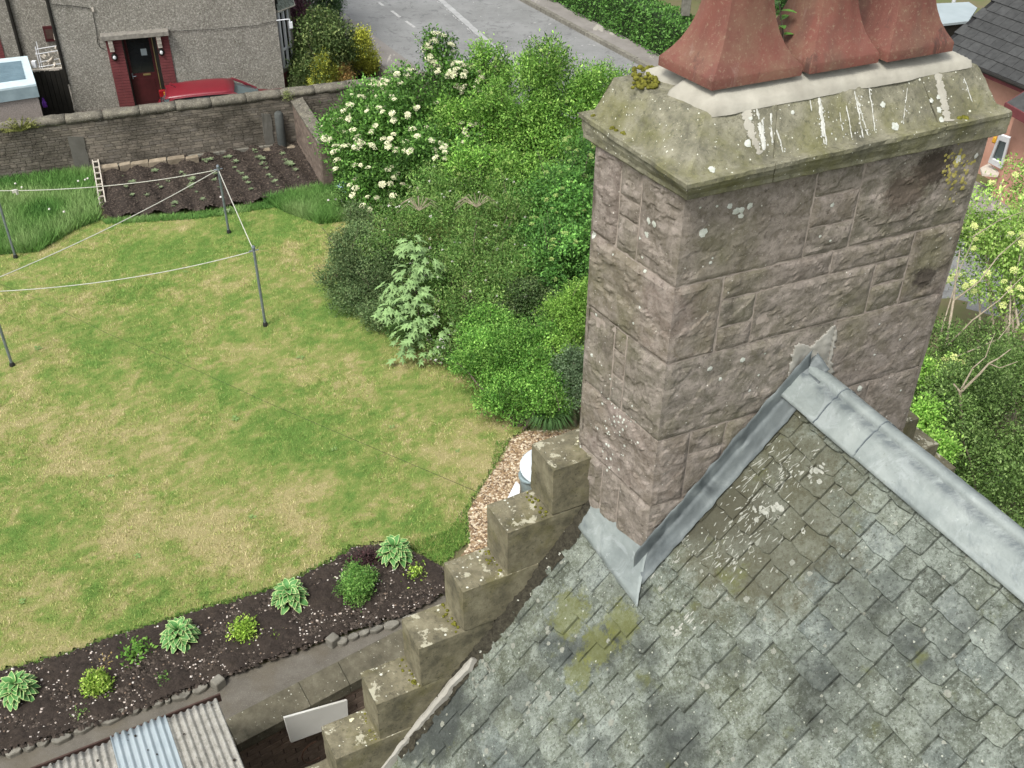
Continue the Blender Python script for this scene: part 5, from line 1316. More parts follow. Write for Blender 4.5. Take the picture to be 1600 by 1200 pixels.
# gate
gA = onplane(68, 178, fA+fn_*.05, fn_); gB = onplane(121, 170, fA+fn_*.05, fn_); gz = 1.42
gx0, gx1 = fx(62, 170)[0], -.03
gate = empty('timber_gate', FQ((gx0+gx1)/2, 0, .05), 'black vertical board gate between the outhouse and the grey house', 'gate'); n = 7
gz = onplane(106, 107, fA, fn_).z
for i in range(n):
    xa = gx0+(gx1-gx0)*i/n; xb = gx0+(gx1-gx0)*(i+1)/n; m = MB(); wallbox(m, xa+.006, xb-.006, 0, gz+random.uniform(-.015, .01), .03, .055); m.build('board', 'black_paint', gate)
m = MB(); wallbox(m, gx0, gx1, .3, .4, -.02, .028); wallbox(m, gx0, gx1, .02, gz-.03, .012, .029); m.build('back_boarding', 'black_paint', gate)['kind'] = 'stuff'
m = MB(); wallbox(m, gx0, gx1, gz-.02, gz+.04, -.04, .010); m.build('top_rail', 'white_wood', gate)
m = MB(); P = FQ(gx0+.16, .45, .09); m.lathe(P-V(0, 0, .1), [(.02, 0), (.05, .02), (.055, .14), (.03, .2), (.02, .26)], 10); m.box(P+V(.02, -.02, -.05), .1, .03, .05); tag(m.build('watering_bottle', 'plastic_purple'), 'small purple plastic bottle hung by the black gate', 'bottle', kind=None)
# cluttered plant stand behind the gate
r = random.Random(3)
cp = onplane(80, 100, fA+fn_*-.7, fn_); cpx = (cp-fA).dot(fdx)
ps = empty('airer', FQ(cpx, 0, -.8), 'white wire stand draped with pale oddments behind the black gate', 'stand')
m = MB()
for i in range(4):
    z_ = .5+.35*i; m.tube([FQ(cpx-.3, z_, -.6), FQ(cpx+.3, z_+.05, -.6), FQ(cpx+.3, z_+.05, -1.0), FQ(cpx-.3, z_, -1.0), FQ(cpx-.3, z_, -.6)], .012, 5)
for a, b_ in ((-.3, -.6), (.3, -.6), (.3, -1.0), (-.3, -1.0)): m.tube([FQ(cpx+a, 0, b_), FQ(cpx+a*.9, 1.75, b_)], .014, 5)
m.build('frame', 'white_upvc', ps)['kind'] = 'stuff'
m = MB()
for i in range(26):
    P = FQ(cpx+r.uniform(-.3, .32), r.uniform(.8, 1.75)-.25*abs(r.gauss(0, .5)), r.uniform(-.95, -.55)); d = V(r.uniform(-1, 1), r.uniform(-1, 1), r.uniform(-.6, .6)).normalized()
    m.box(P, r.uniform(.06, .2), r.uniform(.02, .06), r.uniform(.03, .10), d)
m.build('clutter', 'white_wood', ps)['kind'] = 'stuff'
# outhouse at far left
ohz = 1.75
c1 = G(57, 133, ohz); c2 = G(43, 89, ohz); c3 = G(-40, 98, ohz); c4 = G(-40, 147, ohz); mid = (c1+c2+c3+c4)/4
oh = empty('outhouse', V(mid.x, mid.y, 0), 'small outhouse with pale blue framed corrugated roof at the left edge', 'outhouse')
m = MB(); ins_ = [mid+(c-mid)*.95 for c in (c1, c2, c3, c4)]; m.poly([V(c.x, c.y, ohz-.30) for c in ins_], ohz-.30); m.build('wall', 'harl_pink', oh)
m = MB(); m.poly([V(c.x, c.y, ohz-.02) for c in (c1, c2, c3, c4)], .28); m.build('fascia', 'fascia_metal', oh)
m = MB(); q = [c1, c2, c3, c4]; inn = [c1.lerp(c3, .13)+V(0, 0, 0), c2.lerp(c4, .11), c3.lerp(c1, .0)+V(0, 0, 0), c4]
i1 = c1.lerp(c4, .14).lerp(c2.lerp(c3, .14), .20); i2 = c1.lerp(c4, .14).lerp(c2.lerp(c3, .14), .84); i3 = c3.lerp(c4, .16); i4 = c4.lerp(c3, .20)
tz = V(0, 0, .03)
m.add([c+tz*1 for c in (c1, c2, c3, c4)]+[c+tz for c in (i1, i2, i3, i4)], [(0, 1, 5, 4), (1, 2, 6, 5), (3, 0, 4, 7)]); fr = m.build('roof_frame', 'pale_blue_frame', oh); q = fr.modifiers.new('s', 'SOLIDIFY'); q.thickness = .05; q.offset = -1
m = MB(); vs = []; n = 80
for i in range(n+1):
    t = i/n; A = i1.lerp(i2, t); B = i4.lerp(i3, t); h = .0+.06*abs(sin(t*pi*11)); vs += [A+V(0, 0, h-.0), B+V(0, 0, h)]
m.add(vs, [(2*i, 2*i+2, 2*i+3, 2*i+1) for i in range(n)]); m.build('corrugated_sheet', 'blue_panel', oh)
m = MB(); m.box(G(48, 97, ohz)+V(.08, 0, -.05), .10, .10, .16); m.build('vent_cap', 'white_upvc', oh)
# ------------------------------------------------------------ red car
car = empty('parked_car', FQ(fx(340, 140)[0], 0, .0)+fn_*1.45, 'red hatchback parked behind the stone wall beside the house', 'car')
ctr = G(352, 138, 1.15); cxp = (ctr-fA).dot(fdx); cn_ = (ctr-fA).dot(fn_)
# length axis along fdx, front to the right; car coordinates (x forward, y toward the house, z up)
CW_, CLn = 1.36, 3.45
x_c = (G(350, 140, 1.2)-fA).dot(fdx); off_c = (G(350, 150, 1.2)-fA).dot(fn_)-CW_/2+.02
def KQ(x, y, z): return fA+fdx*(x_c+x)+fn_*(off_c-.14-y)+V(0, 0, z*.955)
car.location = KQ(0, 0, 0); WM[car] = Matrix.Translation(KQ(0, 0, 0))
def carloft(sections, mat, name, parent, smooth=True, edge=None):
    # sections: (x, [(y,z)...]) mirrored
    vs = []; fs = []
    for x, pr in sections:
        full = [(y, z) for y, z in pr]+[(-y, z) for y, z in pr[::-1]]
        for y, z in full: vs.append(KQ(x, y, z))
    n = len(sections[0][1])*2
    for i in range(len(sections)-1):
        for j in range(n): fs.append((i*n+j, i*n+(j+1) % n, (i+1)*n+(j+1) % n, (i+1)*n+j))
    fs.append(tuple(range(n-1, -1, -1))); fs.append(tuple((len(sections)-1)*n+j for j in range(n)))
    m = MB(); m.add(vs, fs); o = m.build(name, mat, parent, smooth=smooth)
    if edge: q = o.modifiers.new('e', 'EDGE_SPLIT'); q.split_angle = radians(edge)
    return o
W2 = CW_/2
def lower(x, zt, w): return (x, [(w*.90, .18), (w, .35), (w*1.0, .60), (w*.97, zt-.04), (w*.90, zt)])
body = carloft([lower(-1.72, .70, W2*.86), lower(-1.66, .78, W2*.95), lower(-1.3, .80, W2), lower(-.6, .80, W2), lower(.3, .80, W2), lower(.85, .79, W2*.99), lower(1.35, .72, W2*.95), lower(1.62, .62, W2*.85), lower(1.72, .48, W2*.74)], 'car_red', 'body', car, edge=40)
def cab(x, z0_, z1_, wb, wt): return (x, [(wb, z0_), (wb*.98, z0_+(z1_-z0_)*.3), (wt*1.02, z1_-.06), (wt*.93, z1_-.012), (wt*.5, z1_)])
glass = carloft([(-1.60, [(W2*.86, .79)]*1+[(W2*.85, .80), (W2*.84, .81), (W2*.8, .82), (W2*.5, .83)]), cab(-1.32, .79, 1.16, W2*.93, W2*.68), cab(-.5, .79, 1.20, W2*.96, W2*.71), cab(.2, .79, 1.17, W2*.96, W2*.69), (.88, [(W2*.88, .79), (W2*.87, .80), (W2*.85, .81), (W2*.8, .82), (W2*.5, .83)])], 'car_glass', 'window', car, edge=50)
vs = []; fs = []
rs = [(-1.42, .62, 1.215), (-1.30, .66, 1.235), (-.9, .69, 1.262), (-.4, .70, 1.268), (.0, .69, 1.255), (.28, .65, 1.225)]
for x, w_, z_ in rs:
    for k in range(-5, 6):
        y = k/5; vs.append(KQ(x-(.05*y*y if x < -1 else -.0)+(-.05*y*y if x > 0 else 0), y*W2*w_*1.06, z_-.055*abs(y)**2.6))
for i in range(len(rs)-1):
    for k in range(10): fs.append((i*11+k, i*11+k+1, (i+1)*11+k+1, (i+1)*11+k))
m = MB(); m.add(vs, fs); o = m.build('roof', 'car_red', car, smooth=True); q = o.modifiers.new('s', 'SOLIDIFY'); q.thickness = .03; q.offset = -1; q.use_rim = True
for s_ in (-1, 1):
    for nm, pts in (('rear_pillar', [(-1.58, .88, .80), (-1.38, .80, 1.05), (-1.28, .76, 1.2)]), ('door_pillar', [(-.35, .985, .79), (-.38, .9, 1.02), (-.38, .80, 1.2)]), ('front_pillar', [(.86, .90, .80), (.55, .86, 1.02), (.24, .77, 1.2)])):
        m = MB(); m.tube([KQ(x, s_*W2*y, z) for x, y, z in pts], .055 if nm[0] == 'r' else .022, 6); m.build(nm, 'car_red' if nm[0] != 'd' else 'car_dark', car)
    m = MB(); m.tube([KQ(x, s_*W2*y, z) for x, y, z in [(-1.30, .72, 1.18), (-.9, .745, 1.205), (-.3, .75, 1.21), (.25, .73, 1.18), (.55, .84, 1.0), (.84, .93, .82)]], .022, 6); m.build('door_frame', 'car_red', car)
    m = MB(); m.box(KQ(-1.56, s_*W2*.86, .92), .16, .10, .20, fdx, fn_, V(0, 0, 1)); bevel(m.build('tail_light', 'light_red', car), .02)
    m = MB(); m.box(KQ(1.55, s_*W2*.68, .60), .20, .22, .12, fdx, fn_, V(0, 0, 1)); bevel(m.build('headlight', 'white_upvc', car), .03)
    m = MB(); m.box(KQ(.58, s_*(W2+.09), .86), .12, .16, .12, fdx, fn_, V(0, 0, 1)); bevel(m.build('mirror', 'car_red', car), .03)
    for x in (-1.08, 1.12):
        mm = MB(); vs = []; c = KQ(x, s_*(W2-.09), .27)
        def wheel(prof, nm, mt, par):
            mm = MB(); n = 24; vs = []; fs = []
            for r_, d_ in prof:
                for k in range(n): a = 2*pi*k/n; vs.append(c+fdx*(r_*cos(a))+V(0, 0, r_*sin(a))-fn_*(s_*d_))
            for i in range(len(prof)-1):
                for k in range(n): fs.append((i*n+k, i*n+(k+1) % n, (i+1)*n+(k+1) % n, (i+1)*n+k))
            fs.append(tuple(range((len(prof)-1)*n, len(prof)*n))); mm.add(vs, fs); return mm.build(nm, mt, par, smooth=False)
        wh = wheel([(.17, -.09), (.25, -.09), (.27, -.06), (.27, .06), (.25, .09), (.17, .095)], 'wheel', 'car_dark', car); wheel([(.17, .08), (.15, .1), (.05, .085), (.03, .1)], 'rim', 'galvanised', wh)
m = MB(); m.tube([KQ(-1.15, .05, 1.25), KQ(-1.3, .05, 1.36)], .008, 5); m.build('aerial', 'car_dark', car)
m = MB(); m.box(KQ(-1.60, .1, .95), .02, .3, .05, fdx, fn_, V(0, 0, 1)); m.build('wiper', 'car_dark', car)
m = MB(); m.box(KQ(-1.5, W2*.35, 1.06), .015, .10, .05, fdx, fn_, V(0, 0, 1)); m.build('window_sticker', 'plastic_orange', car)
# ============================================================ garden furniture: poles and lines
POLES = [((358, 365), 1.64, 'clothes pole nearest the vegetable plot, with line knots at its top'), ((415, 510), 1.78, 'grey clothes pole nearest the shrubs in the middle of the lawn'),
         ((25, 404), 1.69, 'clothes pole at the left edge beside the long grass'), ((20, 573), 1.72, 'nearest clothes pole at the left edge of the lawn')]
tops = []
for (px, py), h, lab in POLES:
    P = G(px, py); po = empty('clothes_pole', P, lab, 'clothes pole', 'steel clothes poles on the lawn'); T = P+V(0, 0, h); tops.append(T)
    m = MB(); m.tube([P+V(0, 0, -.02), T], .026, 10); m.build('pole', 'galvanised', po)
    m = MB(); m.lathe(P, [(.05, .0), (.05, .06), (.035, .1)], 10); m.build('socket', 'cable', po)
    m = MB(); m.lathe(T, [(.032, -.05), (.036, .0), (.02, .03)], 10); m.build('cap', 'galvanised', po)
    for a in (.4, 1.9):
        m = MB(); d = V(cos(a), sin(a), 0); m.tube([T-d*.09+V(0, 0, -.07), T+d*.09+V(0, 0, -.07)], .012, 6); m.build('hook', 'galvanised', po)
def line(A, B, sag, name, label, r_=.009, mat='rope', n=24):
    pts = [A.lerp(B, i/n)-V(0, 0, sag*4*(i/n)*(1-i/n)) for i in range(n+1)]; m = MB(); m.tube(pts, r_, 5); return tag(m.build(name, mat, smooth=True), label, 'washing line')
dn = V(0, 0, -.08)
line(tops[2]+dn, tops[0]+dn, .13, 'washing_line', 'white washing line across the front of the vegetable plot')
line(tops[3]+dn+V(0, 0, .0), tops[1]+dn, .16, 'washing_line', 'white washing line across the middle of the lawn')
line(tops[0]+dn, tops[1]+dn, .02, 'washing_line', 'short white washing line between the two right-hand poles')
lf = G(-60, 457, 1.55); line(tops[0]+dn, lf, .12, 'washing_line', 'white washing line running diagonally down to the left edge')
m = MB(); P = tops[2].lerp(tops[0], .08)+V(0, 0, -.13); m.box(P, .09, .05, .06, V(1, .5, 0)); m.box(P+V(.05, 0, -.02), .05, .03, .1, V(.5, 1, 0)); tag(m.build('clothes_pegs', 'rope'), 'pale pegs knotted on the line at the left edge', 'pegs', kind=None)
pts = [G(-20, 436, 2.0), G(170, 520, 1.7), G(400, 612, 1.5), G(560, 690, 1.6), G(690, 738, 2.6), G(838, 800, 4.8)]
A = G(-60, 420, 2.6); B = HP(-1.15, -1.03, 6.2)
m = MB(); A_ = G(-40, 425, 1.2); n = 40
pp = [(-20, 436), (60, 468), (170, 522), (300, 575), (420, 630), (560, 690), (690, 745), (768, 778)]
hz = [1.0, 1.05, 1.1, 1.3, 1.6, 2.2, 3.4, 4.6]
m.tube([G(*p, z) for p, z in zip(pp, hz)], .003, 4); tag(m.build('overhead_wire', 'cable', smooth=True), 'thin dark wire stretched above the lawn toward the gable', 'wire')
# ladder lying by the plot
l0 = G(142, 243, .35); l1 = G(155, 322, .08); ld = (l1-l0); ln_ = ld.length; ld.normalize(); ls = V(0, 0, 1).cross(ld).normalized()
if ls.x < 0: ls = -ls
lad = empty('ladder', V(l1.x, l1.y, 0), 'old white wooden ladder lying beside the vegetable plot', 'ladder')
for k, (t0, t1, s0) in enumerate(((0, 1, 0), (0, .98, 1))):
    m = MB(); m.box(l0+ld*ln_*(t0+t1)/2+ls*(-.0+.13*s0+.02), ln_*(t1-t0), .025, .05, ld, ls, None); m.build('rail', 'white_wood', lad)
for i in range(9):
    m = MB(); m.box(l0+ld*ln_*(.04+.115*i)+ls*.085+V(0, 0, .02), .13, .028, .028, ls, ld, None); m.build('rung', 'white_wood', lad)
# vegetable seedlings ------------------------------------------------
simple('seedling_green', hexc('#7d8a68'), hexc('#5a6a48'), 30, .75, vary=.25)
def rosette_mesh(n, L, W, mat, seed, up=.5, edge=None, name='leaf_rosette'):
    mb = MB(); r = random.Random(seed)
    for i in range(n):
        a = i*2.4+r.uniform(-.3, .3); t = i/n; el = up*(1-.6*t)+r.uniform(-.1, .15); leafshape(mb, V(cos(a)*.015, sin(a)*.015, .02), V(cos(a), sin(a), el), V(0, 0, 1), L*r.uniform(.7, 1.1), W*r.uniform(.8, 1.1))
    q = bpy.data.meshes.new(name); q.from_pydata(mb.v, [], mb.f); q.materials.append(MATS[mat]); q.update(); return q
sm_ = [rosette_mesh(r_, .12, .06, 'seedling_green', r_, .7, name='seedling') for r_ in (7, 9, 12, 14)]
seedpx = [(190, 275), (196, 292), (207, 305), (212, 315), (240, 268), (247, 290), (251, 293), (243, 268), (283, 270), (290, 275), (300, 290), (297, 293), (307, 300), (274, 318), (271, 322), (318, 250), (322, 253), (327, 250), (331, 268), (335, 272), (336, 282), (352, 246), (358, 246), (368, 253), (372, 268), (378, 272), (383, 280), (388, 286), (398, 235), (400, 238), (404, 246), (410, 249), (416, 263), (420, 274), (424, 277), (430, 285), (434, 290), (442, 241), (451, 256), (454, 258), (459, 262), (462, 266), (470, 278), (317, 312), (355, 330), (206, 285), (263, 283), (230, 305), (345, 293), (366, 262), (392, 296), (300, 281), (445, 250), (412, 257)]
for i, (px, py) in enumerate(seedpx):
    P = G(px, py); z_ = float(vegz(np.array([P.x]), np.array([P.y]))[0]); P = G(px, py, z_)
    o = link('vegetable_seedling', sm_[i % 4], None, Matrix.Translation(P-V(0, 0, .01)) @ Matrix.Rotation(random.uniform(0, 6), 4, 'Z') @ Matrix.Scale(random.uniform(.45, 1.0), 4)); tag(o, 'small grey-green potato plant growing in the furrowed soil plot', 'seedling', 'potato plants in the vegetable plot')
# ============================================================ flower bed plants
b = NB('hosta_leaf'); c = b.mix(b.ramp(b.attr('col', 'Fac'), [(.35, 0.), (.6, 1.)]), hexc('#4d7f40'), hexc('#bfd08c')); c = b.mix(b.ramp(b.noise(30, 3), [(.4, 0.), (.7, .3)]), c, hexc('#6a9555')); b.fin(c, .55, spec=.3)
def hosta_leaf(seed):
    r = random.Random(seed); L, W = 1.0, .62; vs = []; cs = []; fs = []; prof = [(0, .06), (.12, .45), (.3, .86), (.5, 1), (.68, .85), (.85, .48), (1, .0)]
    for t, w_ in prof:
        z = .22*sin(t*2.6)-.45*t*t
        for k, s_ in enumerate((-1, -.78, -.4, 0, .4, .78, 1)):
            vs.append((t*L, s_*W*w_/2, z+.10*abs(s_)*w_+.02*sin(t*14+k))); cs.append(1.0 if k in (0, 6) or t > .93 else (.35 if k in (1, 5) else 0))
    for i in range(len(prof)-1):
        for k in range(6): fs.append((i*7+k, i*7+k+1, (i+1)*7+k+1, (i+1)*7+k))
    me = bpy.data.meshes.new('leaf'); me.from_pydata(vs, [], fs); at = me.color_attributes.new('col', 'FLOAT_COLOR', 'POINT'); at.data.foreach_set('color', np.array([(c, c, c, 1) for c in cs], dtype=np.float32).ravel())
    me.materials.append(MATS['hosta_leaf']); me.polygons.foreach_set('use_smooth', [True]*len(fs)); me.update(); return me
HL = [hosta_leaf(i) for i in range(3)]
def hosta(px, py, rad, lab, seed):
    P = G(px, py+rad*.25, .05); depth = proj(P)[2]; R0 = rad*depth/F; r = random.Random(seed); root = empty('hosta', P, lab, 'plant', 'variegated hostas in the flower bed')
    m = MB(); m.lathe(P, [(.05, -.02), (.04, .05), (.02, .1)], 8); m.build('crown', 'sprig_leaf', root)
    n = 74
    for i in range(n):
        t = i/n; a = i*2.39996+r.uniform(-.25, .25); el = radians(72-68*t**.8+r.uniform(-6, 8)); d0 = R0*(.12+.50*t); base = P+V(cos(a)*d0*.75, sin(a)*d0*.75, .05+R0*.60*(1-t**1.5))
        L = R0*r.uniform(.46, .62); M = Matrix.Translation(base) @ Matrix.Rotation(a+r.uniform(-.3, .3), 4, 'Z') @ Matrix.Rotation(-el*.75, 4, 'Y') @ Matrix.Rotation(r.uniform(-.35, .35), 4, 'X') @ Matrix.Scale(L, 4)
        link('leaf', HL[i % 3], root, M)
hosta(31, 1078, 34, 'variegated hosta at the left end of the flower bed', 1); hosta(283, 993, 33, 'variegated hosta above the path corner stone, second from the left', 2)
hosta(454, 932, 32, 'variegated hosta midway along the bed, left of the feathery green plant', 3); hosta(618, 864, 31, 'variegated hosta at the top right end of the flower bed', 4)
MATS['weed_green'] = simple('weed_green', hexc('#7f9a5a'), hexc('#5f7c40'), 20, .8)
wm_ = [rosette_mesh(7+k, .09, .035, 'weed_green', 50+k, .3, name='lawn_weed') for k in range(3)]
r = random.Random(91)
for k, (px, py) in enumerate([(173, 745), (290, 425), (367, 655), (522, 702), (612, 668), (395, 808), (60, 545), (470, 560), (715, 705), (215, 870), (35, 940)]):
    P = G(px, py, .02); o = link('lawn_weed', wm_[k % 3], None, Matrix.Translation(P) @ Matrix.Rotation(r.uniform(0, 6), 4, 'Z') @ Matrix.Scale(r.uniform(.5, 1.0), 4)); tag(o, 'small pale green broad-leaved weed flat in the lawn', 'weed', 'weeds scattered in the lawn')
# ------------------------------------------------------------ leaf clouds
def sub_blobs(blobs, k, seed):
    r = np.random.default_rng(seed); out = []
    for (c, R) in blobs:
        R = np.array(R if hasattr(R, '__len__') else (R, R, R), float); c = np.array(c, float)
        out.append((c, R*.80))
        n = int(k)
        for i in range(n):
            d = r.normal(size=3); d /= np.linalg.norm(d); d[2] = d[2]*.8+.12; s = r.uniform(.22, .42)
            out.append((c+d*R*r.uniform(.58, 1.02), R*s*r.uniform(.7, 1.1)*np.array([1, 1, .8])))
    return out
def leaf_cloud(blobs, n, ls, cols, seed, k=22, tuft=9, up=.35, wr=.5, zmin=.02, spread=1.6, fill=.12, clip=None):
    r = np.random.default_rng(seed); sb = sub_blobs(blobs, k, seed)
    area = np.array([(R[0]*R[1]+R[0]*R[2]+R[1]*R[2]) for c, R in sb]); pk = r.choice(len(sb), size=n//tuft, p=area/area.sum())
    C = np.array([s[0] for s in sb])[pk]; R = np.array([s[1] for s in sb])[pk]
    d = r.normal(size=(len(pk), 3)); d /= np.linalg.norm(d, axis=1, keepdims=True)
    rad = np.where(r.random(len(pk)) < fill, r.uniform(.3, .9, len(pk)), r.uniform(.86, 1.06, len(pk)))[:, None]
    T = C+d*R*rad; nrm = d/R; nrm /= np.linalg.norm(nrm, axis=1, keepdims=True)
    sbv_ = r.normal(1, .19, len(sb))[pk]; tc = r.random(len(pk)); val = r.normal(1, .12, len(pk))*sbv_
    T = np.repeat(T, tuft, 0); nr = np.repeat(nrm, tuft, 0); tc = np.repeat(tc, tuft); val = np.repeat(val, tuft); N_ = len(T)
    j = r.normal(size=(N_, 3)); ld = nr*.6+j*.6+np.array([0, 0, up]); ld /= np.linalg.norm(ld, axis=1, keepdims=True)
    P = T+r.normal(size=(N_, 3))*ls*spread*.75+ld*ls*.4
    ok = P[:, 2] > zmin; P = P[ok]; ld = ld[ok]; nr = nr[ok]; tc = tc[ok]; val = val[ok]
    if clip is not None: kk = clip(P); P = P[kk]; ld = ld[kk]; nr = nr[kk]; tc = tc[kk]; val = val[kk]
    N_ = len(P)
    upv = nr*.4+np.array([0, 0, .9])+r.normal(size=(N_, 3))*.45; s_ = np.cross(ld, upv); s_ /= (np.linalg.norm(s_, axis=1, keepdims=True)+1e-6); un = np.cross(s_, ld)
    L = (ls*r.uniform(.65, 1.25, N_))[:, None]; W = L*wr
    a = P-ld*L*.5; t = P+ld*L*.5-un*L*.12; m1 = P+s_*W*.5+un*W*.18; m2 = P-s_*W*.5+un*W*.18
    v = np.stack([a, m1, t, m2], 1).reshape(-1, 3)
    cols = np.array(cols); ci = np.clip(tc*len(cols), 0, len(cols)-1).astype(int); cc = cols[ci]*(val*r.uniform(.8, 1.2, N_))[:, None]
    return v, np.clip(cc, 0, 1), sb
def limb(mb, A, B, r0, r1, seed, wig=.08, n=6):
    q = random.Random(seed); L = (B-A).length; pts = []
    for i in range(n+1):
        t = i/n; w_ = sin(t*pi)*wig*L; pts.append(A.lerp(B, t)+V(q.uniform(-1, 1), q.uniform(-1, 1), q.uniform(-.4, .6))*w_*.5)
    mb.tube(pts, [r0+(r1-r0)*i/n for i in range(n+1)], 6); return pts
def shrub(name, label, cat, foot, blobs, n, ls, cols, seed, group=None, bark='bark', limbs=10, stem_r=.035, shoots=0, shoot_len=.4, **kw):
    foot = Vector(foot); root = empty(name, foot, label, cat, group)
    bl = [((b_[0].x, b_[0].y, b_[0].z), b_[1]) for b_ in blobs]
    v, cc, sb = leaf_cloud(bl, n, ls, cols, seed, **kw)
    r = random.Random(seed); m = MB(); rng = np.random.default_rng(seed+5)
    ends = []
    for i in range(limbs):
        c, R = sb[r.randrange(len(sb))]; e = Vector(c)+V(r.uniform(-.3, .3)*R[0], r.uniform(-.3, .3)*R[1], .2*R[2]); pts = limb(m, foot+V(r.uniform(-.12, .12), r.uniform(-.12, .12), -.03), e, stem_r, stem_r*.25, seed+i); ends.append(e)
    ex_v = []; ex_c = []
    for i in range(shoots):
        c, R = sb[r.randrange(len(sb))]; d = V(r.gauss(0, .35), r.gauss(0, .35), 1).normalized()
        A = Vector(c)+V(d.x*R[0], d.y*R[1], R[2]*.7); B = A+d*shoot_len*r.uniform(.5, 1.2); limb(m, A-d*.2, B, .008, .003, seed+i+99, .06, 4)
        for k in range(14):
            t = r.uniform(.1, 1); P = A.lerp(B, t); dd = V(r.gauss(0, 1), r.gauss(0, 1), r.uniform(-.1, .9)).normalized(); s_ = dd.cross(V(0, 0, 1)).normalized(); L = ls*r.uniform(.7, 1.2)
            a = P; tt = P+dd*L; md = P+dd*L*.5; ex_v += [tuple(a), tuple(md+s_*L*kw.get('wr', .5)*.5), tuple(tt), tuple(md-s_*L*kw.get('wr', .5)*.5)]; ex_c.append(np.array(cols[-1-(k % 2)])*r.uniform(.85, 1.2))
    m.build('branches', bark, root)['kind'] = 'stuff'
    if ex_v: v = np.concatenate([v, np.array(ex_v)]); cc = np.concatenate([cc, np.clip(np.array(ex_c), 0, 1)])
    o = npmesh('foliage', v, 4, 'leaf', root, cc); o['kind'] = 'stuff'
    return root, sb
def h(*a): return [hexc(x) for x in a]
def B_(px, py, z, r): return (G(px, py, z), r)
def surf_points(sb, n, seed, rad=1.03, camside=True):
    r = random.Random(seed); out = []
    tries = 0
    while len(out) < n and tries < n*60:
        tries += 1
        c, R = sb[r.randrange(len(sb))]; d = V(r.gauss(0, 1), r.gauss(0, 1), r.gauss(.3, 1)).normalized(); P = Vector(c)+V(d.x*R[0], d.y*R[1], d.z*R[2])*rad
        if P.z < .1: continue
        if camside and d.dot((CAM-P).normalized()) < .22: continue
        ins = False
        for c2, R2 in sb:
            q = P-Vector(c2)
            if (q.x/R2[0])**2+(q.y/R2[1])**2+(q.z/R2[2])**2 < .93: ins = True; break
        if not ins: out.append((P, d))
    return out
VIB = h('#3d6527', '#4a7530', '#578539', '#679445', '#325520')
vb, sbv = shrub('viburnum', 'large shrub covered in cream flat-topped flower heads beside the brick wall', 'shrub', G(640, 345), [B_(590, 235, 1.3, (1.1, 1.0, 1.1)), B_(665, 175, 2.0, (1.15, 1.1, 1.1)), B_(620, 290, .8, (1.0, .9, .9)), B_(700, 260, 1.5, (1.0, .9, 1.0)), B_(575, 160, 1.9, (.6, .6, .55)), B_(545, 215, 1.2, (.55, .55, .6)), B_(690, 85, 3.2, (.32, .32, .55)), B_(735, 130, 2.7, (.5, .5, .5))], 62000, .085, VIB, 101, k=20, shoots=26, shoot_len=.5, tuft=9)
def flower_head_mesh(seed, mat, n=26, r0=.5):
    q = random.Random(seed); mb = MB()
    for i in range(n):
        a = i*2.4; rr_ = r0*math.sqrt((i+.5)/n); P = V(rr_*cos(a), rr_*sin(a), .22*(1-(rr_/r0)**2)+q.uniform(-.03, .03)); s_ = .13*q.uniform(.8, 1.3); b2 = q.uniform(0, 3)
        for k in range(2):
            d = V(cos(b2+k*pi/2), sin(b2+k*pi/2), q.uniform(-.2, .2)); e = V(-d.y, d.x, q.uniform(-.2, .2)); mb.add([P-d*s_, P-e*s_*.6, P+d*s_, P+e*s_*.6], [(0, 1, 2, 3)])
    me = bpy.data.meshes.new('flower_head'); me.from_pydata(mb.v, [], mb.f); me.materials.append(MATS[mat]); return me
FH = [flower_head_mesh(i, 'petal_cream') for i in range(4)]
def place_flowers(root, sb, n, meshes, smin, smax, seed, rad=1.05, filt=None):
    k = 0
    for P, d in surf_points(sb, n, seed, rad):
        if filt and not filt(P): continue
        nrm = (d*.6+V(0, 0, .9)).normalized(); M = Matrix.Translation(P) @ nrm.to_track_quat('Z', 'Y').to_matrix().to_4x4() @ Matrix.Scale(random.uniform(smin, smax), 4); link('flower_head', meshes[k % len(meshes)], root, M); k += 1
place_flowers(vb, sbv, 298, FH, .11, .18, 5, 1.10)
E1 = h('#4f7a2d', '#5f8c37', '#719e45', '#83ac52', '#426a27')
t1, s1 = shrub('elder_bush', 'tall bright green bush rising between the cream-flowered shrub and the chimney', 'shrub', G(840, 330), [B_(760, 280, 1.8, (.8, .7, .8)), B_(740, 200, 2.2, (.7, .7, .8)), B_(820, 300, 1.6, (.9, .8, .9)), B_(820, 170, 2.6, (1.05, 1.0, 1.1)), B_(890, 190, 2.2, (1.1, 1.0, 1.1)), B_(790, 235, 1.7, (1.0, .9, 1.1)), B_(850, 100, 3.4, (.6, .6, .6)), B_(770, 110, 3.0, (.45, .45, .6)), B_(940, 150, 2.6, (.7, .7, .7)), B_(850, 260, 1.7, (1.1, .9, 1.0))], 98000, .075, E1, 102, k=24, shoots=40, shoot_len=.5, wr=.42)
E2 = h('#436e31', '#528038', '#619143', '#385f2a')
t2, s2 = shrub('elder_bush', 'darker green bush with pale cream buds close against the left side of the chimney', 'shrub', G(880, 520), [B_(880, 330, 1.7, (.9, .8, 1.0)), B_(850, 400, 1.2, (.9, .8, .9)), B_(905, 420, 1.3, (.8, .8, 1.0)), B_(930, 250, 2.3, (.7, .7, .8))], 46000, .065, E2, 103, k=24, shoots=16)
place_flowers(t2, s2, 110, [flower_head_mesh(i+9, simple('bud_cream', hexc('#b5c078'), hexc('#8faa58'), 20, .8).name if 'bud_cream' not in MATS else 'bud_cream', 14) for i in range(2)], .07, .12, 6)
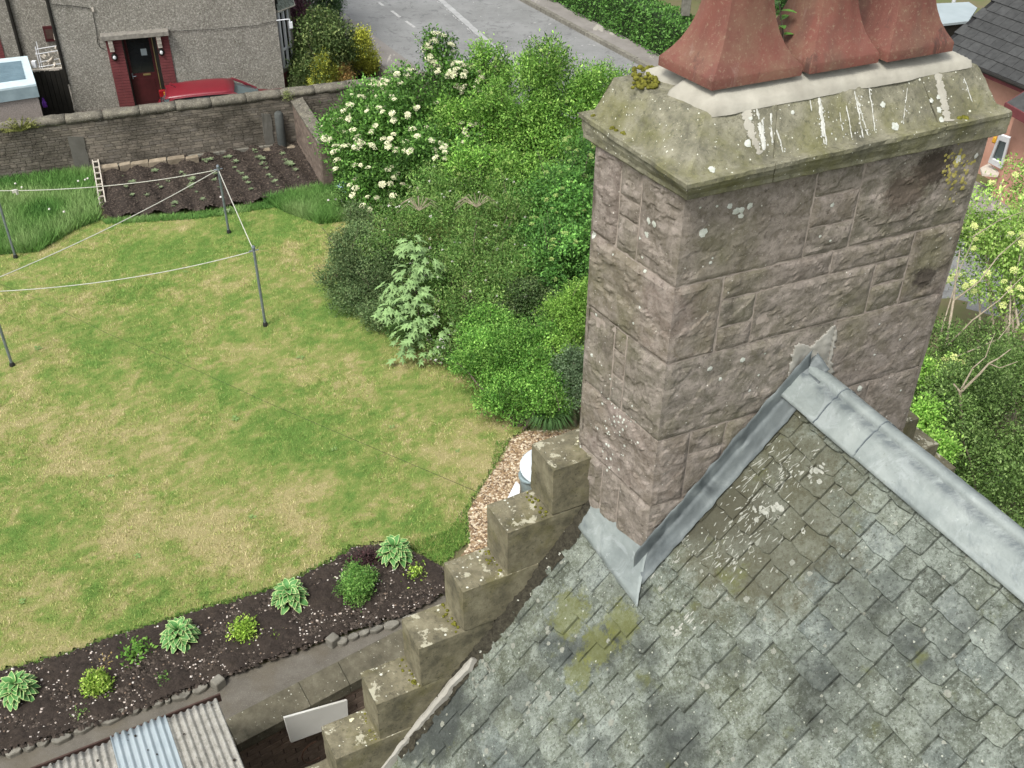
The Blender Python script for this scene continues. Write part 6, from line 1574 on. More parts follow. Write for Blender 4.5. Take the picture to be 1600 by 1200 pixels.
shrub('border_undergrowth', 'tangled mid-green undergrowth filling between the border shrubs', 'shrub', G(760, 480), [B_(700, 420, .7, (.7, .5, .6)), B_(840, 480, .7, (.6, .5, .6)), B_(780, 500, .5, (.6, .5, .5)), B_(620, 390, .9, (.5, .5, .6)), B_(560, 300, .5, (.6, .4, .5)), B_(880, 540, .6, (.5, .4, .5)), B_(730, 560, .3, (.4, .3, .3)), B_(640, 520, .25, (.5, .35, .3))], 36000, .05, h('#44682f', '#53773b', '#628546', '#3a5829'), 119, k=26, shoots=20, shoot_len=.3)
place_flowers(t1, s1, 60, [flower_head_mesh(i+19, 'bud_cream', 12) for i in range(2)], .06, .10, 16)
E3 = h('#4c7232', '#5a823e', '#699048', '#45682f', '#749050', '#5f7d3c')
t3, s3 = shrub('flowering_shrub', 'broad olive green shrub dotted with tiny white flowers in the border middle', 'shrub', G(720, 540), [B_(700, 340, 1.3, (1.15, .9, 1.0)), B_(640, 370, 1.0, (1.0, .8, .9)), B_(770, 370, 1.3, (1.0, .9, 1.0)), B_(730, 450, .9, (1.0, .8, .8)), B_(800, 440, 1.0, (.8, .8, .8)), B_(760, 280, 1.6, (.7, .7, .7)), B_(680, 500, .5, (.5, .45, .5)), B_(700, 545, .35, (.4, .35, .35)), B_(650, 470, .6, (.5, .45, .5)), B_(745, 520, .6, (.5, .45, .5))], 82000, .055, E3, 104, k=26, shoots=36, shoot_len=.4, wr=.36)
FP_ = [flower_head_mesh(i+30, 'petal_white', 5, .35) for i in range(2)]
place_flowers(t3, s3, 150, FP_, .05, .09, 7)
m = MB(); r = random.Random(17)
for cpx_, cpy in ((655, 315), (745, 310)):
    O = G(cpx_, cpy+14, 2.0)
    for i in range(13):
        a = r.uniform(-.2, pi+.2); e = O+V(cos(a)*.45, 0.1, sin(a)*.32-.1); mid_ = O.lerp(e, .5)+V(0, 0, .18); m.tube([O, mid_, e], [.008, .006, .003], 4)
m.build('bare_twigs', 'bark_pale', t3)['kind'] = 'stuff'
E4 = h('#425c33', '#506b41', '#5f784c', '#3b522d', '#6b8253')
t4, _ = shrub('dark_shrub', 'dark grey-green rounded shrub at the lawn edge left of the sycamore sapling', 'shrub', G(560, 480), [B_(560, 400, .7, (.65, .6, .7)), B_(540, 430, .5, (.45, .45, .5)), B_(600, 430, .6, (.6, .5, .6)), B_(625, 480, .4, (.45, .35, .4)), B_(555, 465, .3, (.5, .4, .35)), B_(600, 495, .25, (.45, .35, .3)), B_(570, 360, .8, (.5, .5, .6))], 46000, .045, E4, 105, k=22, shoots=14, shoot_len=.3)
E5 = h('#4a7a2e', '#5b8b38', '#6d9c45', '#7cab50', '#3f6b27')
t5, _ = shrub('privet_shrub', 'bright green small-leaved rounded shrub in front of the chimney at the lawn corner', 'shrub', G(810, 665), [B_(770, 560, .75, (.65, .55, .7)), B_(830, 560, .75, (.6, .55, .7)), B_(800, 620, .5, (.6, .5, .5)), B_(850, 620, .5, (.5, .45, .5)), B_(760, 520, .8, (.5, .5, .5))], 56000, .045, E5, 106, k=34, shoots=30, shoot_len=.25, wr=.5)
E6 = h('#5d8733', '#6e983f', '#7ea54c', '#4f782b')
t6, _ = shrub('lime_shrub', 'yellow-green spiraea bush tucked against the left side of the chimney', 'shrub', G(900, 640), [B_(890, 500, 1.1, (.45, .45, .5)), B_(880, 560, .8, (.42, .4, .5)), B_(915, 480, 1.2, (.45, .4, .5))], 22000, .045, E6, 107, k=24, shoots=24, shoot_len=.3)
E7 = h('#4d6845', '#5b7552', '#69825f', '#42583b')
t7, _ = shrub('grey_shrub', 'small blue-grey leaved bush beside the chimney above the grass tuft', 'shrub', G(905, 660), [B_(896, 575, .95, (.35, .3, .45)), B_(905, 610, .7, (.3, .3, .35))], 10000, .04, E7, 108, k=16)
t8, _ = shrub('dark_shrub', 'low grey-green shrub behind the bright privet shrub', 'shrub', G(800, 520), [B_(830, 470, .9, (.6, .4, .5))], 12000, .045, E4, 118, k=18)
# grass tuft
def tuft(name, px, py, hgt, n, label, col, seed, spread=.12, cat='plant'):
    P = G(px, py); r = random.Random(seed); m = MB(); 
    for i in range(n):
        a = r.uniform(0, 2*pi); L = hgt*r.uniform(.6, 1.1); o_ = V(cos(a), sin(a), 0); b0_ = P+o_*r.uniform(0, spread)*.5; w_ = .006
        s_ = V(-o_.y, o_.x, 0)*w_; p1 = b0_+o_*L*.2+V(0, 0, L*.6); p2 = b0_+o_*L*.55+V(0, 0, L*.72+.0); p3 = b0_+o_*L*.85+V(0, 0, L*.5)
        m.add([b0_-s_, b0_+s_, p1-s_, p1+s_, p2-s_, p2+s_, p3], [(0, 1, 3, 2), (2, 3, 5, 4), (4, 5, 6)])
    return tag(m.build(name, simple(col[2:]+'_g', hexc(col), tuple(x*.6 for x in hexc(col)), 20, .8).name if col[2:]+'_g' not in MATS else col[2:]+'_g'), label, cat)
tuft('grass_tuft', 858, 668, .62, 240, 'strappy dark green grass clump in front of the wood chips', '#4a6b38', 3)
# sycamore sapling with big lobed leaves
simple('maple_leaf', hexc('#8dab6e'), hexc('#74955a'), 14, .7, vary=.3)
def maple(seed):
    r = random.Random(seed); pts = []
    lob = [(-150, .42), (-118, .20), (-95, .62), (-70, .36), (-48, .92), (-22, .48), (0, 1.1), (22, .48), (48, .92), (70, .36), (95, .62), (118, .20), (150, .42)]
    vs = [(0, 0, .03)]+[(cos(radians(a))*q*.5+.28, sin(radians(a))*q*.5, -.10*q*q+r.uniform(-.03, .03)) for a, q in lob]+[(-.0, 0, 0)]
    vs[0] = (.28, 0, .04); n = len(lob); fs = [(0, i, i+1) for i in range(1, n)]+[(0, n, n+1), (0, n+1, 1)]
    me = bpy.data.meshes.new('leaf'); me.from_pydata(vs, [], fs); me.materials.append(MATS['maple_leaf']); return me
ML = [maple(i) for i in range(3)]
syf = G(655, 545); syc = empty('sycamore_sapling', syf, 'young sycamore with large pale blue-green lobed leaves standing before the shrubs', 'sapling'); r = random.Random(23)
spine = [(660, 540, .1), (655, 500, .5), (650, 455, .9), (645, 410, 1.35), (640, 380, 1.7)]
sp_ = [G(a, b_, z) for a, b_, z in spine]; m = MB(); m.tube(sp_, [.02, .018, .014, .01, .006], 6); m.build('trunk', 'bark', syc)
clus = [((645, 385, 1.7), .20, 32), ((665, 410, 1.5), .24, 34), ((640, 430, 1.35), .26, 34), ((650, 465, 1.1), .26, 32), ((615, 450, 1.15), .20, 26), ((610, 485, .95), .20, 24), ((655, 500, .85), .24, 24), ((640, 525, .55), .26, 22), ((685, 515, .6), .20, 14), ((670, 540, .35), .25, 14), ((635, 550, .25), .2, 10)]
m = MB()
for (a, b_, z), R, n in clus:
    c = G(a, b_, z); m.tube([sp_[min(4, max(0, int(z/.42)))], c], [.008, .004], 5)
    for i in range(n):
        d = V(r.gauss(0, 1), r.gauss(-.5, 1), r.gauss(.3, .8)).normalized(); P = c+d*R*r.uniform(.6, 1.15)
        M = Matrix.Translation(P) @ Matrix.Rotation(atan2(d.y, d.x)+r.uniform(-.5, .5), 4, 'Z') @ Matrix.Rotation(r.uniform(.0, .7), 4, 'Y') @ Matrix.Rotation(r.uniform(-.4, .4), 4, 'X') @ Matrix.Scale(r.uniform(.21, .30), 4)
        link('leaf', ML[i % 3], syc, M)
m.build('twigs', 'bark', syc)['kind'] = 'stuff'
# blue litter in the shrub
m = MB(); P = G(545, 290, .3); r = random.Random(4)
vs = []; n1, n2 = 12, 9
for i in range(n1):
    for j in range(n2+1):
        a = 2*pi*i/n1; b2 = -1.3+2.6*j/n2; R0 = .22*(1+.3*r.uniform(-1, 1)); vs.append(P+V(cos(a)*cos(b2)*R0*1.2, sin(a)*cos(b2)*R0*.8, sin(b2)*R0*.7))
m.add(vs, [(i*(n2+1)+j, ((i+1) % n1)*(n2+1)+j, ((i+1) % n1)*(n2+1)+j+1, i*(n2+1)+j+1) for i in range(n1) for j in range(n2)]); tag(m.build('plastic_bag', 'plastic_cyan'), 'crumpled blue and white plastic bag under the cream-flowered shrub', 'bag')
# small bed plants
def mini(name, px, py, R, n, ls, cols, lab, seed, hgt=.9, **kw):
    P = G(px, py, .05); depth = proj(P)[2]; R0 = R*depth/F
    return shrub(name, lab, 'plant', P, [(P+V(0, 0, R0*hgt*.7), (R0, R0, R0*hgt))], n, ls, cols, seed, limbs=6, stem_r=.008, k=10, **kw)
YG = h('#6f9434', '#86aa44', '#9dbc58', '#5c8029')
mini('bedding_plant', 155, 1076, 15, 2200, .045, YG, 'round yellow-green plant between the left hosta and the bed middle', 201); mini('bedding_plant', 380, 993, 14, 1500, .045, YG, 'bushy lime green plant right of the second hosta', 202)
mini('bedding_plant', 212, 1024, 10, 240, .07, h('#4f7d30', '#699740'), 'small leafy green plant just under the lawn edge', 203); mini('bedding_plant', 650, 902, 10, 260, .05, YG, 'sparse little yellow-green plant near the top right hosta', 204)
mini('bedding_plant', 128, 1117, 6, 90, .035, h('#557a3a', '#6b8f4a'), 'tiny seedling weed low in the left part of the bed', 205); mini('bedding_plant', 254, 1068, 6, 80, .04, h('#4a7030', '#5f8840'), 'tiny green sprout in the bed above the edging stones', 206)
mini('bedding_plant', 433, 997, 5, 50, .03, YG, 'tiniest sprout right of the lime plant', 207)
mini('feathery_plant', 558, 925, 27, 6500, .035, h('#45702f', '#5a853c', '#6f974c'), 'feathery mid green bushy plant at the right of the bed', 208, hgt=1.0)
mini('dark_leaved_plant', 566, 880, 22, 1400, .04, h('#3a2b2b', '#4a3837', '#2c2322'), 'dark purple-leaved low plant at the lawn edge behind the feathery plant', 209, hgt=.5)
tuft('straw_tuft', 165, 1042, .12, 120, 'dead straw coloured grass tuft in the flower bed', '#a8935f', 11, .25)
# weed in the wall top at left
mini_w = onplane(33, 205, wA+wnn*.05, wnn)
m = MB(); r = random.Random(6)
for i in range(46):
    a = r.uniform(.2, pi-.2); L = r.uniform(.25, .55); e = mini_w+wdx*cos(a)*L+V(0, 0, sin(a)*L*.8)+wnn*r.uniform(.02, .15); m.tube([mini_w, mini_w.lerp(e, .5)+V(0, 0, .02), e], [.008, .006, .003], 4)
    for k in range(7):
        P = mini_w.lerp(e, r.uniform(.5, 1.05)); d = V(r.gauss(0, 1), r.gauss(0, 1), r.gauss(.3, 1)).normalized()*.03; m.add([P-d, P+V(d.y, d.z, d.x)*.7, P+d, P-V(d.y, d.z, d.x)*.7], [(0, 1, 2, 3)])
tag(m.build('wall_weed', simple('olive_weed', hexc('#8b8f4f'), hexc('#6c6e3c'), 20, .85).name), 'fan of olive yellow weed growing from the face of the stone wall', 'weed')
shrub('yellow_shrub', 'yellow-green shrub by the wall at the left edge in front of the outhouse', 'shrub', G(2, 190)-wnn*.8, [(G(2, 172, .9)-wnn*.3, (.22, .3, .45))], 3000, .05, h('#8a9a3a', '#9dae48', '#7a8c35'), 231, limbs=4, k=8)
shrub('wall_moss_plant', 'small green plant growing where brick wall meets the stone wall', 'plant', onplane(450, 150, wA, wnn), [(onplane(450, 152, wA, wnn)+V(0, 0, .05), (.14, .12, .12))], 700, .03, h('#6f8348', '#83945a'), 232, limbs=3, k=6, stem_r=.006)
# dandelions in the long grass: white dots
m = MB(); r = random.Random(77)
for px, py in [(34, 293), (77, 327), (100, 331), (24, 287), (133, 281), (137, 279), (122, 283), (513, 313), (525, 312), (533, 311), (535, 315), (345, 308), (560, 331)]:
    P = G(px, py, .24); m.lathe(P, [(.01, -.02), (.03, 0), (.02, .02)], 6)
tag(m.build('dandelion_clocks', 'petal_white'), 'scattered white daisies and seed heads in the long grass', 'flowers', kind='stuff')
# ============================================================ edging stones, path bits
est = [((8, 1180), (36, 1174), 13), ((36, 1174), (58, 1167), 9), ((58, 1166), (78, 1160), 11), ((80, 1163), (115, 1152), 11), ((116, 1148), (150, 1133), 12), ((153, 1132), (200, 1115), 16), ((201, 1118), (222, 1109), 9), ((223, 1112), (236, 1105), 7), ((237, 1106), (258, 1098), 9), ((259, 1101), (268, 1096), 6), ((268, 1096), (300, 1084), 12), ((300, 1086), (327, 1074), 10), ((343, 1056), (362, 1048), 10), ((362, 1051), (380, 1043), 7), ((527, 1010), (543, 1001), 12), ((543, 1001), (561, 996), 10), ((561, 995), (578, 989), 8), ((578, 991), (600, 982), 8), ((600, 984), (625, 975), 12), ((626, 975), (645, 966), 9), ((325, 1070), (333, 1062), 7)]
smesh = []; ORD = ['first', 'second', 'third', 'fourth', 'fifth', 'sixth', 'seventh', 'eighth', 'ninth', 'tenth', 'eleventh', 'twelfth']
for i, (a, b_, w_) in enumerate(est):
    A = G(*a); B = G(*b_); d = B-A; L = d.length*.98; W_ = w_*1.15*A.length/F*0+w_*proj(A)[2]/F*1.2; r = random.Random(i); s_ = V(-d.y, d.x, 0).normalized(); d.normalize()
    pts = []; n = 10
    for k in range(n):
        th = 2*pi*k/n; pts.append(A.lerp(B, .5)+d*(cos(th)*L/2*(1+r.uniform(-.08, .06)))+s_*(sin(th)*W_/2*(1+r.uniform(-.2, .2)))*(1.15 if abs(cos(th)) < .6 else 1)+V(0, 0, .07+r.uniform(-.012, .012)))
    m = MB(); m.poly(pts, .08); o = bevel(m.build('edging_stone', 'grey_stone'), .015); tag(o, ('%s grey edging stone, %s from the left edge along the dark flower bed' % ('long' if L > .32 else 'small', ORD[i])) if i < 12 else ['small grey stone in the gap behind the squared corner block', 'smaller grey stone just right of the squared path corner block', 'first rough stone right of the block in the right-hand edging run', 'second stone of the right-hand edging run', 'third stone of the right-hand edging run', 'fourth stone of the right-hand edging run', 'largest stone of the right-hand edging run', 'last edging stone before the crow steps', 'little stone left of the squared path corner block', 'tiny stone tucked against the left side of the squared path corner block'][i-11 if i == 20 else i-12], 'stone', 'edging stones in front of the flower bed')
for k, (px, py, lab) in enumerate(((341, 1067, 'squared grey stone block at the corner of the tarmac path near the shed'), (520, 1001, 'squared grey stone block at the right-hand run of edging stones'))):
    P = G(px, py, .07); m = MB(); m.box(P, .17, .15, .16, V(cos(.9), sin(.9), 0), taper=.9); tag(bevel(m.build('stone_block', 'grey_stone'), .02), lab, 'stone')
# ============================================================ low wall with coping, white board, shed
lw = empty('low_wall', lc0.lerp(lc1, .5)*1.0-V(0, 0, .8), 'low dark brick wall with weathered saddle coping beside the tarmac path', 'wall')
TH = .22
m = MB(); m.box(LQ(lL/2-.2, -.18, TH/2+.03), lL+2.2, TH-.02, 1.5, ldx, lnn, V(0, 0, 1)); m.build('core', 'brick_mortar', lw)
nC = 5; x = -1.0
for l in (1.05, .98, .55, 1.1, 1.0, .8):
    m = MB(); vs = []; prof = [(-.02, .58), (-.02, .74), (.0, .80), (.02, .81), (.27, .69), (.31, .66), (.31, .50), (.27, .50)]
    n = 12
    for i in range(n+1):
        for j, (o_, z_) in enumerate(prof): vs.append(LQ(x+.004+(l-.008)*i/n, z_+.006*fb((x+i*.1, j, 0), 3), o_+.004*fb((x+i*.1, j, 5), 3)))
    k = len(prof); fs = [(i*k+j, i*k+(j+1) % k, (i+1)*k+(j+1) % k, (i+1)*k+j) for i in range(n) for j in range(k)]+[tuple(range(k)), tuple(n*k+j for j in range(k))[::-1]]
    m.add(vs, fs); m.build('coping_stone', 'low_coping', lw); x += l
mm = MB(); bl2, bh2 = .30, .105; mm.box((0, 0, 0), bl2-.014, .05, bh2-.014); q = bpy.data.meshes.new('brick'); q.from_pydata(mm.v, [], mm.f); q.materials.append(MATS['dark_brick'])
R_ = Matrix((ldx, V(0, 0, 1).cross(ldx), V(0, 0, 1))).transposed().to_4x4()
for row in range(14):
    x = -.9-(bl2/2 if row % 2 else 0)
    while x < lL+.6:
        P = LQ(x+bl2/2, .44-bh2*row, TH+.035); link('brick', q, lw, Matrix.Translation(P) @ R_); x += bl2
# white board leaning on the wall
w0 = onplane(444, 1122, LQ(0, 0, .36), lnn); w1 = onplane(543, 1094, LQ(0, 0, .36), lnn); w2 = onplane(545, 1128, LQ(0, 0, .42), lnn); w3 = onplane(455, 1161, LQ(0, 0, .42), lnn)
m = MB(); nn = (w1-w0).cross(w3-w0).normalized(); nn = nn if nn.dot(CAM-w0) > 0 else -nn; m.poly([w0, w1, w2, w3][::-1], .035, nn); o = bevel(m.build('white_panel', 'white_board'), .006); tag(o, 'off-white plastic panel propped against the low brick wall', 'panel')
hs0 = onplane(490, 1175, LQ(0, 0, .35), lnn); m = MB(); m.tube([hs0+V(-.0, 0, 0)+ldx*cos(a)*.16+V(0, 0, sin(a)*.19) for a in np.linspace(1.2, 5.2, 24)], .009, 6); tag(m.build('hose', simple('hose_brown', hexc('#7a5d4a'), hexc('#5f4738'), 20, .7).name), 'thin brown hose loop hanging below the white panel', 'hose')
# shed with corrugated roof
sz = 1.9
s0 = G(338, 1090, sz); s1_ = G(55, 1202, sz); sdx = (s1_-s0); sdx.z = 0; sdx.normalize(); svx = G(376, 1202, sz)-s0; svx.z = 0; svx = (svx-sdx*svx.dot(sdx)).normalized()
shed = empty('shed', V(s0.x, s0.y, 0)+sdx*1.2+svx*1.0, 'shed with weathered grey corrugated roof and one pale metal sheet', 'shed')
def SQ(x, y, z=0): return s0+sdx*x+svx*y+V(0, 0, z+.14*y-0.0)
m = MB(); m.poly([V(*(SQ(.05, .06).xy), sz-.12), V(*(SQ(3.6, .06).xy), sz-.12), V(*(SQ(3.6, 2.3).xy), sz-.12), V(*(SQ(.05, 2.3).xy), sz-.12)], sz-.12); m.build('wall', 'dark_brick', shed)
m = MB(); m.box(SQ(1.8, -.015, -.035), 3.7, .02, .12, sdx, svx, V(0, 0, 1)); m.build('fascia_strip', 'rust', shed)
def corr(name, x0, x1, mat, lift, pitch=.076, amp=.016, y0=.03):
    n = int((x1-x0)/pitch*8); vs = []; ny = 16; r = random.Random(int(x0*10))
    for i in range(n+1):
        x = x0+(x1-x0)*i/n; yr = y0+.02*nz((x*6, 0, x0), 1)
        for j in range(ny+1): vs.append(SQ(x, yr+2.3*j/ny, lift+amp*sin(2*pi*x/pitch)+.003*nz((x*8, j*.4, 2), 1)))
    fs = [(i*(ny+1)+j, (i+1)*(ny+1)+j, (i+1)*(ny+1)+j+1, i*(ny+1)+j+1) for i in range(n) for j in range(ny)]
    m = MB(); m.add(vs, fs); o = m.build(name, mat, shed, smooth=True); q = o.modifiers.new('s', 'SOLIDIFY'); q.thickness = .006; return o
xz = lambda px, py: (G(px, py, sz)-s0).dot(sdx)
xa, xb = xz(256, 1122), xz(178, 1152)
corr('roof_sheet', .0, xa+.03, 'asbestos', .02); tag(corr('roof_sheet', xa-.02, xb+.03, 'zinc_sheet', .035, amp=.018, y0=-.01), 'pale blue-grey metal corrugated sheet'); corr('roof_sheet', xb-.02, 3.7, 'asbestos', .02)
m = MB(); r = random.Random(3)
for i in range(70): clump(m, SQ(r.uniform(0, 3.2), r.uniform(.02, 1.6), .035), .01, 1, i, .014)
m.build('roof_moss', 'soot', shed, smooth=True)['kind'] = 'stuff'
# ============================================================ dustbin and table by the gable
P = G(822, 772)+V(.12, 0, 0); P = G(830, 775); bn = empty('dustbin', P, 'small galvanised dustbin with ribbed lid behind the crow steps', 'dustbin')
m = MB(); m.lathe(P, [(.15, 0), (.17, .02), (.19, .42), (.2, .44)], 28); m.build('body', 'galv_bin', bn, smooth=False)
m = MB(); m.lathe(P, [(.21, .42), (.215, .46), (.2, .475), (.165, .485), (.16, .475), (.15, .49), (.11, .50), (.105, .49), (.095, .505), (.04, .515)], 30); m.build('lid', 'galv_bin', bn, smooth=True)
m = MB(); m.tube([P+V(-.06, 0, .51), P+V(-.05, 0, .55), P+V(.05, 0, .55), P+V(.06, 0, .51)], .01, 6); m.build('handle', 'galvanised', bn)
tp = G(862, 728, .62); tb = empty('garden_table', V(tp.x, tp.y, 0), 'white round garden table half hidden by the top crow step', 'table'); R0 = 50*proj(tp)[2]/F
m = MB(); m.lathe(tp, [(R0*.96, -.03), (R0, -.015), (R0, 0), (R0*.97, .012)], 44); m.build('table_top', simple('table_plastic', hexc('#c6ced2'), hexc('#b7c0c5'), 2, .5).name, tb)
m = MB(); m.lathe(V(tp.x, tp.y, 0), [(.2, 0), (.18, .03), (.04, .08), (.035, .58)], 20); m.build('pedestal', 'white_upvc', tb)
tp2 = G(812, 772, .3); m = MB(); m.poly([G(793, 778, .3), G(806, 752, .35), G(812, 757, .35), G(812, 790, .3), G(800, 792, .28)][::-1], .02); tag(m.build('plastic_sheet', 'white_upvc'), 'white plastic offcut lying left of the dustbin', 'plastic sheet')
# ============================================================ front garden conifers, hedges
shrub('evergreen_bush', 'large dark green bush between the bay window and the road', 'shrub', G(508, 125), [B_(500, 80, 1.0, (.75, .8, 1.1)), B_(525, 70, 1.1, (.55, .6, .9)), B_(500, 50, 1.5, (.6, .5, .6)), B_(480, 100, .6, (.5, .5, .6))], 24000, .08, h('#3b5128', '#4a6233', '#5a7240', '#6d7f4b', '#2f4320'), 301, k=22, shoots=26, shoot_len=.4)
shrub('purple_bush', 'dark purple-leaved bush beside the bay window', 'shrub', G(470, 60), [B_(466, 32, .9, (.35, .5, .6))], 5000, .08, h('#3f2a30', '#4c343b', '#302025', '#5a424a'), 302, k=12)
shrub('clipped_hedge_bush', 'clipped dark hedge at the roadside behind the purple bush', 'hedge', G(495, 20), [B_(490, 2, .9, (.9, .7, .8)), B_(515, 5, .7, (.4, .6, .7))], 12000, .06, h('#34502a', '#41602f', '#2b4323'), 303, k=14)
shrub('golden_conifer', 'upright golden-green conifer beside the road edge wall', 'conifer', G(572, 108), [B_(568, 85, .7, (.30, .3, .7)), B_(567, 68, 1.2, (.18, .18, .45)), B_(580, 98, .4, (.25, .25, .4)), B_(556, 98, .4, (.22, .22, .4))], 9000, .06, h('#828f34', '#95a13e', '#a6b04a', '#667228'), 304, k=14, up=1.0)
shrub('golden_conifer', 'low bright yellow-green conifer just behind the stone wall', 'conifer', G(512, 136), [B_(508, 118, .5, (.3, .3, .5)), B_(503, 100, .9, (.14, .14, .3)), B_(495, 124, .35, (.22, .22, .3))], 8000, .055, h('#8a9a3c', '#9dab48', '#afba56', '#6d7c2e'), 305, k=14, up=.9)
shrub('bronze_conifer', 'small orange-tinted conifer right of the low yellow-green one', 'conifer', G(535, 132), [B_(532, 118, .4, (.25, .25, .4))], 4000, .05, h('#8c7545', '#99824e', '#7a673c', '#7c7c46'), 306, k=12, up=.8)
shrub('lavender_mound', 'low grey-green mound at the corner of the bay window', 'plant', G(468, 140), [B_(466, 128, .25, (.4, .35, .3))], 4000, .04, h('#566a3e', '#64794a', '#485b34'), 307, k=10, up=1.0)
# roadside low wall of the front garden
rw = empty('kerb_wall', rdA+rn*1.2, 'low dark wall between the front garden and the pavement', 'wall'); m = MB(); A = rdA+rn*1.17+rd*-1; m.box(A+rd*5+V(0, 0, .18), 12, .14, .36, rd, rn, V(0, 0, 1)); m.build('wall', 'wall_coping', rw)
# far hedge along the pavement: box hedge of leaves
def hedge(name, O, d, nn, L, W, Hh, n, ls, cols, seed, label):
    r = np.random.default_rng(seed); area = [L*Hh, L*Hh, L*W, W*Hh, W*Hh]; k = r.choice(5, n, p=np.array(area)/sum(area)); u = r.random(n); v = r.random(n)
    X = np.where(k < 3, u*L, np.where(k == 3, 0, L)); Y = np.where(k == 0, 0, np.where(k == 1, W, np.where(k == 2, v*W, v*W))); Z = np.where(k == 2, Hh, np.where(k < 2, v*Hh, u*Hh))
    jn = .05*np.sin(X*3.1)+.04*np.sin(X*7.7+1)+r.normal(0, .03, n); nx = np.where(k == 3, -1, np.where(k == 4, 1, 0)); ny = np.where(k == 0, -1, np.where(k == 1, 1, 0)); nzv = np.where(k == 2, 1, 0)
    X = X+nx*jn; Y = Y+ny*jn; Z = Z+nzv*jn
    D_ = np.array([d.x, d.y, 0]); N__ = np.array([nn.x, nn.y, 0]); P = np.array([O.x, O.y, 0])+X[:, None]*D_+Y[:, None]*N__+Z[:, None]*np.array([0, 0, 1])
    nr = nx[:, None]*D_+ny[:, None]*N__+nzv[:, None]*np.array([0, 0, 1]); ld = nr*.5+r.normal(size=(n, 3))*.6+np.array([0, 0, .3]); ld /= np.linalg.norm(ld, axis=1, keepdims=True)
    s_ = np.cross(ld, nr*.5+r.normal(size=(n, 3))); s_ /= np.linalg.norm(s_, axis=1, keepdims=True); l_ = (ls*r.uniform(.7, 1.3, n))[:, None]
    v4 = np.stack([P-ld*l_*.5, P+s_*l_*.3, P+ld*l_*.5, P-s_*l_*.3], 1).reshape(-1, 3); cc = np.array(cols)[r.integers(0, len(cols), n)]*r.uniform(.8, 1.2, (n, 1))
    root = empty(name, O+d*(L/2)+nn*(W/2), label, 'hedge'); m = MB(); m.box(O+d*(L/2)+nn*(W/2)+V(0, 0, Hh*.48), L-.2, W-.2, Hh*.93, d, nn, V(0, 0, 1)); m.build('inner_twigs', simple('hedge_core', hexc('#2e4220'), hexc('#22321a'), 10, .95).name if 'hedge_core' not in MATS else 'hedge_core', root); o = npmesh('foliage', v4, 4, 'leaf', root, np.clip(cc, 0, 1)); o['kind'] = 'stuff'
HG = h('#446f2f', '#53803a', '#628f46', '#3a6128')
h0 = G(985, 72); h1 = G(1030, 98)
hO = kA+kn*(((G(1000, 78)-kA).dot(kn)))
hedge('clipped_hedge', hO-kd*6, kd, kn, 30, 1.0, 1.25, 46000, .085, HG, 401, 'long clipped green privet hedge bordering the far pavement')
hedge('clipped_hedge', hO-kd*6+kn*2.8, (kd*.92+kn*.39).normalized(), (kn*.92-kd*.39).normalized(), 18, 1.1, 1.7, 26000, .09, h('#345b27', '#3f6a2e', '#2b4d20'), 402, 'second dark green hedge beyond the clipped roadside hedge')
sheet('far_garden', [hO+kn*1-kd*12, hO+kn*1+kd*50, hO+kn*40+kd*50, hO+kn*40-kd*12], .003, 'ground_mat')
shrub('garden_tree', 'broad dark green tree standing behind the far hedges', 'tree', hO+kn*6+kd*8, [(hO+kn*6+kd*8+V(0, 0, 2.6), (2.2, 2.2, 2.0)), (hO+kn*5+kd*5+V(0, 0, 1.8), (1.6, 1.6, 1.4))], 20000, .12, h('#33552a', '#3f6633', '#4d763c'), 403, k=18)
m = MB(); P = G(1072, 10, 1.6); m.box(P, .25, .25, .5); m.box(P+V(0, 0, .3), .3, .3, .08); tag(bevel(m.build('gate_pier_cap', 'grey_stone'), .02), 'pale grey box-like pier top beside the leftmost chimney pot', 'pier')
# ============================================================ right-hand house, shed roof, lamp post
e1 = G(1552, 114, 2.6); e2 = G(1600, 134, 2.6); ed = (e2-e1); ed.z = 0; ed.normalize(); en = V(-ed.y, ed.x, 0)
if en.dot(V(e1.x, e1.y, 0)) < 0: en = -en
vg = onplane(1526, 14, e1, (ed.cross((en+V(0, 0, .62)).normalized())).normalized()); up_ = (en+V(0, 0, .62)).normalized()
rh = empty('tiled_house', V(e1.x+2, e1.y, 0), 'house with dark concrete tile roof and pink block walls at the right edge', 'house')
pn = ed.cross(up_); pn = pn if pn.z > 0 else -pn
xL = (onplane(1483, 60, e1, pn)-e1).dot(ed); xR = 7.0; NR = 13; cs = .30; tw = .27
m = MB(); m.poly([e1+ed*xL, e1+ed*xR, e1+ed*xR+up_*(NR*cs), e1+ed*xL+up_*(NR*cs)], .08, pn); rr2 = m.build('roof', 'car_dark', rh)
tmb = MB(); tmb.box((0, 0, 0), tw-.008, cs*1.15, .022); tme = bpy.data.meshes.new('roof_tile'); tme.from_pydata(tmb.v, [], tmb.f); tme.materials.append(MATS['roof_tile'])
yv = (up_*cos(.07)-pn*sin(.07)).normalized(); zv = ed.cross(yv); zv = zv if zv.z > 0 else -zv
RT = Matrix((ed, yv, zv)).transposed().to_4x4(); rest_t = MB(); cnt = 0
for j in range(NR):
    i = 0; x = xL+(tw/2 if j % 2 else 0)
    while x < xR:
        P = e1+ed*(x+tw/2)+up_*(j*cs+cs*.5)+pn*(.032+random.uniform(-.002, .002)); X_, Y_, _d = proj(P)
        if -40 < Y_ < 200 and X_ < 1680: link('roof_tile', tme, rr2, Matrix.Translation(P) @ RT); cnt += 1
        else: rest_t.box(P, tw-.008, cs*1.15, .022, ed, yv, zv)
        x += tw
print('tiles', cnt)
if rest_t.v: rest_t.build('more_tiles', 'roof_tile', rr2)['kind'] = 'stuff'
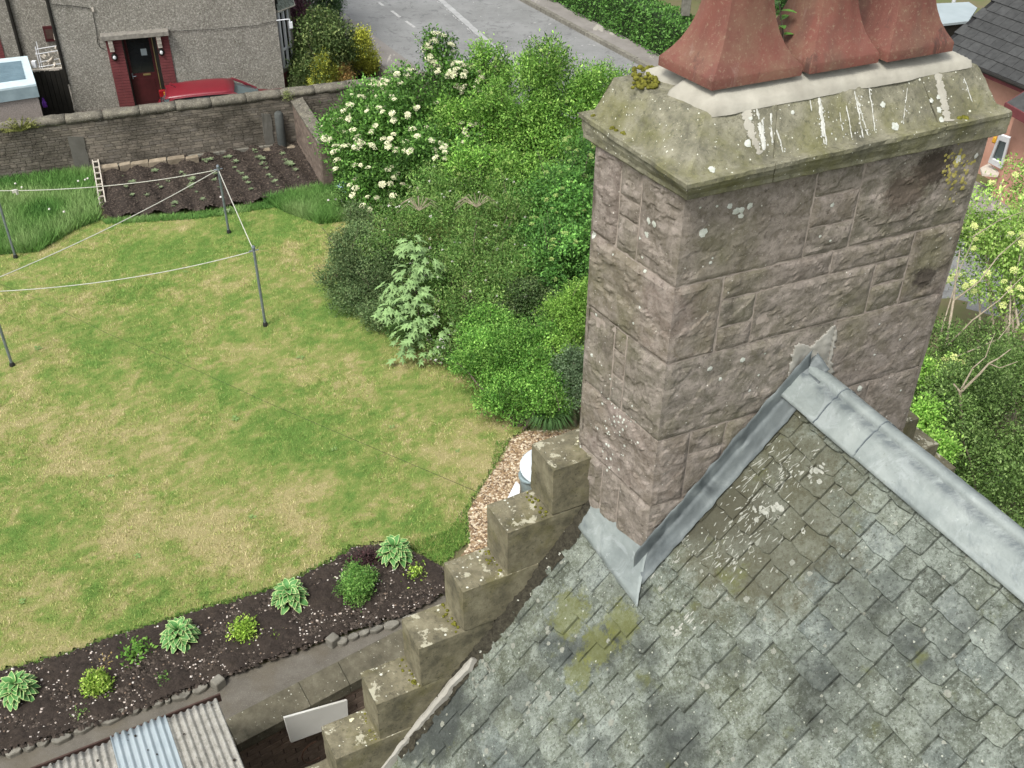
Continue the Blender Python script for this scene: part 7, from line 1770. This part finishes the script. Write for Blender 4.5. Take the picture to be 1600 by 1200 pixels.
m = MB(); m.poly([e1+ed*(xL+.2)+en*.35+V(0, 0, -.1), e1+ed*xR+en*.35+V(0, 0, -.1), e1+ed*xR+en*5+V(0, 0, -.1), e1+ed*(xL+.2)+en*5+V(0, 0, -.1)], 2.5); m.build('wall', 'pink_block', rh)
m = MB(); m.box(e1+ed*((xL+xR)/2)-en*.02+V(0, 0, -.07), xR-xL, .06, .16, ed, en, V(0, 0, 1)); m.build('fascia', 'red_paint', rh)
m = MB(); m.tube([e1+ed*xL-en*.10, e1+ed*xR-en*.10], .05, 8); m.build('gutter', 'black_paint', rh)
# projecting porch wing with red verge, pink wall and open window
pz = 2.35; q0 = G(1588, 168, pz); q1 = G(1562, 266, .55)
wv = V(q1.x-q0.x, q1.y-q0.y, 0); 
c_ = G(1590, 167, 2.3); c_foot = V(c_.x, c_.y, 0)
pa = c_foot; pdir = (V(.35, -1, 0)).normalized(); pnr = V(-1, -.35, 0).normalized()   # wall runs toward the camera, faces left
m = MB(); m.poly([pa+V(0, 0, 2.3), pa+pdir*3.2+V(0, 0, 2.3), pa+pdir*3.2+V(3, 1, 2.3), pa+V(3, 1, 2.3)][::-1], 2.3); pw = m.build('porch_wall', 'pink_block', rh)
m = MB(); A = G(1573, 160, 2.5); B = A+pdir*3.4; m.poly([A+V(0, 0, .0), B+V(0, 0, .0), B+V(1.6, .5, .9), A+V(1.6, .5, .9)][::-1], .06); m.build('porch_roof', 'roof_tile', rh)
m = MB(); m.box(A.lerp(B, .5)+V(-.02, 0, -.10), (B-A).length, .05, .2, pdir, pnr, V(0, 0, 1)); m.box(A+V(.8, .25, .33), 1.85, .05, .2, V(1.6, .5, .9).normalized()); m.build('bargeboard', 'red_paint', rh)['kind'] = 'stuff'
# open window casement
wz = 1.25
cw = [G(1563, 208, 1.75), G(1580, 214, 1.75), G(1567, 263, .85), G(1546, 252, .85)]
wn2 = (cw[1]-cw[0]).cross(cw[3]-cw[0]).normalized(); wn2 = wn2 if wn2.dot(CAM-cw[0]) > 0 else -wn2; wc = sum(cw, V(0, 0, 0))/4
m = MB(); inner = [wc+(c-wc)*.66 for c in cw]; m.add([c for c in cw]+inner, [(0, 1, 5, 4), (1, 2, 6, 5), (2, 3, 7, 6), (3, 0, 4, 7)]); wf = m.build('window', 'white_upvc', rh); q = wf.modifiers.new('s', 'SOLIDIFY'); q.thickness = .05
m = MB(); m.add([wc+(c-wc)*.68-wn2*.01 for c in cw], [(0, 1, 2, 3)]); m.build('pane', 'car_glass', wf)
m = MB(); s_ = G(1540, 268, .7); m.poly([G(1532, 262, .7), G(1545, 255, .7), G(1562, 268, .7), G(1560, 274, .7), G(1535, 272, .7)], .05); m.build('window_sill', 'white_wood', rh)
m = MB(); m.lathe(G(1553, 223, 1.3), [(.04, 0), (.06, .03), (.05, .12), (.02, .16)], 8); tag(m.build('toy', 'plastic_orange'), 'small orange thing on the ledge by the open window', 'ornament')
# grey shed roof and lamp post
sh = [G(1450, 40, 2.2), G(1513, 33, 2.2), G(1527, 12, 2.2), G(1514, 3, 2.2), G(1450, 6, 2.2)]
gs = empty('garden_shed', V(sh[0].x+1, sh[0].y+1, 0), 'flat grey felt-roofed shed beyond the chimney pots', 'shed'); m = MB(); m.poly(sh[::-1], .06); m.build('roof', 'grey_membrane', gs); cen = sum(sh, V(0, 0, 0))/5; m = MB(); m.poly([V(*(cen+(p-cen)*.93).xy, 2.12) for p in sh][::-1], 2.12); m.build('wall', 'black_paint', gs)
fb_ = G(1478, 52, 1.0); lp_ = V(fb_.x, fb_.y, 0); m = MB()
lpo = empty('lamp_post', lp_, 'slim white post standing behind the chimney pots on the right', 'post'); m.tube([lp_, lp_+V(0, 0, 4.5)], [.06, .045], 10); m.build('pole', 'white_upvc', lpo); m = MB(); m.lathe(lp_+V(0, 0, 4.5), [(.1, 0), (.12, .05), (.06, .1)], 12); m.build('cap', 'white_upvc', lpo)
# ============================================================ right-hand trees
TR = h('#5b7f36', '#6c9142', '#80a452', '#94b462')
TD = h('#48642f', '#557539', '#628244', '#6f8c50', '#3b5429')
tb1, sb1 = shrub('elder_tree', 'airy light green tree with cream flower plates right of the chimney', 'tree', G(1545, 760), [B_(1560, 330, 3.0, (.9, .7, .5)), B_(1600, 380, 2.7, (.8, .8, .7)), B_(1560, 430, 2.3, (.8, .7, .5)), B_(1620, 480, 2.0, (.7, .7, .6)), B_(1520, 380, 2.4, (.4, .4, .4)), B_(1630, 300, 2.8, (.7, .7, .6)), B_(1480, 600, 1.6, (.3, .3, .6))], 17000, .07, TR, 501, k=16, limbs=14, stem_r=.05, bark='bark_pale', shoots=36, shoot_len=.5, fill=.2)
FY = [flower_head_mesh(i+60, simple('elder_cream', hexc('#c9cf8a'), hexc('#b0bb6c'), 20, .8).name if 'elder_cream' not in MATS else 'elder_cream', 20) for i in range(3)]
place_flowers(tb1, sb1, 90, FY, .09, .15, 66)
td1, _ = shrub('yew_tree', 'dense dark green tree mass below the elder right of the chimney', 'tree', G(1600, 1000), [B_(1540, 680, 1.7, (.9, .9, 1.0)), B_(1600, 620, 1.8, (.9, .9, 1.0)), B_(1480, 640, 1.6, (.6, .7, .9)), B_(1620, 760, 1.7, (.8, .8, .9)), B_(1500, 730, 1.5, (.7, .7, .8)), B_(1460, 560, 1.5, (.45, .6, .8)), B_(1540, 560, 1.4, (.6, .6, .6)), B_(1680, 700, 1.7, (.9, .9, 1.0)), B_(1400, 640, 1.2, (.6, .6, .8))], 90000, .05, TD, 502, k=24)
# bare pale branches in front
m = MB(); r = random.Random(31)
root = empty('dead_branches', G(1500, 800), 'bare pale dead branches reaching up in front of the dark tree', 'branches')
def br(pts, r0, r1):
    P = [G(*p) for p in pts]; n = len(P); m.tube(P, [r0+(r1-r0)*i/(n-1) for i in range(n)], 6)
br([(1500, 700, 1.6), (1502, 660, 2.0), (1500, 612, 2.5)], .028, .022); br([(1500, 612, 2.5), (1490, 600, 2.6)], .02, .012); br([(1502, 612, 2.5), (1530, 585, 2.8), (1545, 568, 2.95), (1560, 560, 3.0), (1580, 545, 3.1)], .02, .006); br([(1502, 608, 2.5), (1520, 575, 2.8), (1540, 558, 2.9)], .016, .005)
br([(1545, 568, 2.95), (1562, 575, 2.9), (1590, 565, 3.0)], .010, .004); br([(1540, 558, 2.9), (1548, 535, 3.1), (1555, 520, 3.2)], .008, .003)
br([(1478, 540, 1.9), (1490, 470, 2.4), (1494, 430, 2.8), (1500, 390, 3.0)], .024, .008); br([(1490, 470, 2.4), (1530, 440, 2.8), (1560, 400, 3.1), (1600, 365, 3.4)], .016, .006); br([(1480, 540, 1.9), (1520, 500, 2.4), (1560, 470, 2.7), (1600, 430, 3.0)], .016, .005)
br([(1520, 370, 2.9), (1560, 345, 3.2), (1600, 330, 3.4)], .010, .004); br([(1470, 520, 2.0), (1500, 420, 2.6), (1525, 365, 3.0)], .012, .004); br([(1488, 560, 1.9), (1560, 530, 2.4), (1600, 480, 2.7)], .012, .004)
m.build('branch', 'bark_pale', root)['kind'] = 'stuff'
shrub('bramble', 'light green leafy spray low beside the right foot of the chimney', 'shrub', G(1470, 760), [B_(1468, 700, 2.2, (.22, .25, .25)), B_(1450, 650, 2.2, (.2, .2, .3)), B_(1440, 580, 2.2, (.15, .15, .3))], 4200, .055, h('#5f8f35', '#74a345', '#86b052'), 503, k=12, fill=.3)
sheet('back_garden', [V(4.5, 6, 0), V(14, 2, 0), V(16, 16, 0), V(9, 19, 0), V(3, 18, 0)], .002, 'ground_mat')
